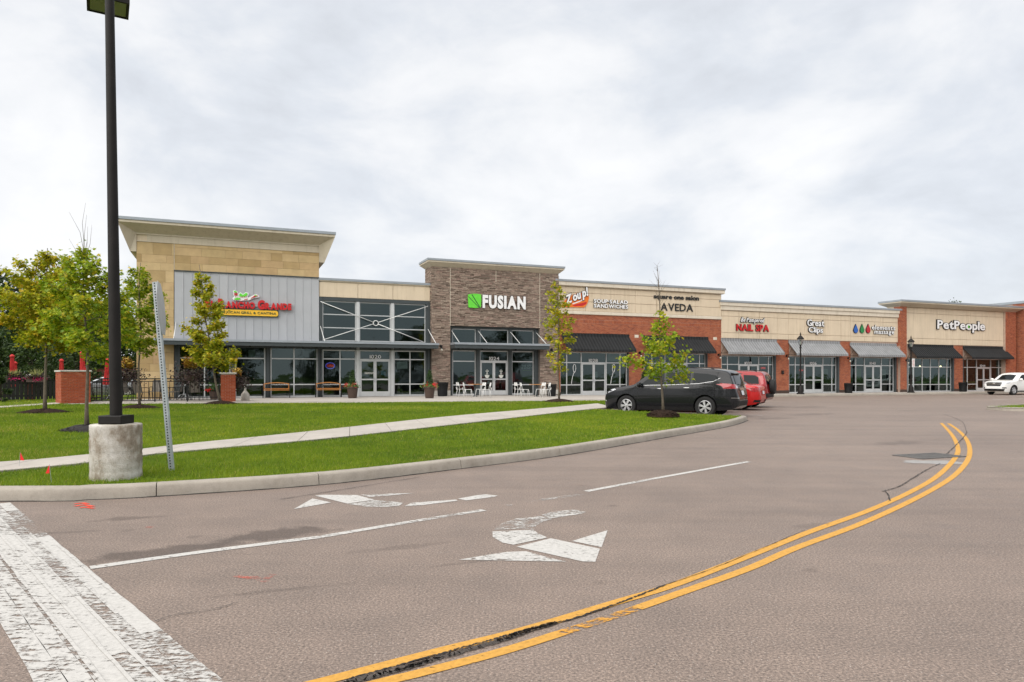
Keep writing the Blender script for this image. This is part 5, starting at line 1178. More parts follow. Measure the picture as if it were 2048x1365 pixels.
MB().box(-.0, .95, -.035, .035, 6.99-zg, 7.07-zg).xf(Matrix.Translation((lean*6.2, 0, 0)) @ Matrix.Rotation(math.atan2(10.26-py_, -5.92-px_-lean*6.2), 4, 'Z')).build('arm', 'bronze_pole', LP)
g = MB(); g.box(-.27, .27, -.27, .27, .03, .22).box(-.27, .27, -.27, -.235, 0, .03).box(-.27, .27, .235, .27, 0, .03).box(-.27, -.235, -.234, .234, 0, .03).box(.235, .27, -.234, .234, 0, .03); g.build('housing', 'bronze_pole', hd)
MB().box(-.23, .23, -.23, .23, .012, .028).build('lens', 'lens_glass', hd)
x, y = G(342.5, 938, .17); SP = empty('sign_post', (x, y, zl(x, y)-.05), 0, 'leaning perforated steel post carrying a sign seen edge on', 'sign post')
H_ = 2.75; topx = (308-1024)/FPX*10-x; tilt = math.atan2(topx, H_); g = MB(); w, fl_ = .031, .05
nh = 68; dz = H_/nh; hs_ = .0095
for i in range(nh):
    z0_, z1_ = i*dz, (i+1)*dz; zc_ = (z0_+z1_)/2; yb_ = -.006
    ring = [(-w, z0_), (w, z0_), (w, z1_), (-w, z1_)]; hole = [(-hs_, zc_-hs_), (hs_, zc_-hs_), (hs_, zc_+hs_), (-hs_, zc_+hs_)]
    g.add([(a, yb_, b) for a, b in ring]+[(a, yb_, b) for a, b in hole], [(0,1,5,4),(1,2,6,5),(2,3,7,6),(3,0,4,7)])
g.add([(-w, -.006, 0), (-w-.008, .03, 0), (-w-.008, .03, H_), (-w, -.006, H_)], [(0,1,2,3)]).add([(w, -.006, 0), (w+.008, .03, 0), (w+.008, .03, H_), (w, -.006, H_)], [(0,1,2,3)]).add([(-w-.004, .028, 0), (w+.004, .028, 0), (w+.004, .028, H_), (-w-.004, .028, H_)], [(0,1,2,3)], 1)
ps = g.build('post', ['galvanised', 'black_metal'], SP, fix=False); ps.rotation_euler = (0, tilt, 0)
vd = Vector((-.487, 1)).normalized(); ang = math.atan2(vd.y, vd.x)-R(7.0)
g = MB(); r_ = .375/math.cos(R(22.5)); pts = [(r_*math.cos(R(22.5+45*i)), r_*math.sin(R(22.5+45*i))) for i in range(8)]
g.prism([(a, b) for a, b in pts], -.002, .002); sp2 = g.build('sign_panel', 'sign_back', SP); sp2.location = (math.sin(tilt)*(2.34)+.062, .0, 2.36); sp2.rotation_euler = (Matrix.Rotation(tilt, 3, 'Y') @ Matrix.Rotation(ang, 3, 'Z')).to_euler()
for u, v, ub, lb, r0 in ((38, 918, 38, 'small red marker flag behind the footpath edge', 8), (108, 945, 103, 'small red marker flag on the grass left of the pole base', -12)):
    x, y = G(ub, v+14, .18); z_ = zl(x, y); f_ = empty('marker_flag', (x, y, z_), 0, lb, 'flag', 'red utility marker flags'); hgt = .22
    MB().tube([(0, 0, -.02), (math.sin(R(r0*.6))*hgt, 0, hgt)], .0025, 5).build('wire', 'galvanised', f_)
    tx = math.sin(R(r0*.6))*hgt; g = MB(); pts = [(tx, hgt), (tx-.004, hgt-.115), (tx-.055 if r0 < 0 else tx+.05, hgt-.118)]
    g.add([(a, .004*k, b) for k, (a, b) in enumerate(pts)]+[(a, .006+.004*k, b) for k, (a, b) in enumerate(pts)], [(0,1,2), (5,4,3), (0,3,4,1), (1,4,5,2), (2,5,3,0)]); g.build('pennant', 'flag_red', f_)

# ---------------------------------------------------------------- patio at the left
def brick_pillar(x, y, z, rz, w, h, label, n_side):
    p = empty('brick_pillar', (x, y, z), rz, label, 'pillar', 'brick pillars of the patio'); hw = w/2; d = .05
    MB().box(-hw+.012, hw-.012, -hw+.012, hw-.012, 0, h).build('core', 'mortar', p)
    bl = (w-.011*n_side)/n_side; cache = {}
    def brick_at(cx_, cz_, L_, face):
        key = (round(L_, 3))
        if key not in cache: cache[key] = MB().bbox(-L_/2, L_/2, -.02, .012, -.0285, .0285, .004).mesh('brick', 'pillar_brick')
        o_ = link('brick', cache[key], p); rz_ = (0, -90, 90)[face]
        if face == 0: o_.location = (cx_, -hw+.012-.002+rb.uniform(-.0015, .0015), cz_)
        elif face == 1: o_.location = (-hw+.012-.002+rb.uniform(-.0015, .0015), cx_, cz_); o_.rotation_euler = (0, 0, R(-90))
        else: o_.location = (hw-.012+.002+rb.uniform(-.0015, .0015), cx_, cz_); o_.rotation_euler = (0, 0, R(90))
    rows = int(h/.068)
    for r in range(rows):
        zc_ = r*.068+.033
        for face in ((0, 1) if rz > R(30) else (0, 2)):
            if r % 2 == 0: xs = [(-hw+(bl+.011)*i+bl/2+.0055, bl) for i in range(n_side)]
            else: xs = [(-hw+bl*.25+.003, bl*.5)]+[(-hw+(bl+.011)*(i+.5)+bl/2+.0055, bl) for i in range(n_side-1)]+[(hw-bl*.25-.003, bl*.5)]
            for cx_, L_ in xs: brick_at(cx_, zc_, L_, face)
    g = MB(); bricks(g, -hw, hw, 0, rows*.068, 0); g.xf(Matrix.Rotation(math.pi, 4, 'Z') @ Matrix.Translation((0, -hw+.012, 0))); tag(g.build('brickwork', 'brick', p, fix=False), kind='stuff')
    MB().bbox(-hw-.05, hw+.05, -hw-.05, hw+.05, h, h+.075, .015).build('cap', 'concrete_cap', p)
    return p
brick_pillar(-20.25, 32.3, .25, R(43.4), 1.16, 1.43, 'wide brick pillar with pale cap at the patio corner', 5)
brick_pillar(-13.75, 33.9, .25, FROT, .66, 1.33, 'narrow brick pillar with pale cap beside the ash urn', 3)
x, y = G(56, 800, .26); brick_pillar(x, y+.2, .25, R(35), .36, 1.25, 'thin brick pillar in the black fence behind flowers', 2)
def railing(a, b, h, label, sp=.18, posts=4):
    a, b = Vector(a), Vector(b); L_ = (b-a).length; rz = math.atan2((b-a).y, (b-a).x); r_ = empty('railing', (a.x, a.y, .262), rz, label, 'railing')
    for z, t_ in ((h, .022), (h-.13, .018), (.20, .018), (.07, .018)): MB().box(0, L_, -t_, t_, z-t_, z+t_).build('rail', 'black_metal', r_)
    bm_ = MB().box(-.009, .009, -.009, .009, .07, h-.13).mesh('baluster', 'black_metal'); k = int(L_/sp)
    for i in range(1, k): o_ = link('baluster', bm_, r_); o_.location = (L_*i/k, 0, 0)
    pm = MB().box(-.028, .028, -.028, .028, 0, h+.03).mesh('post', 'black_metal')
    for i in range(posts+1): o_ = link('post', pm, r_); o_.location = (L_*i/posts, 0, 0)
    return r_
railing((-19.75, 32.6), (-14.2, 33.95), 1.10, 'black metal railing along the patio front')
railing((-19.9, 33.0), (-20.6, 37.0), 1.10, 'black metal railing running back from the wide brick pillar', posts=3)
# slatted black fence at far left
def slat_fence(a, b, h, w, gap, mat, label, z=.25, top=True):
    a, b = Vector(a), Vector(b); L_ = (b-a).length; rz = math.atan2((b-a).y, (b-a).x); r_ = empty('fence', (a.x, a.y, z), rz, label, 'fence'); n = int(L_/(w+gap)); m_ = MB().bbox(0, w, -.012, .012, .04, h, .003).mesh('slat', mat)
    for i in range(n): o_ = link('slat', m_, r_); o_.location = (i*(w+gap), rb.uniform(-.003, .003), rb.uniform(-.01, .01))
    for zz_ in (.18, h-.2): MB().box(0, L_, .013, .05, zz_, zz_+.09).build('fence_rail', mat, r_)
    if top: MB().box(-.02, L_, -.05, .05, h+.012, h+.045).build('fence_cap', mat, r_)
    return r_
p0, p1 = G(-30, 803, .25), G(104, 800, .25)
slat_fence(p0, (p1[0], p1[1]+.4), 1.02, .15, .035, 'fence_black', 'low black slatted fence left of the wide brick pillar')
p0, p1 = P(165, 752, 50), P(275, 752, 52); slat_fence((p0.x, p0.y), (p1.x, p1.y), 1.70, .14, .012, 'fence_red', 'red brown board fence behind the patio umbrellas')
def flower_box(u, v, label, seed):
    x, y = G(u, 801, .25); f_ = empty('flower_box', (x, y-.12, 1.17), R(8), label, 'flower box', 'flower boxes on the black fence')
    MB().bbox(-.42, .42, -.12, .12, .0, .17, .01).build('box', 'brown_pot', f_); leafblob('foliage', 'dark_foliage', f_, 420, lambda r: (r.gauss(0, .24), r.gauss(0, .10), .2+abs(r.gauss(0, .12))), .10, seed); leafblob('flowers', 'pink_flower', f_, 170, lambda r: (.1+r.gauss(0, .17), -.12+r.gauss(0, .06), .15+r.gauss(0, .05)), .06, seed+1)
    g = MB(); rg = random.Random(seed+2)
    for _ in range(60): a = rg.uniform(0, 6.28); r_ = rg.uniform(.1, .45); h = rg.uniform(.3, .55); g.add([(rg.gauss(0, .05)-.006, 0, .18), (rg.gauss(0, .05)+.006, 0, .18), (math.cos(a)*r_, math.sin(a)*r_*.5, .2+h)], [(0,1,2)])
    g.build('grass_plume', 'grass_plume', f_, fix=False)
flower_box(76, 752, 'flower box with pink petunias right of the thin brick pillar', 31); flower_box(33, 756, 'flower box with pink petunias left of the thin brick pillar', 41)
def coleus(u, z, y, label, seed, sc=1.0, pot=True):
    x = (u-1024)/FPX*y; c_ = empty('hanging_planter', (x, y, z), 0, label, 'planter', 'tall coleus planters on the patio')
    MB().lathe([(.10*sc, -.05), (.20*sc, .02), (.24*sc, .24), (.26*sc, .26)], 14).build('pot', 'brown_pot', c_, smooth=35)
    leafblob('trailing_leaves', 'dark_foliage', c_, 900, lambda r: (r.gauss(0, .34*sc), r.gauss(0, .26*sc), .22+r.gauss(0, .20*sc)), .11, seed)
    g = MB(); rg = random.Random(seed)
    for _ in range(46):
        a = rg.uniform(0, 6.28); r_ = rg.uniform(.02, .40)*sc; h = rg.uniform(.40, .75)*sc; tp = Vector((math.cos(a)*r_, math.sin(a)*r_, .42+h)); bs = tp*.35; bs.z = .35
        for k in range(6): q = bs.lerp(tp, .35+.65*k/6); s = .15*sc*(1.1-.1*k); aa = rg.uniform(0, 6.28); d = Vector((math.cos(aa), math.sin(aa), .5))*s; e_ = Vector((-math.sin(aa), math.cos(aa), 0))*s*.45; g.add([q, q+d*.5+e_, q+d, q+d*.5-e_], [(0,1,2,3)])
    g.build('coleus_spikes', 'coleus', c_, fix=False)
coleus(380, 1.28, 33.6, 'big coleus planter on the railing beside the leaning post', 51, 1.15); coleus(256, 1.3, 33.2, 'coleus planter on the railing behind the light pole', 61); coleus(474, .95, 34.3, 'coleus planter peeking out behind the narrow brick pillar', 71, .8)
x, y = G(428, 799, .26); f_ = empty('flower_pot', (x, y, .264), 0, 'dark pot of red flowers left of the narrow brick pillar', 'flower pot')
MB().lathe([(.18, 0), (.24, .40), (.26, .42)], 14).build('pot', 'brown_pot', f_, smooth=35); leafblob('foliage', 'shrub_leaf', f_, 420, lambda r: (r.gauss(0, .18), r.gauss(0, .15), .5+abs(r.gauss(0, .16))), .10, 8); leafblob('flowers', 'red_flower', f_, 90, lambda r: (-.2+r.gauss(0, .10), -.15+r.gauss(0, .06), .5+r.gauss(0, .04)), .07, 9)
def parasol(u, vt, y, label, tilt=0, zb=.25):
    x = (u-1024)/FPX*y; zt = CAMZ-(vt-HOR)/FPX*y; p_ = empty('closed_parasol', (x, y, zb), 0, label, 'parasol', 'closed red patio parasols'); p_.rotation_euler = (0, R(tilt), 0); H_ = zt-zb
    MB().tube([(0, 0, 0), (0, 0, H_-.05)], .022, 8).build('pole', 'charcoal_metal', p_); MB().lathe([(.26, 0), (.26, .05), (.05, .09)], 14).build('base', 'charcoal_metal', p_, smooth=35)
    g = MB(); n = 20; prof = [(.19, H_-1.42), (.17, H_-1.2), (.11, H_-.85), (.115, H_-.6), (.10, H_-.3), (.085, H_-.16)]; vs_ = []
    for r_, z in prof:
        for j in range(n): t_ = 2*math.pi*j/n; q = r_*(1 if j % 2 else .68); vs_.append((q*math.cos(t_), q*math.sin(t_), z))
    g.add(vs_, [(i*n+j, i*n+(j+1) % n, (i+1)*n+(j+1) % n, (i+1)*n+j) for i in range(len(prof)-1) for j in range(n)]); g.build('folded_canopy', 'umbrella_red', p_, fix=False); MB().lathe([(.10, H_-.17), (.125, H_-.10), (.06, H_-.02), (.02, H_)], 12).build('vent_cap', 'umbrella_red', p_, smooth=40)
for u, vt, y, lb, tl in ((24.5, 709, 37, 'tallest closed red parasol at the far left', 0), (30, 723, 39.5, 'short closed red parasol partly behind the tallest one', 0), (123, 718, 40, 'closed red parasol above the wide brick pillar', 0), (174, 703, 38.5, 'closed red parasol leaning behind the young tree trunk', -7), (163.5, 721, 43, 'thin closed red parasol left of the leaning parasol', 0), (211, 717, 37.5, 'closed red parasol just left of the light pole', 3)): parasol(u, vt, y, lb, tl)
# sling chairs and tables on the patio
def sling_chair():
    c = empty('patio_chair', (0, 0, 0)); MB().bbox(-.24, .24, -.25, .22, .40, .425, .01).build('seat', 'chair_mesh', c); g = MB(); g.add([(-.24, .22, .42), (.24, .22, .42), (.24, .36, .95), (.12, .37, .99), (-.12, .37, .99), (-.24, .36, .95)], [(0,1,2,3,4,5)]); g.build('backrest', 'chair_mesh', c, fix=False)
    for x in (-.26, .26):
        MB().tube([(x, -.28, 0), (x, -.24, .40), (x, -.22, .62), (x, .0, .66), (x, .30, .64)], .016, 6).build('arm_frame', 'black_metal', c, smooth=True); MB().tube([(x, .34, 0), (x, .22, .36), (x, .37, .97)], .016, 6).build('leg', 'black_metal', c, smooth=True)
    MB().tube([(-.26, .37, .97), (-.12, .375, 1.0), (.12, .375, 1.0), (.26, .37, .97)], .016, 6).build('top_rail', 'black_metal', c, smooth=True); return c
sc0 = sling_chair(); fl = [False]
for u, y, rz, lb in ((186, 34.6, 160, 'brown sling chair behind the left end of the railing'), (204, 36.2, -60, 'brown sling chair left of the light pole'), (262, 35.2, 90, 'brown sling chair right of the light pole'), (283, 34.6, 165, 'brown sling chair behind the slim tree trunk'), (312, 36.6, 10, 'brown sling chair against the stone wall'), (337, 35.0, 150, 'brown sling chair right of the leaning sign post'), (352, 36.4, -80, 'brown sling chair under the big coleus planter'), (392, 35.2, 190, 'brown sling chair right of the big coleus planter')):
    x = (u-1024)/FPX*y; put_copy(sc0, fl, x, y, .264, R(rz), lb, 'chair', 'sling chairs on the patio')
for u, y, lb in ((228, 35.6, 'round patio table behind the light pole'), (368, 35.4, 'round patio table with splayed pale legs under the coleus')):
    x = (u-1024)/FPX*y; t_ = empty('patio_table', (x, y, .264), 0, lb, 'table', 'round patio tables'); MB().lathe([(.45, .70), (.46, .715), (.45, .73)], 20).build('table_top', 'charcoal_metal', t_, smooth=35); MB().tube([(0, 0, .25), (0, 0, .70)], .03, 8).build('pedestal', 'steel_light', t_)
    for k in range(4): a = R(45+90*k); MB().tube([(0, 0, .34), (math.cos(a)*.2, math.sin(a)*.2, .26), (math.cos(a)*.38, math.sin(a)*.38, .01)], .018, 6).build('leg', 'steel_light', t_, smooth=True)
# clipped bush by the brick pier behind the dark car
x, y = F(S(1292, 1.0), 1.0); bs = empty('shrub', (x, y, .15), 0, 'dark evergreen shrub by the brick pier behind the dark car', 'shrub')
leafblob('foliage', 'shrub_leaf', bs, 1800, lambda r: (lambda h, a: (.55*(1-h/1.75)**.5*math.cos(a)*r.uniform(.6, 1), .5*(1-h/1.75)**.5*math.sin(a)*r.uniform(.6, 1), h))(r.uniform(.05, 1.7), r.uniform(0, 6.28)), .12, 5); MB().tube([(0, 0, -.05), (0, 0, .6)], .03, 6).build('stem', 'bark_dark', bs)

# ---------------------------------------------------------------- trees
def leafmat(name, stops, trans=.4):
    t = NT(name); f = t.n('ShaderNodeNewGeometry').outputs['Random Per Island']; c = t.ramp(f, stops)
    n = t.noise(1.1, 3, .5); c = t.mix(1.0, c, t.ramp(n, [(.3, (.80, .92, .8)), (.7, (1.25, 1.05, 1.0))]), 'MULTIPLY')
    b = t.pbr(c, .55, 0, None, .3); tl = t.n('ShaderNodeBsdfTranslucent'); t.l(c, tl.inputs[0]); ms = t.n('ShaderNodeMixShader'); ms.inputs[0].default_value = trans
    t.l(b.outputs[0], ms.inputs[1]); t.l(tl.outputs[0], ms.inputs[2]); t.l(ms.outputs[0], t.out.inputs[0])
leafmat('maple_green', [(0,(.12,.21,.010)),(.3,(.21,.31,.013)),(.6,(.30,.39,.018)),(.88,(.44,.46,.025)),(1,(.56,.44,.03))])
leafmat('maple_yellow', [(0,(.17,.23,.010)),(.3,(.28,.33,.012)),(.6,(.39,.40,.016)),(.88,(.52,.46,.02)),(1,(.56,.36,.03))])
leafmat('wood_leaf', [(0,(.016,.036,.010)),(.5,(.030,.062,.014)),(1,(.060,.095,.022))], .25)
LEAF = [(.0, .0), (.30, .02), (.58, .20), (.34, .30), (.66, .64), (.24, .58), (.0, 1.05)]
def maple(x, y, z, H_, cb, rad, label, seed, nleaf, ls=.11, mat='maple_green', lean=(0, 0), env=None, limbs=20, dead=0.0, trunk=.035, name='maple_tree'):
    rg = random.Random(seed); t_ = empty(name, (x, y, z-.03), 0, label, 'tree', 'young maples on the lawn')
    env = env or [(0, .55), (.25, 1), (.55, .8), (.85, .38), (1, .12)]
    def axis(h): q = h/H_; return Vector((lean[0]*q**.8+.03*math.sin(h*2+seed), lean[1]*q+.03*math.sin(h*1.7+seed*2), h))
    Ht = H_*.97; pts = [axis(Ht*i/10) for i in range(11)]
    MB().tube(pts, [trunk*(1-.85*i/10)+.004+(.02*max(0, 1-i) if i == 0 else 0) for i in range(11)], 9).build('trunk', 'bark', t_, smooth=True)
    g = MB(); tips = []
    if dead:
        for k in range(7):
            b = axis(Ht*rg.uniform(.86, 1)); d = Vector((rg.gauss(0, .22), rg.gauss(0, .15), 1)).normalized()*dead*rg.uniform(.5, 1); m_ = b+d*.5+Vector((rg.gauss(0, .05), 0, 0)); g.tube([b, m_, b+d+Vector((rg.gauss(0, .08), 0, 0))], [.006, .004, .002], 4)
    for i in range(limbs):
        q = (i+rg.uniform(.2, .8))/limbs; h = cb+(H_-cb)*q*.93; b = axis(h*.96 if h > .5 else h); a = i*2.4+rg.uniform(-.5, .5); L_ = rad*interp(env, q)*rg.uniform(.70, 1.12)
        if L_ < .05:
            for _ in range(2): dd2 = Vector((rg.gauss(0, .8), rg.gauss(0, .5), 1)).normalized()*rg.uniform(.2, .5); g.tube([b, b+dd2], [.005, .002], 4)
            continue
        up = rg.uniform(.25, .75)+.5*q; d = Vector((math.cos(a), math.sin(a), up*.8)); e_ = b+Vector((d.x*L_, d.y*L_, d.z*L_*.7)); m_ = b.lerp(e_, .5)+Vector((0, 0, -.06*L_))
        g.tube([b, m_, e_], [trunk*.32*(1-q*.5), trunk*.2, .004], 5); tips.append((b, m_, e_, L_))
        for k in range(rg.randint(3, 5)):
            s = rg.uniform(.3, .95); c = (b.lerp(m_, s*2) if s < .5 else m_.lerp(e_, s*2-1)); a2 = a+rg.choice((-1, 1))*rg.uniform(.4, 1.2); l2 = L_*rg.uniform(.2, .42)
            e2 = c+Vector((math.cos(a2)*l2, math.sin(a2)*l2, rg.uniform(-.05, .5)*l2)); g.tube([c, e2], [.005, .002], 4); tips.append((c, c.lerp(e2, .5), e2, l2*1.4))
    g.build('limbs', 'bark', t_, smooth=True)
    wsum = sum(q[3] for q in tips); V, Fc = [], []
    for (b, m_, e_, L_) in tips:
        for _ in range(max(3, int(2.5*nleaf*L_/wsum))):
            s = rg.random()**.6; c = (b.lerp(m_, s*2) if s < .5 else m_.lerp(e_, s*2-1)); c = c+Vector((rg.gauss(0, .06+.07*L_), rg.gauss(0, .06+.07*L_), rg.gauss(-.01, .07+.06*L_)))
            out = Vector((c.x-axis(c.z).x, c.y-axis(c.z).y, 0)); out = out.normalized() if out.length > .01 else Vector((1, 0, 0))
            d = (out*rg.uniform(.3, 1)+Vector((rg.gauss(0, .6), rg.gauss(0, .6), rg.gauss(-.45, .5)))).normalized(); sd = d.cross(Vector((rg.gauss(0, .5), rg.gauss(0, .5), 1))).normalized(); nr = sd.cross(d); sz = .84*ls*rg.uniform(.6, 1.2); fold = rg.uniform(.1, .4); k0 = len(V)
            left = [c+(d*yy+sd*xx+nr*(abs(xx)*fold))*sz for xx, yy in LEAF]; right = [c+(d*yy-sd*xx+nr*(abs(xx)*fold))*sz for xx, yy in LEAF[1:-1]]
            V += left+right; nL = len(LEAF); Fc.append(tuple(range(k0, k0+nL))); Fc.append((k0,)+(k0+nL-1,)+tuple(k0+nL+j for j in range(nL-3, -1, -1)))
    MB().add(V, Fc).build('crown', mat, t_, fix=False); return t_
TREES = [
 (90, 826, .24, 5.75, 2.35, 1.75, 'yellow green young maple in front of the thin brick pillar', 3, 4000, .125, 'maple_yellow', (.05, 0), 26, 0, .05, None),
 (177, 861, .21, 4.55, 1.95, .98, 'bright green young maple with bare top twigs beside the light pole', 5, 2000, .105, 'maple_green', (-.12, 0), 24, .95, .04, [(0, .75), (.2, 1), (.5, .85), (.8, .5), (1, .15)]),
 (278, 817, .25, 5.75, 2.35, 1.10, 'slim young maple before the stone tower wall', 8, 2000, .12, 'maple_green', (.05, 0), 22, 0, .04, None),
 (442, 808.5, .25, 6.35, 1.75, 1.12, 'young maple leaning left in front of the grey metal panel', 9, 2300, .135, 'maple_yellow', (-1.05, .1), 26, 0, .05, [(0, 1.0), (.2, .9), (.5, .62), (.85, .30), (1, .1)]),
 (1117, 804, .25, 6.2, 1.7, .85, 'sparse upright young maple in front of the ledge stone corner', 14, 620, .14, 'maple_yellow', (0, 0), 26, 0, .036, [(0, .4), (.3, .7), (.5, .95), (.8, .45), (1, .3)]),
 (1325, 0, .27, 4.75, 1.30, .92, 'young maple with a bare leader in front of the dark car', 20, 700, .115, 'maple_green', (-.14, 0), 26, .35, .034, [(0, .85), (.2, 1), (.4, .55), (.55, .22), (.66, .12), (.68, 0), (1, 0)])]
rm = random.Random(8)
for (u, v, zg, H_, cb, rad, lb, sd, nl, ls, mt, ln, lm, dd, tk, ev) in TREES:
    if v: x, y = G(u, v, zg)
    else: y = 22.4; x = (u-1024)/FPX*y
    maple(x, y, zg+.06, H_, cb-zg, rad, lb, sd, nl, ls, mt, ln, ev, lm, dd, tk)
    rx, ry = {90: (.85, .75), 177: (.62, .55), 278: (.8, .6), 442: (.75, .55), 1117: (.75, .6), 1325: (.5, .45)}[u]; MULCH.append((x, y, rx, ry))
    g = MB(); n = 28; rings = [(1.0, -.05), (.96, .03), (.75, .095), (.45, .145), (.15, .165)]; vs_ = []
    for k, (q, zz_) in enumerate(rings):
        for j in range(n): a = 2*math.pi*j/n; e_ = q*(1+.10*math.sin(a*3+sd)+.05*math.sin(a*7+sd*2)); vs_.append((math.cos(a)*rx*e_, math.sin(a)*ry*e_, zz_+rm.uniform(-.012, .015)))
    vs_.append((0, 0, .17)); g.add(vs_, [(i*n+j, i*n+(j+1) % n, (i+1)*n+(j+1) % n, (i+1)*n+j) for i in range(len(rings)-1) for j in range(n)]+[((len(rings)-1)*n+j, (len(rings)-1)*n+(j+1) % n, len(vs_)-1) for j in range(n)])
    for _ in range(800):                       # loose wood chips
        a = rm.uniform(0, 6.28); q = math.sqrt(rm.random())*1.03; cx_, cy_ = math.cos(a)*rx*q, math.sin(a)*ry*q; cz_ = .035+.14*(1-q)+rm.uniform(-.005, .02); b = rm.uniform(0, 6.28); L_ = rm.uniform(.02, .06); w_ = rm.uniform(.006, .014)
        dx, dy = math.cos(b)*L_, math.sin(b)*L_; ex, ey = -math.sin(b)*w_, math.cos(b)*w_; tz = rm.uniform(-.015, .02); g.add([(cx_-ex, cy_-ey, cz_), (cx_+ex, cy_+ey, cz_+.004), (cx_+dx+ex, cy_+dy+ey, cz_+tz), (cx_+dx-ex, cy_+dy-ey, cz_+tz-.004)], [(0,1,2,3)])
    o_ = g.build('mulch', 'mulch' if u != 177 else 'mulch_dark', None, fix=False); o_.location = (x, y, zg-.03); tag(o_, 'wood chip mulch mound under the %s' % lb.split(' in front')[0].split(' beside')[0].split(' before')[0], 'mulch', kind='stuff')
# taller trees behind
def bigtree(x, y, H_, rad, label, seed, nclump=46, nleaf=120, ls=.30, z=0, name='broadleaf_tree', conic=False, cb=.18, group='trees behind the shops', mat='wood_leaf'):
    rg = random.Random(seed); t_ = empty(name, (x, y, z), 0, label, 'tree', group)
    MB().tube([(0, 0, -.2), (.1, 0, H_*.3), (0, .1, H_*.6), (0, 0, H_*.9)], [.028*H_, .02*H_, .012*H_, .01], 8).build('trunk', 'bark_dark', t_, smooth=True)
    V, Fc = [], []; g = MB()
    for k in range(nclump):
        q = cb+(1-cb)*rg.random()**.85; r_ = rad*((1-q)*1.15 if conic else math.sin(math.pi*min(1, max(.12, (q-cb)/(1-cb)*.86+.12)))**.6)*math.sqrt(rg.random()); a = rg.uniform(0, 6.28); c = Vector((math.cos(a)*r_, math.sin(a)*r_, H_*q*.94)); cr = rad*rg.uniform(.20, .36)*(.6 if conic else 1)
        if k % 2 == 0: g.tube([(0, 0, max(.3, c.z-r_*.9)), c*.6+Vector((0, 0, c.z*.35)), c], [.05, .03, .01], 4)
        for _ in range(nleaf):
            d = Vector((rg.gauss(0, 1), rg.gauss(0, 1), rg.gauss(0, .75))).normalized()*cr*(rg.random()**.4); p = c+d; n1 = Vector((rg.gauss(0, 1), rg.gauss(0, 1), rg.gauss(.3, 1))).normalized(); b = n1.orthogonal().normalized(); s = ls*rg.uniform(.5, 1.2); e_ = n1.cross(b); k0 = len(V); V += [p, p+b*s*.5+e_*s*.3, p+b*s, p+b*s*.5-e_*s*.3]; Fc.append((k0, k0+1, k0+2, k0+3))
    g.build('limbs', 'bark_dark', t_); MB().add(V, Fc).build('crown', mat, t_, fix=False); return t_
for k, (u, y, vt, rad, lb) in enumerate(((-40, 58, 520, 5.0, 'dark tree at the left edge behind the patio'), (28, 62, 532, 4.4, 'tall dark tree rising left of the yellow maple'), (95, 60, 575, 4.2, 'dark tree behind the yellow maple'), (150, 66, 590, 4.4, 'dark tree behind the bright green maple'), (205, 60, 612, 3.6, 'dark tree behind the light pole'), (250, 64, 640, 3.4, 'dark tree against the left edge of the stone tower'))):
    x = (u-1024)/FPX*y; bigtree(x, y, CAMZ-(vt-HOR)/FPX*y, rad, lb, 100+k, 60, 150, .34, cb=.05)
bigtree((-4-1024)/FPX*33.5, 33.5, 3.4, .52, 'dense dark arborvitae at the left edge of the lawn', 120, 60, 110, .12, .2, 'conifer_tree', True, .03)
bigtree((62-1024)/FPX*44, 44, 3.6, 1.8, 'rounded dark shrub behind the closed parasols', 121, 40, 120, .2, .2, 'large_shrub', False, .03); bigtree((150-1024)/FPX*47, 47, 3.9, 2.4, 'wide dark shrub behind the patio fence', 122, 46, 120, .22, .2, 'large_shrub', False, .03); bigtree((-25-1024)/FPX*44, 44, 4.2, 2.0, 'tall dark shrub behind the left end of the fence', 124, 40, 120, .2, .2, 'large_shrub', False, .03)
for u, vt, rad, sd, lb in ((1852, 603, 1.6, 130, 'small tree top showing left above the pet shop roof'), (1908, 596, 2.2, 131, 'small tree top showing centrally above the pet shop roof')):
    x = (u-1024)/FPX*92; bigtree(x, 92, CAMZ-(vt-HOR)/FPX*92, rad, lb, sd, 26, 60, .3, cb=.45)
# trees across the road, mirrored in the shop windows
bt = bigtree(-34, -34, 11, 4.6, 'leafy tree across the road mirrored in the shop windows', 140, 50, 80, .5, cb=.08, group='trees across the road')
for x, y, sc_ in ((-22, -42, .8), (-11, -38, 1.1), (-2, -45, .7), (9, -40, .95), (20, -44, 1.15), (33, -38, .8), (48, -30, 1.0), (-48, -28, 1.2), (62, -20, 1.0)):
    c_ = ctree(bt); c_.location = (x, y, 0); c_.scale = (sc_, sc_, sc_); c_.rotation_euler = (0, 0, x)

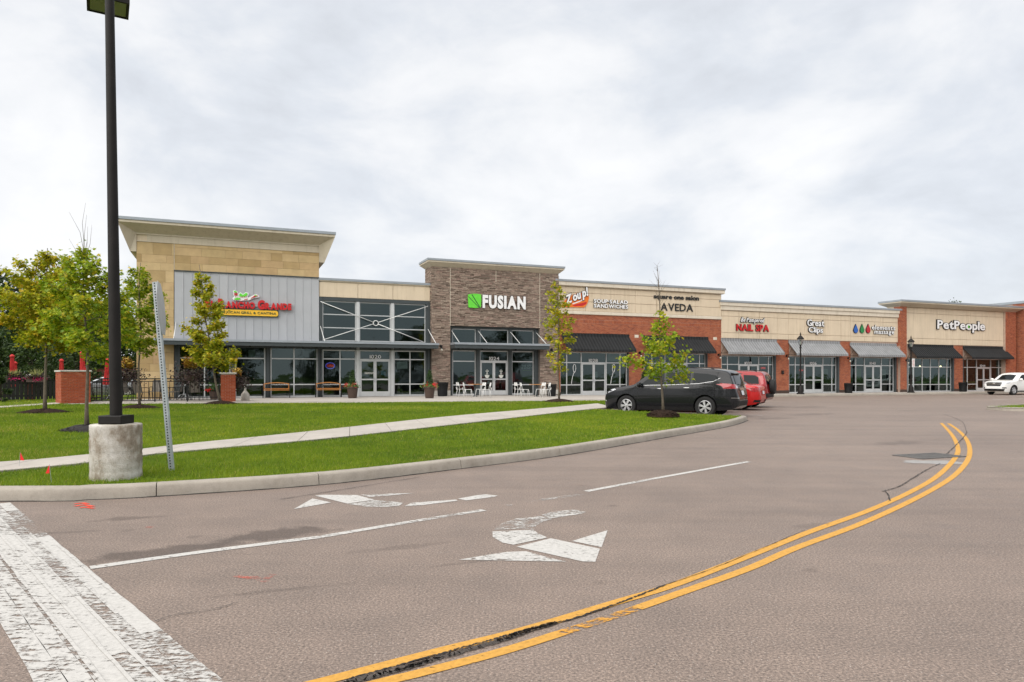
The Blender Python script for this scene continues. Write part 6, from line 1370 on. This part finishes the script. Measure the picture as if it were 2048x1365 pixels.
def grass():
    rng = np.random.default_rng(11); poly = np.array([(p.x, p.y) for p in lp]); wp = np.array([tuple(a.lerp(b, .035)) for a, b in zip(wt, wb)]+[tuple(b.lerp(a, .035)) for a, b in list(zip(wt, wb))[::-1]]); ip = np.array([(p.x, p.y) for p in isl])
    def inp(P_, poly):
        c = np.zeros(len(P_), bool); j = len(poly)-1
        for i in range(len(poly)):
            xi, yi = poly[i]; xj, yj = poly[j]
            if yi != yj:
                k = (yi > P_[:,1]) != (yj > P_[:,1]); c ^= k & (P_[:,0] < (xj-xi)*(P_[:,1]-yi)/(yj-yi)+xi)
            j = i
        return c
    sets = []
    for (x0, x1, y0, y1, den, hh, ww) in ((-11, 3, 8, 14, 2400, .048, .0065), (-20, 8, 14, 24, 800, .05, .012), (-26, 8, 24, 36, 330, .055, .022), (-60, -20, 26, 44, 60, .07, .04)):
        n = int((x1-x0)*(y1-y0)*den); Q = np.stack([rng.uniform(x0, x1, n), rng.uniform(y0, y1, n)], 1)
        k = Q[:,0]/Q[:,1]; Q = Q[np.abs(k) < .80]
        a = inp(Q, poly)
        if x1 <= -20: a |= True
        Q = Q[a]; Q = Q[~inp(Q, wp)]
        for (mx_, my_, ra, rb) in MULCH: Q = Q[((Q[:,0]-mx_)/ra/.95)**2+((Q[:,1]-my_)/rb/.95)**2 > 1]
        if x1 <= -20:
            fwp = np.array(FW+FW2[::-1]); Q = Q[~inp(Q, fwp)]
        if len(Q): sets.append((Q, hh, ww))
    n = 3000; Q = np.stack([rng.uniform(20, 34, n), rng.uniform(29, 38, n)], 1); sets.append((Q[inp(Q, ip)], .05, .03))
    V = []; T = []
    for Q, hh, ww in sets:
        n = len(Q); ang = rng.uniform(0, 2*np.pi, n); patch = np.sin(Q[:,0]*1.1+.6*np.sin(Q[:,1]*.7))*np.sin(Q[:,1]*.9+Q[:,0]*.35)
        patch2 = np.sin(Q[:,0]*.33+1.3)*np.sin(Q[:,1]*.41+.4*Q[:,0])
        def vn(sc):
            L_ = np.random.default_rng(int(sc*10)).uniform(-1, 1, (256, 256)); X = (Q[:,0]+100)/sc; Y = (Q[:,1]+100)/sc; xi = X.astype(int); yi = Y.astype(int); fx = X-xi; fy = Y-yi; fx = fx*fx*(3-2*fx); fy = fy*fy*(3-2*fy)
            a = L_[xi % 256, yi % 256]; b = L_[(xi+1) % 256, yi % 256]; c = L_[xi % 256, (yi+1) % 256]; d = L_[(xi+1) % 256, (yi+1) % 256]; return (a*(1-fx)+b*fx)*(1-fy)+(c*(1-fx)+d*fx)*fy
        patch = .55*vn(.45)+.45*vn(1.3)+.35*vn(.22); patch2 = vn(3.1)
        h = hh*rng.uniform(.55, 1.25, n)*(1+.22*patch); lean = rng.uniform(.1, .75, n)*h; la = rng.uniform(0, 2*np.pi, n)
        t_ = np.clip((Q[:,1]-np.interp(Q[:,0], KX, KY))/14, 0, 1); z = .15+.10*t_*t_*(3-2*t_)-.012
        isi = Q[:,0] > 18; z = np.where(isi, .135, z); z = np.where(Q[:,0] < -22, np.minimum(z, .25), z)
        a = np.stack([Q[:,0]+np.cos(ang)*ww/2, Q[:,1]+np.sin(ang)*ww/2, z], 1); b = np.stack([Q[:,0]-np.cos(ang)*ww/2, Q[:,1]-np.sin(ang)*ww/2, z], 1)
        c = np.stack([Q[:,0]+np.cos(la)*lean, Q[:,1]+np.sin(la)*lean, z+h], 1)
        V.append(np.stack([a, b, c], 1).reshape(-1, 3))
        tint = np.clip(.43+.26*patch+.20*patch2+rng.normal(0, .16, n), 0, .95); tint = np.where(rng.uniform(0, 1, n) > np.where(np.sin(Q[:,0]*.8+2)*np.sin(Q[:,1]*.6+1) > .7, .86, .98), 1.0, tint)
        T.append(np.repeat(tint, 3))
    V = np.concatenate(V); T = np.concatenate(T); nt = len(V)//3
    me = bpy.data.meshes.new('grass'); me.vertices.add(len(V)); me.vertices.foreach_set('co', V.astype(np.float32).ravel())
    me.loops.add(len(V)); me.loops.foreach_set('vertex_index', np.arange(len(V), dtype=np.int32))
    me.polygons.add(nt); me.polygons.foreach_set('loop_start', np.arange(0, len(V), 3, dtype=np.int32)); me.polygons.foreach_set('loop_total', np.full(nt, 3, dtype=np.int32))
    at = me.attributes.new('tint', 'FLOAT', 'POINT'); at.data.foreach_set('value', T.astype(np.float32))
    me.materials.append(M['grass_blade']); me.update(); me.validate()
    o = link('grass', me); tag(o, 'mown green grass covering the lawns between kerb and shops', 'grass', kind='stuff'); print('grass tris', nt)
grass()

# ---------------------------------------------------------------- vehicles (x forward, y left, z up)
def wheel_mesh(r, w, rim, spokes=6, key=None):
    ty = MB().lathe([(rim, -w/2+.01), (r*.90, -w/2), (r*.975, -w/2+.02), (r, -w/2+.05), (r, w/2-.05), (r*.975, w/2-.02), (r*.90, w/2), (rim, w/2-.01)], 36, caps=False, ax='y').mesh('tyre', 'rubber', 40)
    g = MB(); g.lathe([(rim*1.0, w/2-.012), (rim*.95, w/2-.004), (rim*.90, w/2-.03), (rim*.88, -w/2+.03)], 30, caps=False, ax='y')
    for i in range(spokes):
        a = 2*math.pi*i/spokes
        for da in (-.13, .13):
            c, s = math.cos(a+da), math.sin(a+da); t_ = Vector((-s, 0, c)); p0 = Vector((c*rim*.15, w/2-.012, s*rim*.15)); p1 = Vector((c*rim*.93, w/2-.014, s*rim*.93)); ww = rim*.075
            g.add([p0-t_*ww, p0+t_*ww, p1+t_*ww*1.1, p1-t_*ww*1.1]+[q-Vector((0, .04, 0)) for q in (p0-t_*ww, p0+t_*ww, p1+t_*ww*1.1, p1-t_*ww*1.1)], [(0,1,2,3),(0,4,5,1),(1,5,6,2),(2,6,7,3),(3,7,4,0)])
    g.lathe([(rim*.24, w/2-.03), (rim*.22, w/2-.002), (.005, w/2)], 14, caps=False, ax='y')
    rm_ = g.mesh('rim', 'alloy', 35); bk = MB().lathe([(rim*.9, -.03), (.01, -.03)], 24, caps=False, ax='y').mesh('brake', 'black_plastic')
    return ty, rm_, bk
def smooth_path(pts): return pchip(pts)
class Car:
    def __init__(s, name, label, L_, W_, top, bot, belt, paint, loc, heading, xf, xr, wr, ww=.23, rim=None, tumble=.24, nround=5.0, group='cars parked by the shops', cat='car', spokes=6, roof=None):
        s.root = empty(name, (loc[0], loc[1], loc[2] if len(loc) > 2 else .0), heading, label, cat, group); s.L = L_; s.W = W_; s.paint = paint
        s.top = pchip(top); s.bot = pchip(bot); H_ = max(z for _, z in top); hl = L_/2
        def wp(x): q = min(1, abs(x)/hl); return W_/2*max(.02, (1-q**nround))**(1/nround)
        xs = [hl*math.sin(math.pi/2*(-1+2*i/72)) for i in range(73)]
        xs = sorted(set([round(x, 4) for x in xs]+[round(-hl+L_*i/50, 4) for i in range(1, 50)])); xs[0] += .004; xs[-1] -= .004
        rings = []
        for x in xs:
            zt, zb_ = s.top(x), s.bot(x); wv = wp(x); hh = max(.02, zt-zb_); r = min(.11, hh*.42, wv*.5)
            def wf(z):
                q = (z-.32)/(belt-.32)
                k = 1-.055*max(0, 1-q*2.2)**2 if q < 1 else 1
                k -= .03*max(0, q-.55) if q < 1 else .0135
                if z > belt: k -= tumble*((z-belt)/(H_-belt))**1.15
                return wv*k
            zs_ = [zb_+(zt-r-zb_)*i/11 for i in range(12)]; ring = [(wf(z), z) for z in zs_]; w0_ = wf(zt-r)
            for i in range(1, 6): a = math.pi/2*i/5; ring.append((w0_-r*(1-math.cos(a)), zt-r+r*math.sin(a)))
            we = ring[-1][0]; cr = .035*min(1, hh)
            for q in (.75, .5, .25): ring.append((we*q, zt+cr*(1-q*q)))
            zc_ = zt+cr; full = [(0, zb_+.02)]+[(w_, z_) for w_, z_ in ring]+[(0, zc_)]+[(-w_, z_) for w_, z_ in ring[::-1]]
            rings.append([(x, w_, z_) for w_, z_ in full])
        n = len(rings[0]); g = MB(); vs_ = [p for q in rings for p in q]; fs = [(i*n+j, i*n+(j+1) % n, (i+1)*n+(j+1) % n, (i+1)*n+j) for i in range(len(rings)-1) for j in range(n)]+[tuple(range(n)), tuple(range((len(rings)-1)*n, len(rings)*n))]
        g.add(vs_, fs); me = g.mesh('body', [paint, 'black_plastic'])
        s.bvh = BVHTree.FromPolygons([v.co.copy() for v in me.vertices], [tuple(p.vertices) for p in me.polygons])
        tmp = bpy.data.objects.new('tmp', me); COL.objects.link(tmp); cut = []
        for xw in (xf, xr):
            for sd in (-1, 1):
                c = MB().lathe([(wr*1.13, -.17), (wr*1.13, .2)], 40, (xw, wr+.02), ax='y'); c.v = [(a, b+sd*(W_/2-.05), z_) for a, b, z_ in c.v]; co = bpy.data.objects.new('cut', c.mesh('cut', 'black_plastic')); COL.objects.link(co); cut.append(co)
                m_ = tmp.modifiers.new('b', 'BOOLEAN'); m_.operation = 'DIFFERENCE'; m_.object = co; m_.solver = 'EXACT'; m_.material_mode = 'TRANSFER' if hasattr(m_, 'material_mode') else 'INDEX'
        dg = bpy.context.evaluated_depsgraph_get(); dg.update(); me2 = bpy.data.meshes.new_from_object(tmp.evaluated_get(dg))
        for c in cut: bpy.data.objects.remove(c)
        bpy.data.objects.remove(tmp); me2.name = 'body'; me2.polygons.foreach_set('use_smooth', [True]*len(me2.polygons)); me2.set_sharp_from_angle(angle=R(38)); s.body = link('body', me2, s.root)
        ty, rm_, bk = wheel_mesh(wr, ww, rim or wr*.64, spokes)
        for xw in (xf, xr):
            for sd in (1, -1):
                w = link('wheel', None, s.root); w.location = (xw, sd*(W_/2-ww/2-.015), wr); w.rotation_euler = (0, rb.uniform(0, 1), 0 if sd > 0 else math.pi); link('tyre', ty, w); link('rim', rm_, w); link('brake_disc', bk, w)
        s.wr = wr
    def decal(s, axis, pts, mat, name, parent=None, eps=.004, step=.07, sgn=1, thick=None):
        if axis == 'x': eps, step = eps+.006, .045
        vv, ff = cdt([Vector(p) for p in pts], step); out = []
        for p in vv:
            if axis == 'y': o_, d = Vector((p.x, sgn*3, p.y)), Vector((0, -sgn, 0))
            elif axis == 'x': o_, d = Vector((sgn*5, p.x, p.y)), Vector((-sgn, 0, 0))
            else: o_, d = Vector((p.x, p.y, 4)), Vector((0, 0, -1))
            h = s.bvh.ray_cast(o_, d)
            if h[0] is None: out.append(None); continue
            nn = h[1] if h[1].dot(d) < 0 else -h[1]; out.append(tuple(h[0]+nn*eps))
        fs = [f for f in ff if all(out[i] is not None for i in f)]
        if not fs: return None
        return MB().add([q or (0, 0, 0) for q in out], fs).build(name, mat, parent or s.root, smooth=True, fix=False)
    def both(s, pts, mat, name, **k): return s.decal('y', pts, mat, name, sgn=1, **k), s.decal('y', pts, mat, name, sgn=-1, **k)
    def seam(s, pts, w=.008, mat='black_plastic', name='door_seam', sides=(1,), eps=.003):
        for sd in sides:
            path = [Vector(p) for p in pts]; q = []
            for a, b in zip(path, path[1:]):
                k = max(1, int((b-a).length/.06)); q += [a.lerp(b, i/k) for i in range(k)]
            q.append(path[-1]); A_, B_ = offset2(q, w/2), offset2(q, -w/2); out = []
            for p in A_+B_:
                h = s.bvh.ray_cast(Vector((p.x, sd*3, p.y)), Vector((0, -sd, 0))); out.append(None if h[0] is None else (h[0].x, h[0].y+sd*eps, h[0].z))
            n = len(q); fs = [(i, i+1, n+i+1, n+i) for i in range(n-1) if all(out[j] is not None for j in (i, i+1, n+i, n+i+1))]
            if fs: MB().add([o_ or (0, 0, 0) for o_ in out], fs).build(name, mat, s.root, fix=False)
    def handle(s, x, z, mat='chrome', sides=(1, -1)):
        for sd in sides:
            h = s.bvh.ray_cast(Vector((x, sd*3, z)), Vector((0, -sd, 0)))
            if h[0] is not None: y = h[0].y; MB().tube([(x-.12, y, z), (x-.10, y+sd*.035, z), (x+.10, y+sd*.035, z), (x+.12, y, z)], .016, 6).build('door_handle', mat, s.root, smooth=True)
    def mirror(s, x, z, mat):
        for sd in (1, -1):
            h = s.bvh.ray_cast(Vector((x, sd*3, z)), Vector((0, -sd, 0)))
            if h[0] is None: continue
            y = h[0].y; g = MB(); g.tube([(x, y-sd*.02, z), (x, y+sd*.08, z+.02)], .03, 6); m_ = g.build('mirror', mat, s.root, smooth=True)
            g = MB(); c = (x+.0, y+sd*.17, z+.06); g.lathe([(.02, -.13), (.085, -.10), (.105, -.02), (.105, .06), (.07, .11), (.02, .12)], 12, (0, 0)); g.xf(Matrix.Translation(c) @ Matrix.Rotation(R(90), 4, 'X') @ Matrix.Scale(.6, 4, Vector((1, 0, 0)))); g.build('mirror_shell', mat, m_, smooth=True)

def heading(d): return math.atan2(d[1], d[0])
# dark crossover parked behind the young maple
d = Vector((-2.6, 1.6)).normalized(); n = Vector((-d.y, d.x))    # n points to the car's left
fw, rwp = Vector((4.4, 26.9)), Vector((7.0, 25.3))
left = n if n.y < 0 else -n
ctr = rwp-left*.86+d*(1.45)
car = Car('parked_car', 'dark charcoal crossover parked behind the young maple', 5.18, 1.98,
          [(-2.59,.62),(-2.56,.80),(-2.50,1.02),(-2.40,1.30),(-2.28,1.58),(-2.15,1.67),(-1.6,1.74),(-.6,1.80),(-.1,1.80),(.35,1.745),(.62,1.64),(1.0,1.36),(1.30,1.17),(1.42,1.13),(1.9,1.06),(2.25,.97),(2.45,.84),(2.55,.70),(2.59,.58)],
          [(-2.59,.56),(-2.5,.36),(-2.2,.27),(-1,.22),(1.2,.21),(2.2,.22),(2.5,.27),(2.59,.48)], 1.14, 'paint_charcoal', (ctr.x, ctr.y), heading(d), 1.57, -1.45, .375, .25, .235, .22, 7.5, 'cars parked in the angled stalls')
car.both([(1.02,1.15),(.60,1.47),(.40,1.565),(.10,1.60),(.06,1.17)], 'car_glass', 'side_window'); car.both([(-.06,1.175),(-.02,1.605),(-.55,1.625),(-.90,1.61),(-.92,1.20)], 'car_glass', 'side_window'); car.both([(-1.02,1.215),(-1.0,1.60),(-1.5,1.57),(-1.80,1.515),(-1.93,1.43),(-1.90,1.37),(-1.7,1.31)], 'car_glass', 'quarter_window')
car.decal('z', [(1.30,-.60),(1.36,0),(1.30,.60),(.66,.52),(.60,0),(.66,-.52)], 'car_glass', 'windscreen'); car.decal('x', [(-.58,1.12),(.58,1.12),(.50,1.50),(.30,1.57),(-.30,1.57),(-.50,1.50)], 'car_glass', 'rear_window', sgn=-1)
for sd in (1, -1):
    car.decal('y', [(-2.12,1.09),(-2.52,1.02),(-2.58,1.10),(-2.50,1.20),(-2.0,1.235),(-1.97,1.21)], 'tail_red', 'tail_light', sgn=sd); car.decal('x', [(sd*.46,1.03),(sd*.95,1.04),(sd*.95,1.20),(sd*.62,1.19),(sd*.46,1.13)], 'tail_red', 'tail_light', sgn=-1); car.decal('x', [(sd*.50,1.06),(sd*.70,1.06),(sd*.70,1.15),(sd*.52,1.13)], 'lamp_clear', 'reversing_light', sgn=-1, eps=.008); car.decal('y', [(2.48,.78),(2.0,.97),(2.06,1.0),(2.40,.95),(2.53,.84)], 'lamp_clear', 'headlight', sgn=sd); car.decal('y', [(2.45,.50),(2.55,.52),(2.55,.57),(2.42,.55)], 'lamp_clear', 'fog_light', sgn=sd)
car.decal('x', [(-.34,.98),(.34,.98),(.34,1.06),(-.34,1.06)], 'chrome', 'tailgate_trim', sgn=-1, eps=.012); car.decal('x', [(-.17,.80),(.17,.80),(.17,.96),(-.17,.96)], 'plate', 'number_plate', sgn=-1, eps=.01); car.decal('x', [(-.85,.42),(.85,.42),(.85,.60),(-.85,.60)], 'black_plastic', 'rear_bumper', sgn=-1); car.decal('x', [(-.9,.70),(.9,.70),(.9,.715),(-.9,.715)], 'chrome', 'bumper_trim', sgn=-1)
car.both([(2.05,.25),(1.15,.25),(1.1,.32),(1.15,.36),(-1.0,.36),(-1.05,.25)], 'black_plastic', 'sill_trim')
car.seam([(1.12,1.10),(1.12,.75),(1.08,.45)], sides=(1,-1)); car.seam([(.0,1.60),(.0,1.1),(.02,.42)], sides=(1,-1)); car.seam([(-.97,1.6),(-1.0,1.15),(-.98,.86),(-.86,.5)], sides=(1,-1)); car.seam([(1.1,.42),(-.85,.42)], sides=(1,-1)); car.seam([(1.12,1.135),(0,1.16),(-1.2,1.215),(-1.75,1.30),(-1.98,1.42)], .007, 'chrome', 'belt_trim', (1,-1)); car.seam([(2.2,.93),(1.6,1.02),(1.15,1.06)], .010, sides=(1,-1))
car.handle(.12+.1, 1.02); car.handle(-.78, 1.06); car.mirror(.98, 1.10, 'paint_charcoal')
for sd in (1, -1): MB().tube([(.25, sd*.62, 1.77), (.1, sd*.63, 1.83), (-1.5, sd*.63, 1.80), (-1.7, sd*.62, 1.74)], .014, 6).build('roof_rail', 'black_metal', car.root, smooth=True)
g = MB(); g.add([(-2.18,-.60,1.63),(-2.18,.60,1.63),(-2.40,.56,1.585),(-2.40,-.56,1.585),(-2.18,-.60,1.60),(-2.18,.60,1.60),(-2.40,.56,1.57),(-2.40,-.56,1.57)], [(0,1,2,3),(7,6,5,4),(0,4,5,1),(1,5,6,2),(2,6,7,3),(3,7,4,0)]); g.build('spoiler', 'paint_charcoal', car.root); MB().tube([(-2.47,-.05,1.15),(-2.47,.35,1.19)], .012, 5).build('rear_wiper', 'black_plastic', car.root)
# boxy crossover with a rear spare wheel
def suv(loc, paint, label, hd, orange=False, spare=True):
    c = Car('parked_car', label, 4.45, 1.80, [(-2.22,.6),(-2.19,.85),(-2.15,1.05),(-2.08,1.35),(-1.98,1.60),(-1.85,1.67),(-.8,1.72),(.0,1.71),(.35,1.64),(.62,1.45),(.95,1.14),(1.05,1.10),(1.7,1.03),(2.05,.92),(2.18,.75),(2.22,.6)], [(-2.22,.52),(-2.1,.36),(-1.5,.26),(1.5,.26),(2.1,.32),(2.22,.5)], 1.05, paint, loc, hd, 1.35, -1.25, .345, .22, None, .20, 8.0, 'cars parked in the angled stalls')
    c.both([(.80,1.07),(.42,1.45),(.28,1.53),(-.10,1.55),(-.12,1.07)], 'car_glass', 'side_window'); c.both([(-.22,1.07),(-.2,1.55),(-1.0,1.55),(-1.05,1.07)], 'car_glass', 'side_window'); c.both([(-1.17,1.12),(-1.12,1.54),(-1.65,1.52),(-1.80,1.42),(-1.84,1.12)], 'car_glass', 'quarter_window')
    c.decal('z', [(.93,-.55),(.97,0),(.93,.55),(.45,.48),(.42,0),(.45,-.48)], 'car_glass', 'windscreen'); c.decal('x', [(-.56,1.10),(.56,1.10),(.50,1.52),(-.50,1.52)], 'car_glass', 'rear_window', sgn=-1)
    for sd in (1, -1):
        c.decal('y', [(-1.93,1.02),(-2.10,1.02),(-2.06,1.50),(-1.92,1.50)], 'tail_orange' if orange else 'tail_red', 'tail_light', sgn=sd); c.decal('x', [(sd*.66,1.0),(sd*.86,1.0),(sd*.76,1.50),(sd*.60,1.50)], 'tail_orange' if orange else 'tail_red', 'tail_light', sgn=-1); c.decal('y', [(2.14,.75),(1.8,.92),(1.85,.96),(2.12,.88)], 'lamp_clear', 'headlight', sgn=sd)
    c.decal('x', [(-.85,.48),(.85,.48),(.85,.68),(-.85,.68)], 'black_plastic', 'rear_bumper', sgn=-1); c.decal('x', [(-.72,.74),(-.40,.74),(-.40,.86),(-.72,.86)], 'plate', 'number_plate', sgn=-1, eps=.01); c.both([(1.0,.28),(-.9,.28),(-.9,.40),(1.0,.40)], 'black_plastic', 'sill_trim')
    c.seam([(-.17,1.5),(-.17,.42)]); c.seam([(-1.1,1.5),(-1.1,.9),(-.9,.45)]); c.seam([(.95,1.05),(.92,.45)]); c.handle(-.02+.0, .98, paint); c.handle(-.98, .98, paint); c.mirror(.78, 1.05, paint)
    if spare:
        sp_ = link('spare_wheel', None, c.root); ty, rm_, bk = wheel_mesh(.345, .21, .21, 5); sp_.location = (-2.30, .0, .98); sp_.rotation_euler = (0, 0, R(90)); link('tyre', ty, sp_); MB().lathe([(.30, .09), (.26, .115), (.01, .12)], 24, caps=False, ax='y').build('cover', 'black_plastic', sp_, smooth=40)
    for sd in (1, -1): MB().tube([(.1, sd*.60, 1.71), (-.1, sd*.61, 1.76), (-1.5, sd*.61, 1.755), (-1.7, sd*.60, 1.69)], .013, 6).build('roof_rail', 'black_metal', c.root, smooth=True)
    return c
hd = heading(d); rear0 = Vector((8.4, 25.4))
def slot(k, L_, back=0): r_ = rear0+Vector((1.3, 2.6))*k+d*back; return tuple(r_+d*(L_/2))
suv(slot(1, 4.45, .95), 'paint_grey', 'grey crossover with a rear spare wheel hidden beyond the dark one', hd, True)
c = Car('parked_car', 'bright red saloon between two crossovers with spare wheels', 4.6, 1.80, [(-2.30,.62),(-2.27,.85),(-2.20,1.02),(-2.05,1.07),(-1.75,1.09),(-1.4,1.24),(-.9,1.40),(-.3,1.45),(.1,1.42),(.45,1.30),(.95,1.06),(1.1,1.0),(1.7,.92),(2.1,.80),(2.25,.66),(2.30,.55)], [(-2.30,.50),(-2.2,.30),(-1.5,.2),(1.5,.19),(2.2,.24),(2.30,.45)], .96, 'paint_red', slot(2, 4.6, .0), hd, 1.4, -1.3, .325, .22, None, .24, 6.0, 'cars parked in the angled stalls')
c.both([(.85,.98),(.45,1.22),(.2,1.31),(-.10,1.33),(-.10,.99)], 'car_glass', 'side_window'); c.both([(-.2,.99),(-.2,1.33),(-.75,1.31),(-1.15,1.15),(-1.2,1.02)], 'car_glass', 'side_window'); c.decal('z', [(.95,-.5),(1.0,0),(.95,.5),(.42,.45),(.38,0),(.42,-.45)], 'car_glass', 'windscreen'); c.decal('z', [(-1.05,-.44),(-1.0,0),(-1.05,.44),(-1.62,.50),(-1.66,0),(-1.62,-.50)], 'car_glass', 'rear_window')
for sd in (1, -1): c.decal('x', [(sd*.42,.86),(sd*.82,.82),(sd*.86,.98),(sd*.60,.96),(sd*.44,.93)], 'tail_red', 'tail_light', sgn=-1); c.decal('y', [(-2.05,.86),(-2.24,.84),(-2.22,.97),(-1.9,1.0)], 'tail_red', 'tail_light', sgn=sd); c.decal('y', [(2.18,.66),(1.75,.82),(1.8,.86),(2.15,.76)], 'lamp_clear', 'headlight', sgn=sd); c.decal('x', [(sd*.45,.36),(sd*.78,.36),(sd*.78,.46),(sd*.45,.46)], 'black_plastic', 'bumper_vent', sgn=-1)
c.decal('x', [(-.18,.70),(.18,.70),(.18,.84),(-.18,.84)], 'plate', 'number_plate', sgn=-1, eps=.01); c.decal('x', [(-.7,.24),(.7,.24),(.7,.33),(-.7,.33)], 'black_plastic', 'rear_diffuser', sgn=-1); c.seam([(-.15,1.3),(-.15,.35)]); c.handle(-.02, .90, 'paint_red'); c.handle(-.95, .92, 'paint_red'); c.mirror(.75, .96, 'paint_red')
suv(slot(3, 4.45, .0), 'paint_darkred', 'dark red crossover with a spare wheel, rearmost of the parked row', hd)
# white crossover driving along the shops at the right
hd2 = heading((-CA, -SA)); u_ = 2026.6; yw = 1.5*FPX/37.5
wc = Vector(((u_-1024)/FPX*54.4, 54.4)); dd_ = Vector((-CA, -SA)); lf = Vector((SA, -CA)); ctr2 = wc-lf*.88-dd_*1.42
c = Car('driving_car', 'white crossover coming along the shops at the right edge', 4.85, 1.93, [(-2.42,.6),(-2.38,.9),(-2.30,1.15),(-2.2,1.45),(-2.05,1.63),(-1.2,1.71),(-.3,1.73),(.1,1.69),(.45,1.56),(.95,1.23),(1.12,1.15),(1.6,1.11),(2.1,1.03),(2.28,.95),(2.38,.75),(2.42,.55)], [(-2.42,.5),(-2.2,.3),(-1.2,.24),(1.4,.22),(2.2,.24),(2.42,.42)], 1.12, 'paint_white', (ctr2.x, ctr2.y), hd2, 1.42, -1.37, .37, .24, None, .21, 6.5, 'moving cars')
c.both([(.92,1.16),(.45,1.50),(.25,1.575),(.0,1.585),(-.02,1.16)], 'car_glass', 'side_window'); c.both([(-.12,1.16),(-.10,1.585),(-.95,1.58),(-1.0,1.18)], 'car_glass', 'side_window'); c.both([(-1.1,1.2),(-1.05,1.575),(-1.6,1.53),(-1.9,1.40),(-1.7,1.25)], 'car_glass', 'quarter_window'); c.decal('z', [(1.12,-.62),(1.18,0),(1.12,.62),(.50,.54),(.44,0),(.50,-.54)], 'car_glass', 'windscreen')
c.decal('x', [(-.52,.70),(.52,.70),(.60,.90),(.55,.98),(-.55,.98),(-.60,.90)], 'black_plastic', 'grille', sgn=1, eps=.006); c.decal('x', [(-.60,.83),(.60,.83),(.60,.865),(-.60,.865)], 'chrome', 'grille_bar', sgn=1, eps=.014); c.decal('x', [(-.75,.32),(.75,.32),(.80,.48),(-.80,.48)], 'black_plastic', 'lower_grille', sgn=1, eps=.006); c.decal('x', [(-.09,.86),(.09,.86),(.09,.95),(-.09,.95)], 'chrome', 'badge', sgn=1, eps=.02)
for sd in (1, -1): c.decal('x', [(sd*.58,.86),(sd*.92,.90),(sd*.93,1.0),(sd*.58,.97)], 'lamp_clear', 'headlight', sgn=1, eps=.006); c.decal('y', [(2.36,.88),(1.85,.97),(1.80,1.03),(2.2,1.0)], 'lamp_clear', 'headlight', sgn=sd, eps=.006); c.decal('x', [(sd*.66,.52),(sd*.86,.52),(sd*.86,.60),(sd*.66,.60)], 'black_plastic', 'fog_light', sgn=1, eps=.006); c.decal('y', [(-2.0,1.0),(-2.32,1.0),(-2.28,1.15),(-2.0,1.17)], 'tail_red', 'tail_light', sgn=sd)
c.both([(1.0,.25),(-.95,.25),(-.95,.34),(1.0,.34)], 'black_plastic', 'sill_trim'); c.seam([(-.07,1.55),(-.07,.42)]); c.seam([(-1.03,1.55),(-1.05,.9),(-.88,.45)]); c.seam([(1.02,1.1),(1.0,.45)]); c.handle(.1, 1.02, 'paint_white'); c.handle(-.85, 1.04, 'paint_white'); c.mirror(.86, 1.14, 'paint_white')
# silver car glimpsed beyond the patio
yq = 46.0; c = Car('parked_car', 'pale silver car glimpsed beyond the patio railing', 4.6, 1.80, [(-2.30,.62),(-2.27,.85),(-2.20,1.02),(-2.05,1.07),(-1.75,1.09),(-1.4,1.24),(-.9,1.40),(-.3,1.45),(.1,1.42),(.45,1.30),(.95,1.06),(1.1,1.0),(1.7,.92),(2.1,.80),(2.25,.66),(2.30,.55)], [(-2.30,.50),(-2.2,.30),(-1.5,.2),(1.5,.19),(2.2,.24),(2.30,.45)], .96, 'paint_silver', ((216-1024)/FPX*yq, yq, .02), R(200), 1.4, -1.3, .325, .22, None, .24, 4.6, 'cars beyond the patio')
c.both([(.85,.98),(.45,1.22),(.2,1.31),(-.10,1.33),(-.10,.99)], 'car_glass', 'side_window'); c.both([(-.2,.99),(-.2,1.33),(-.75,1.31),(-1.15,1.15),(-1.2,1.02)], 'car_glass', 'side_window'); c.decal('z', [(.95,-.5),(1.0,0),(.95,.5),(.42,.45),(.38,0),(.42,-.45)], 'car_glass', 'windscreen')
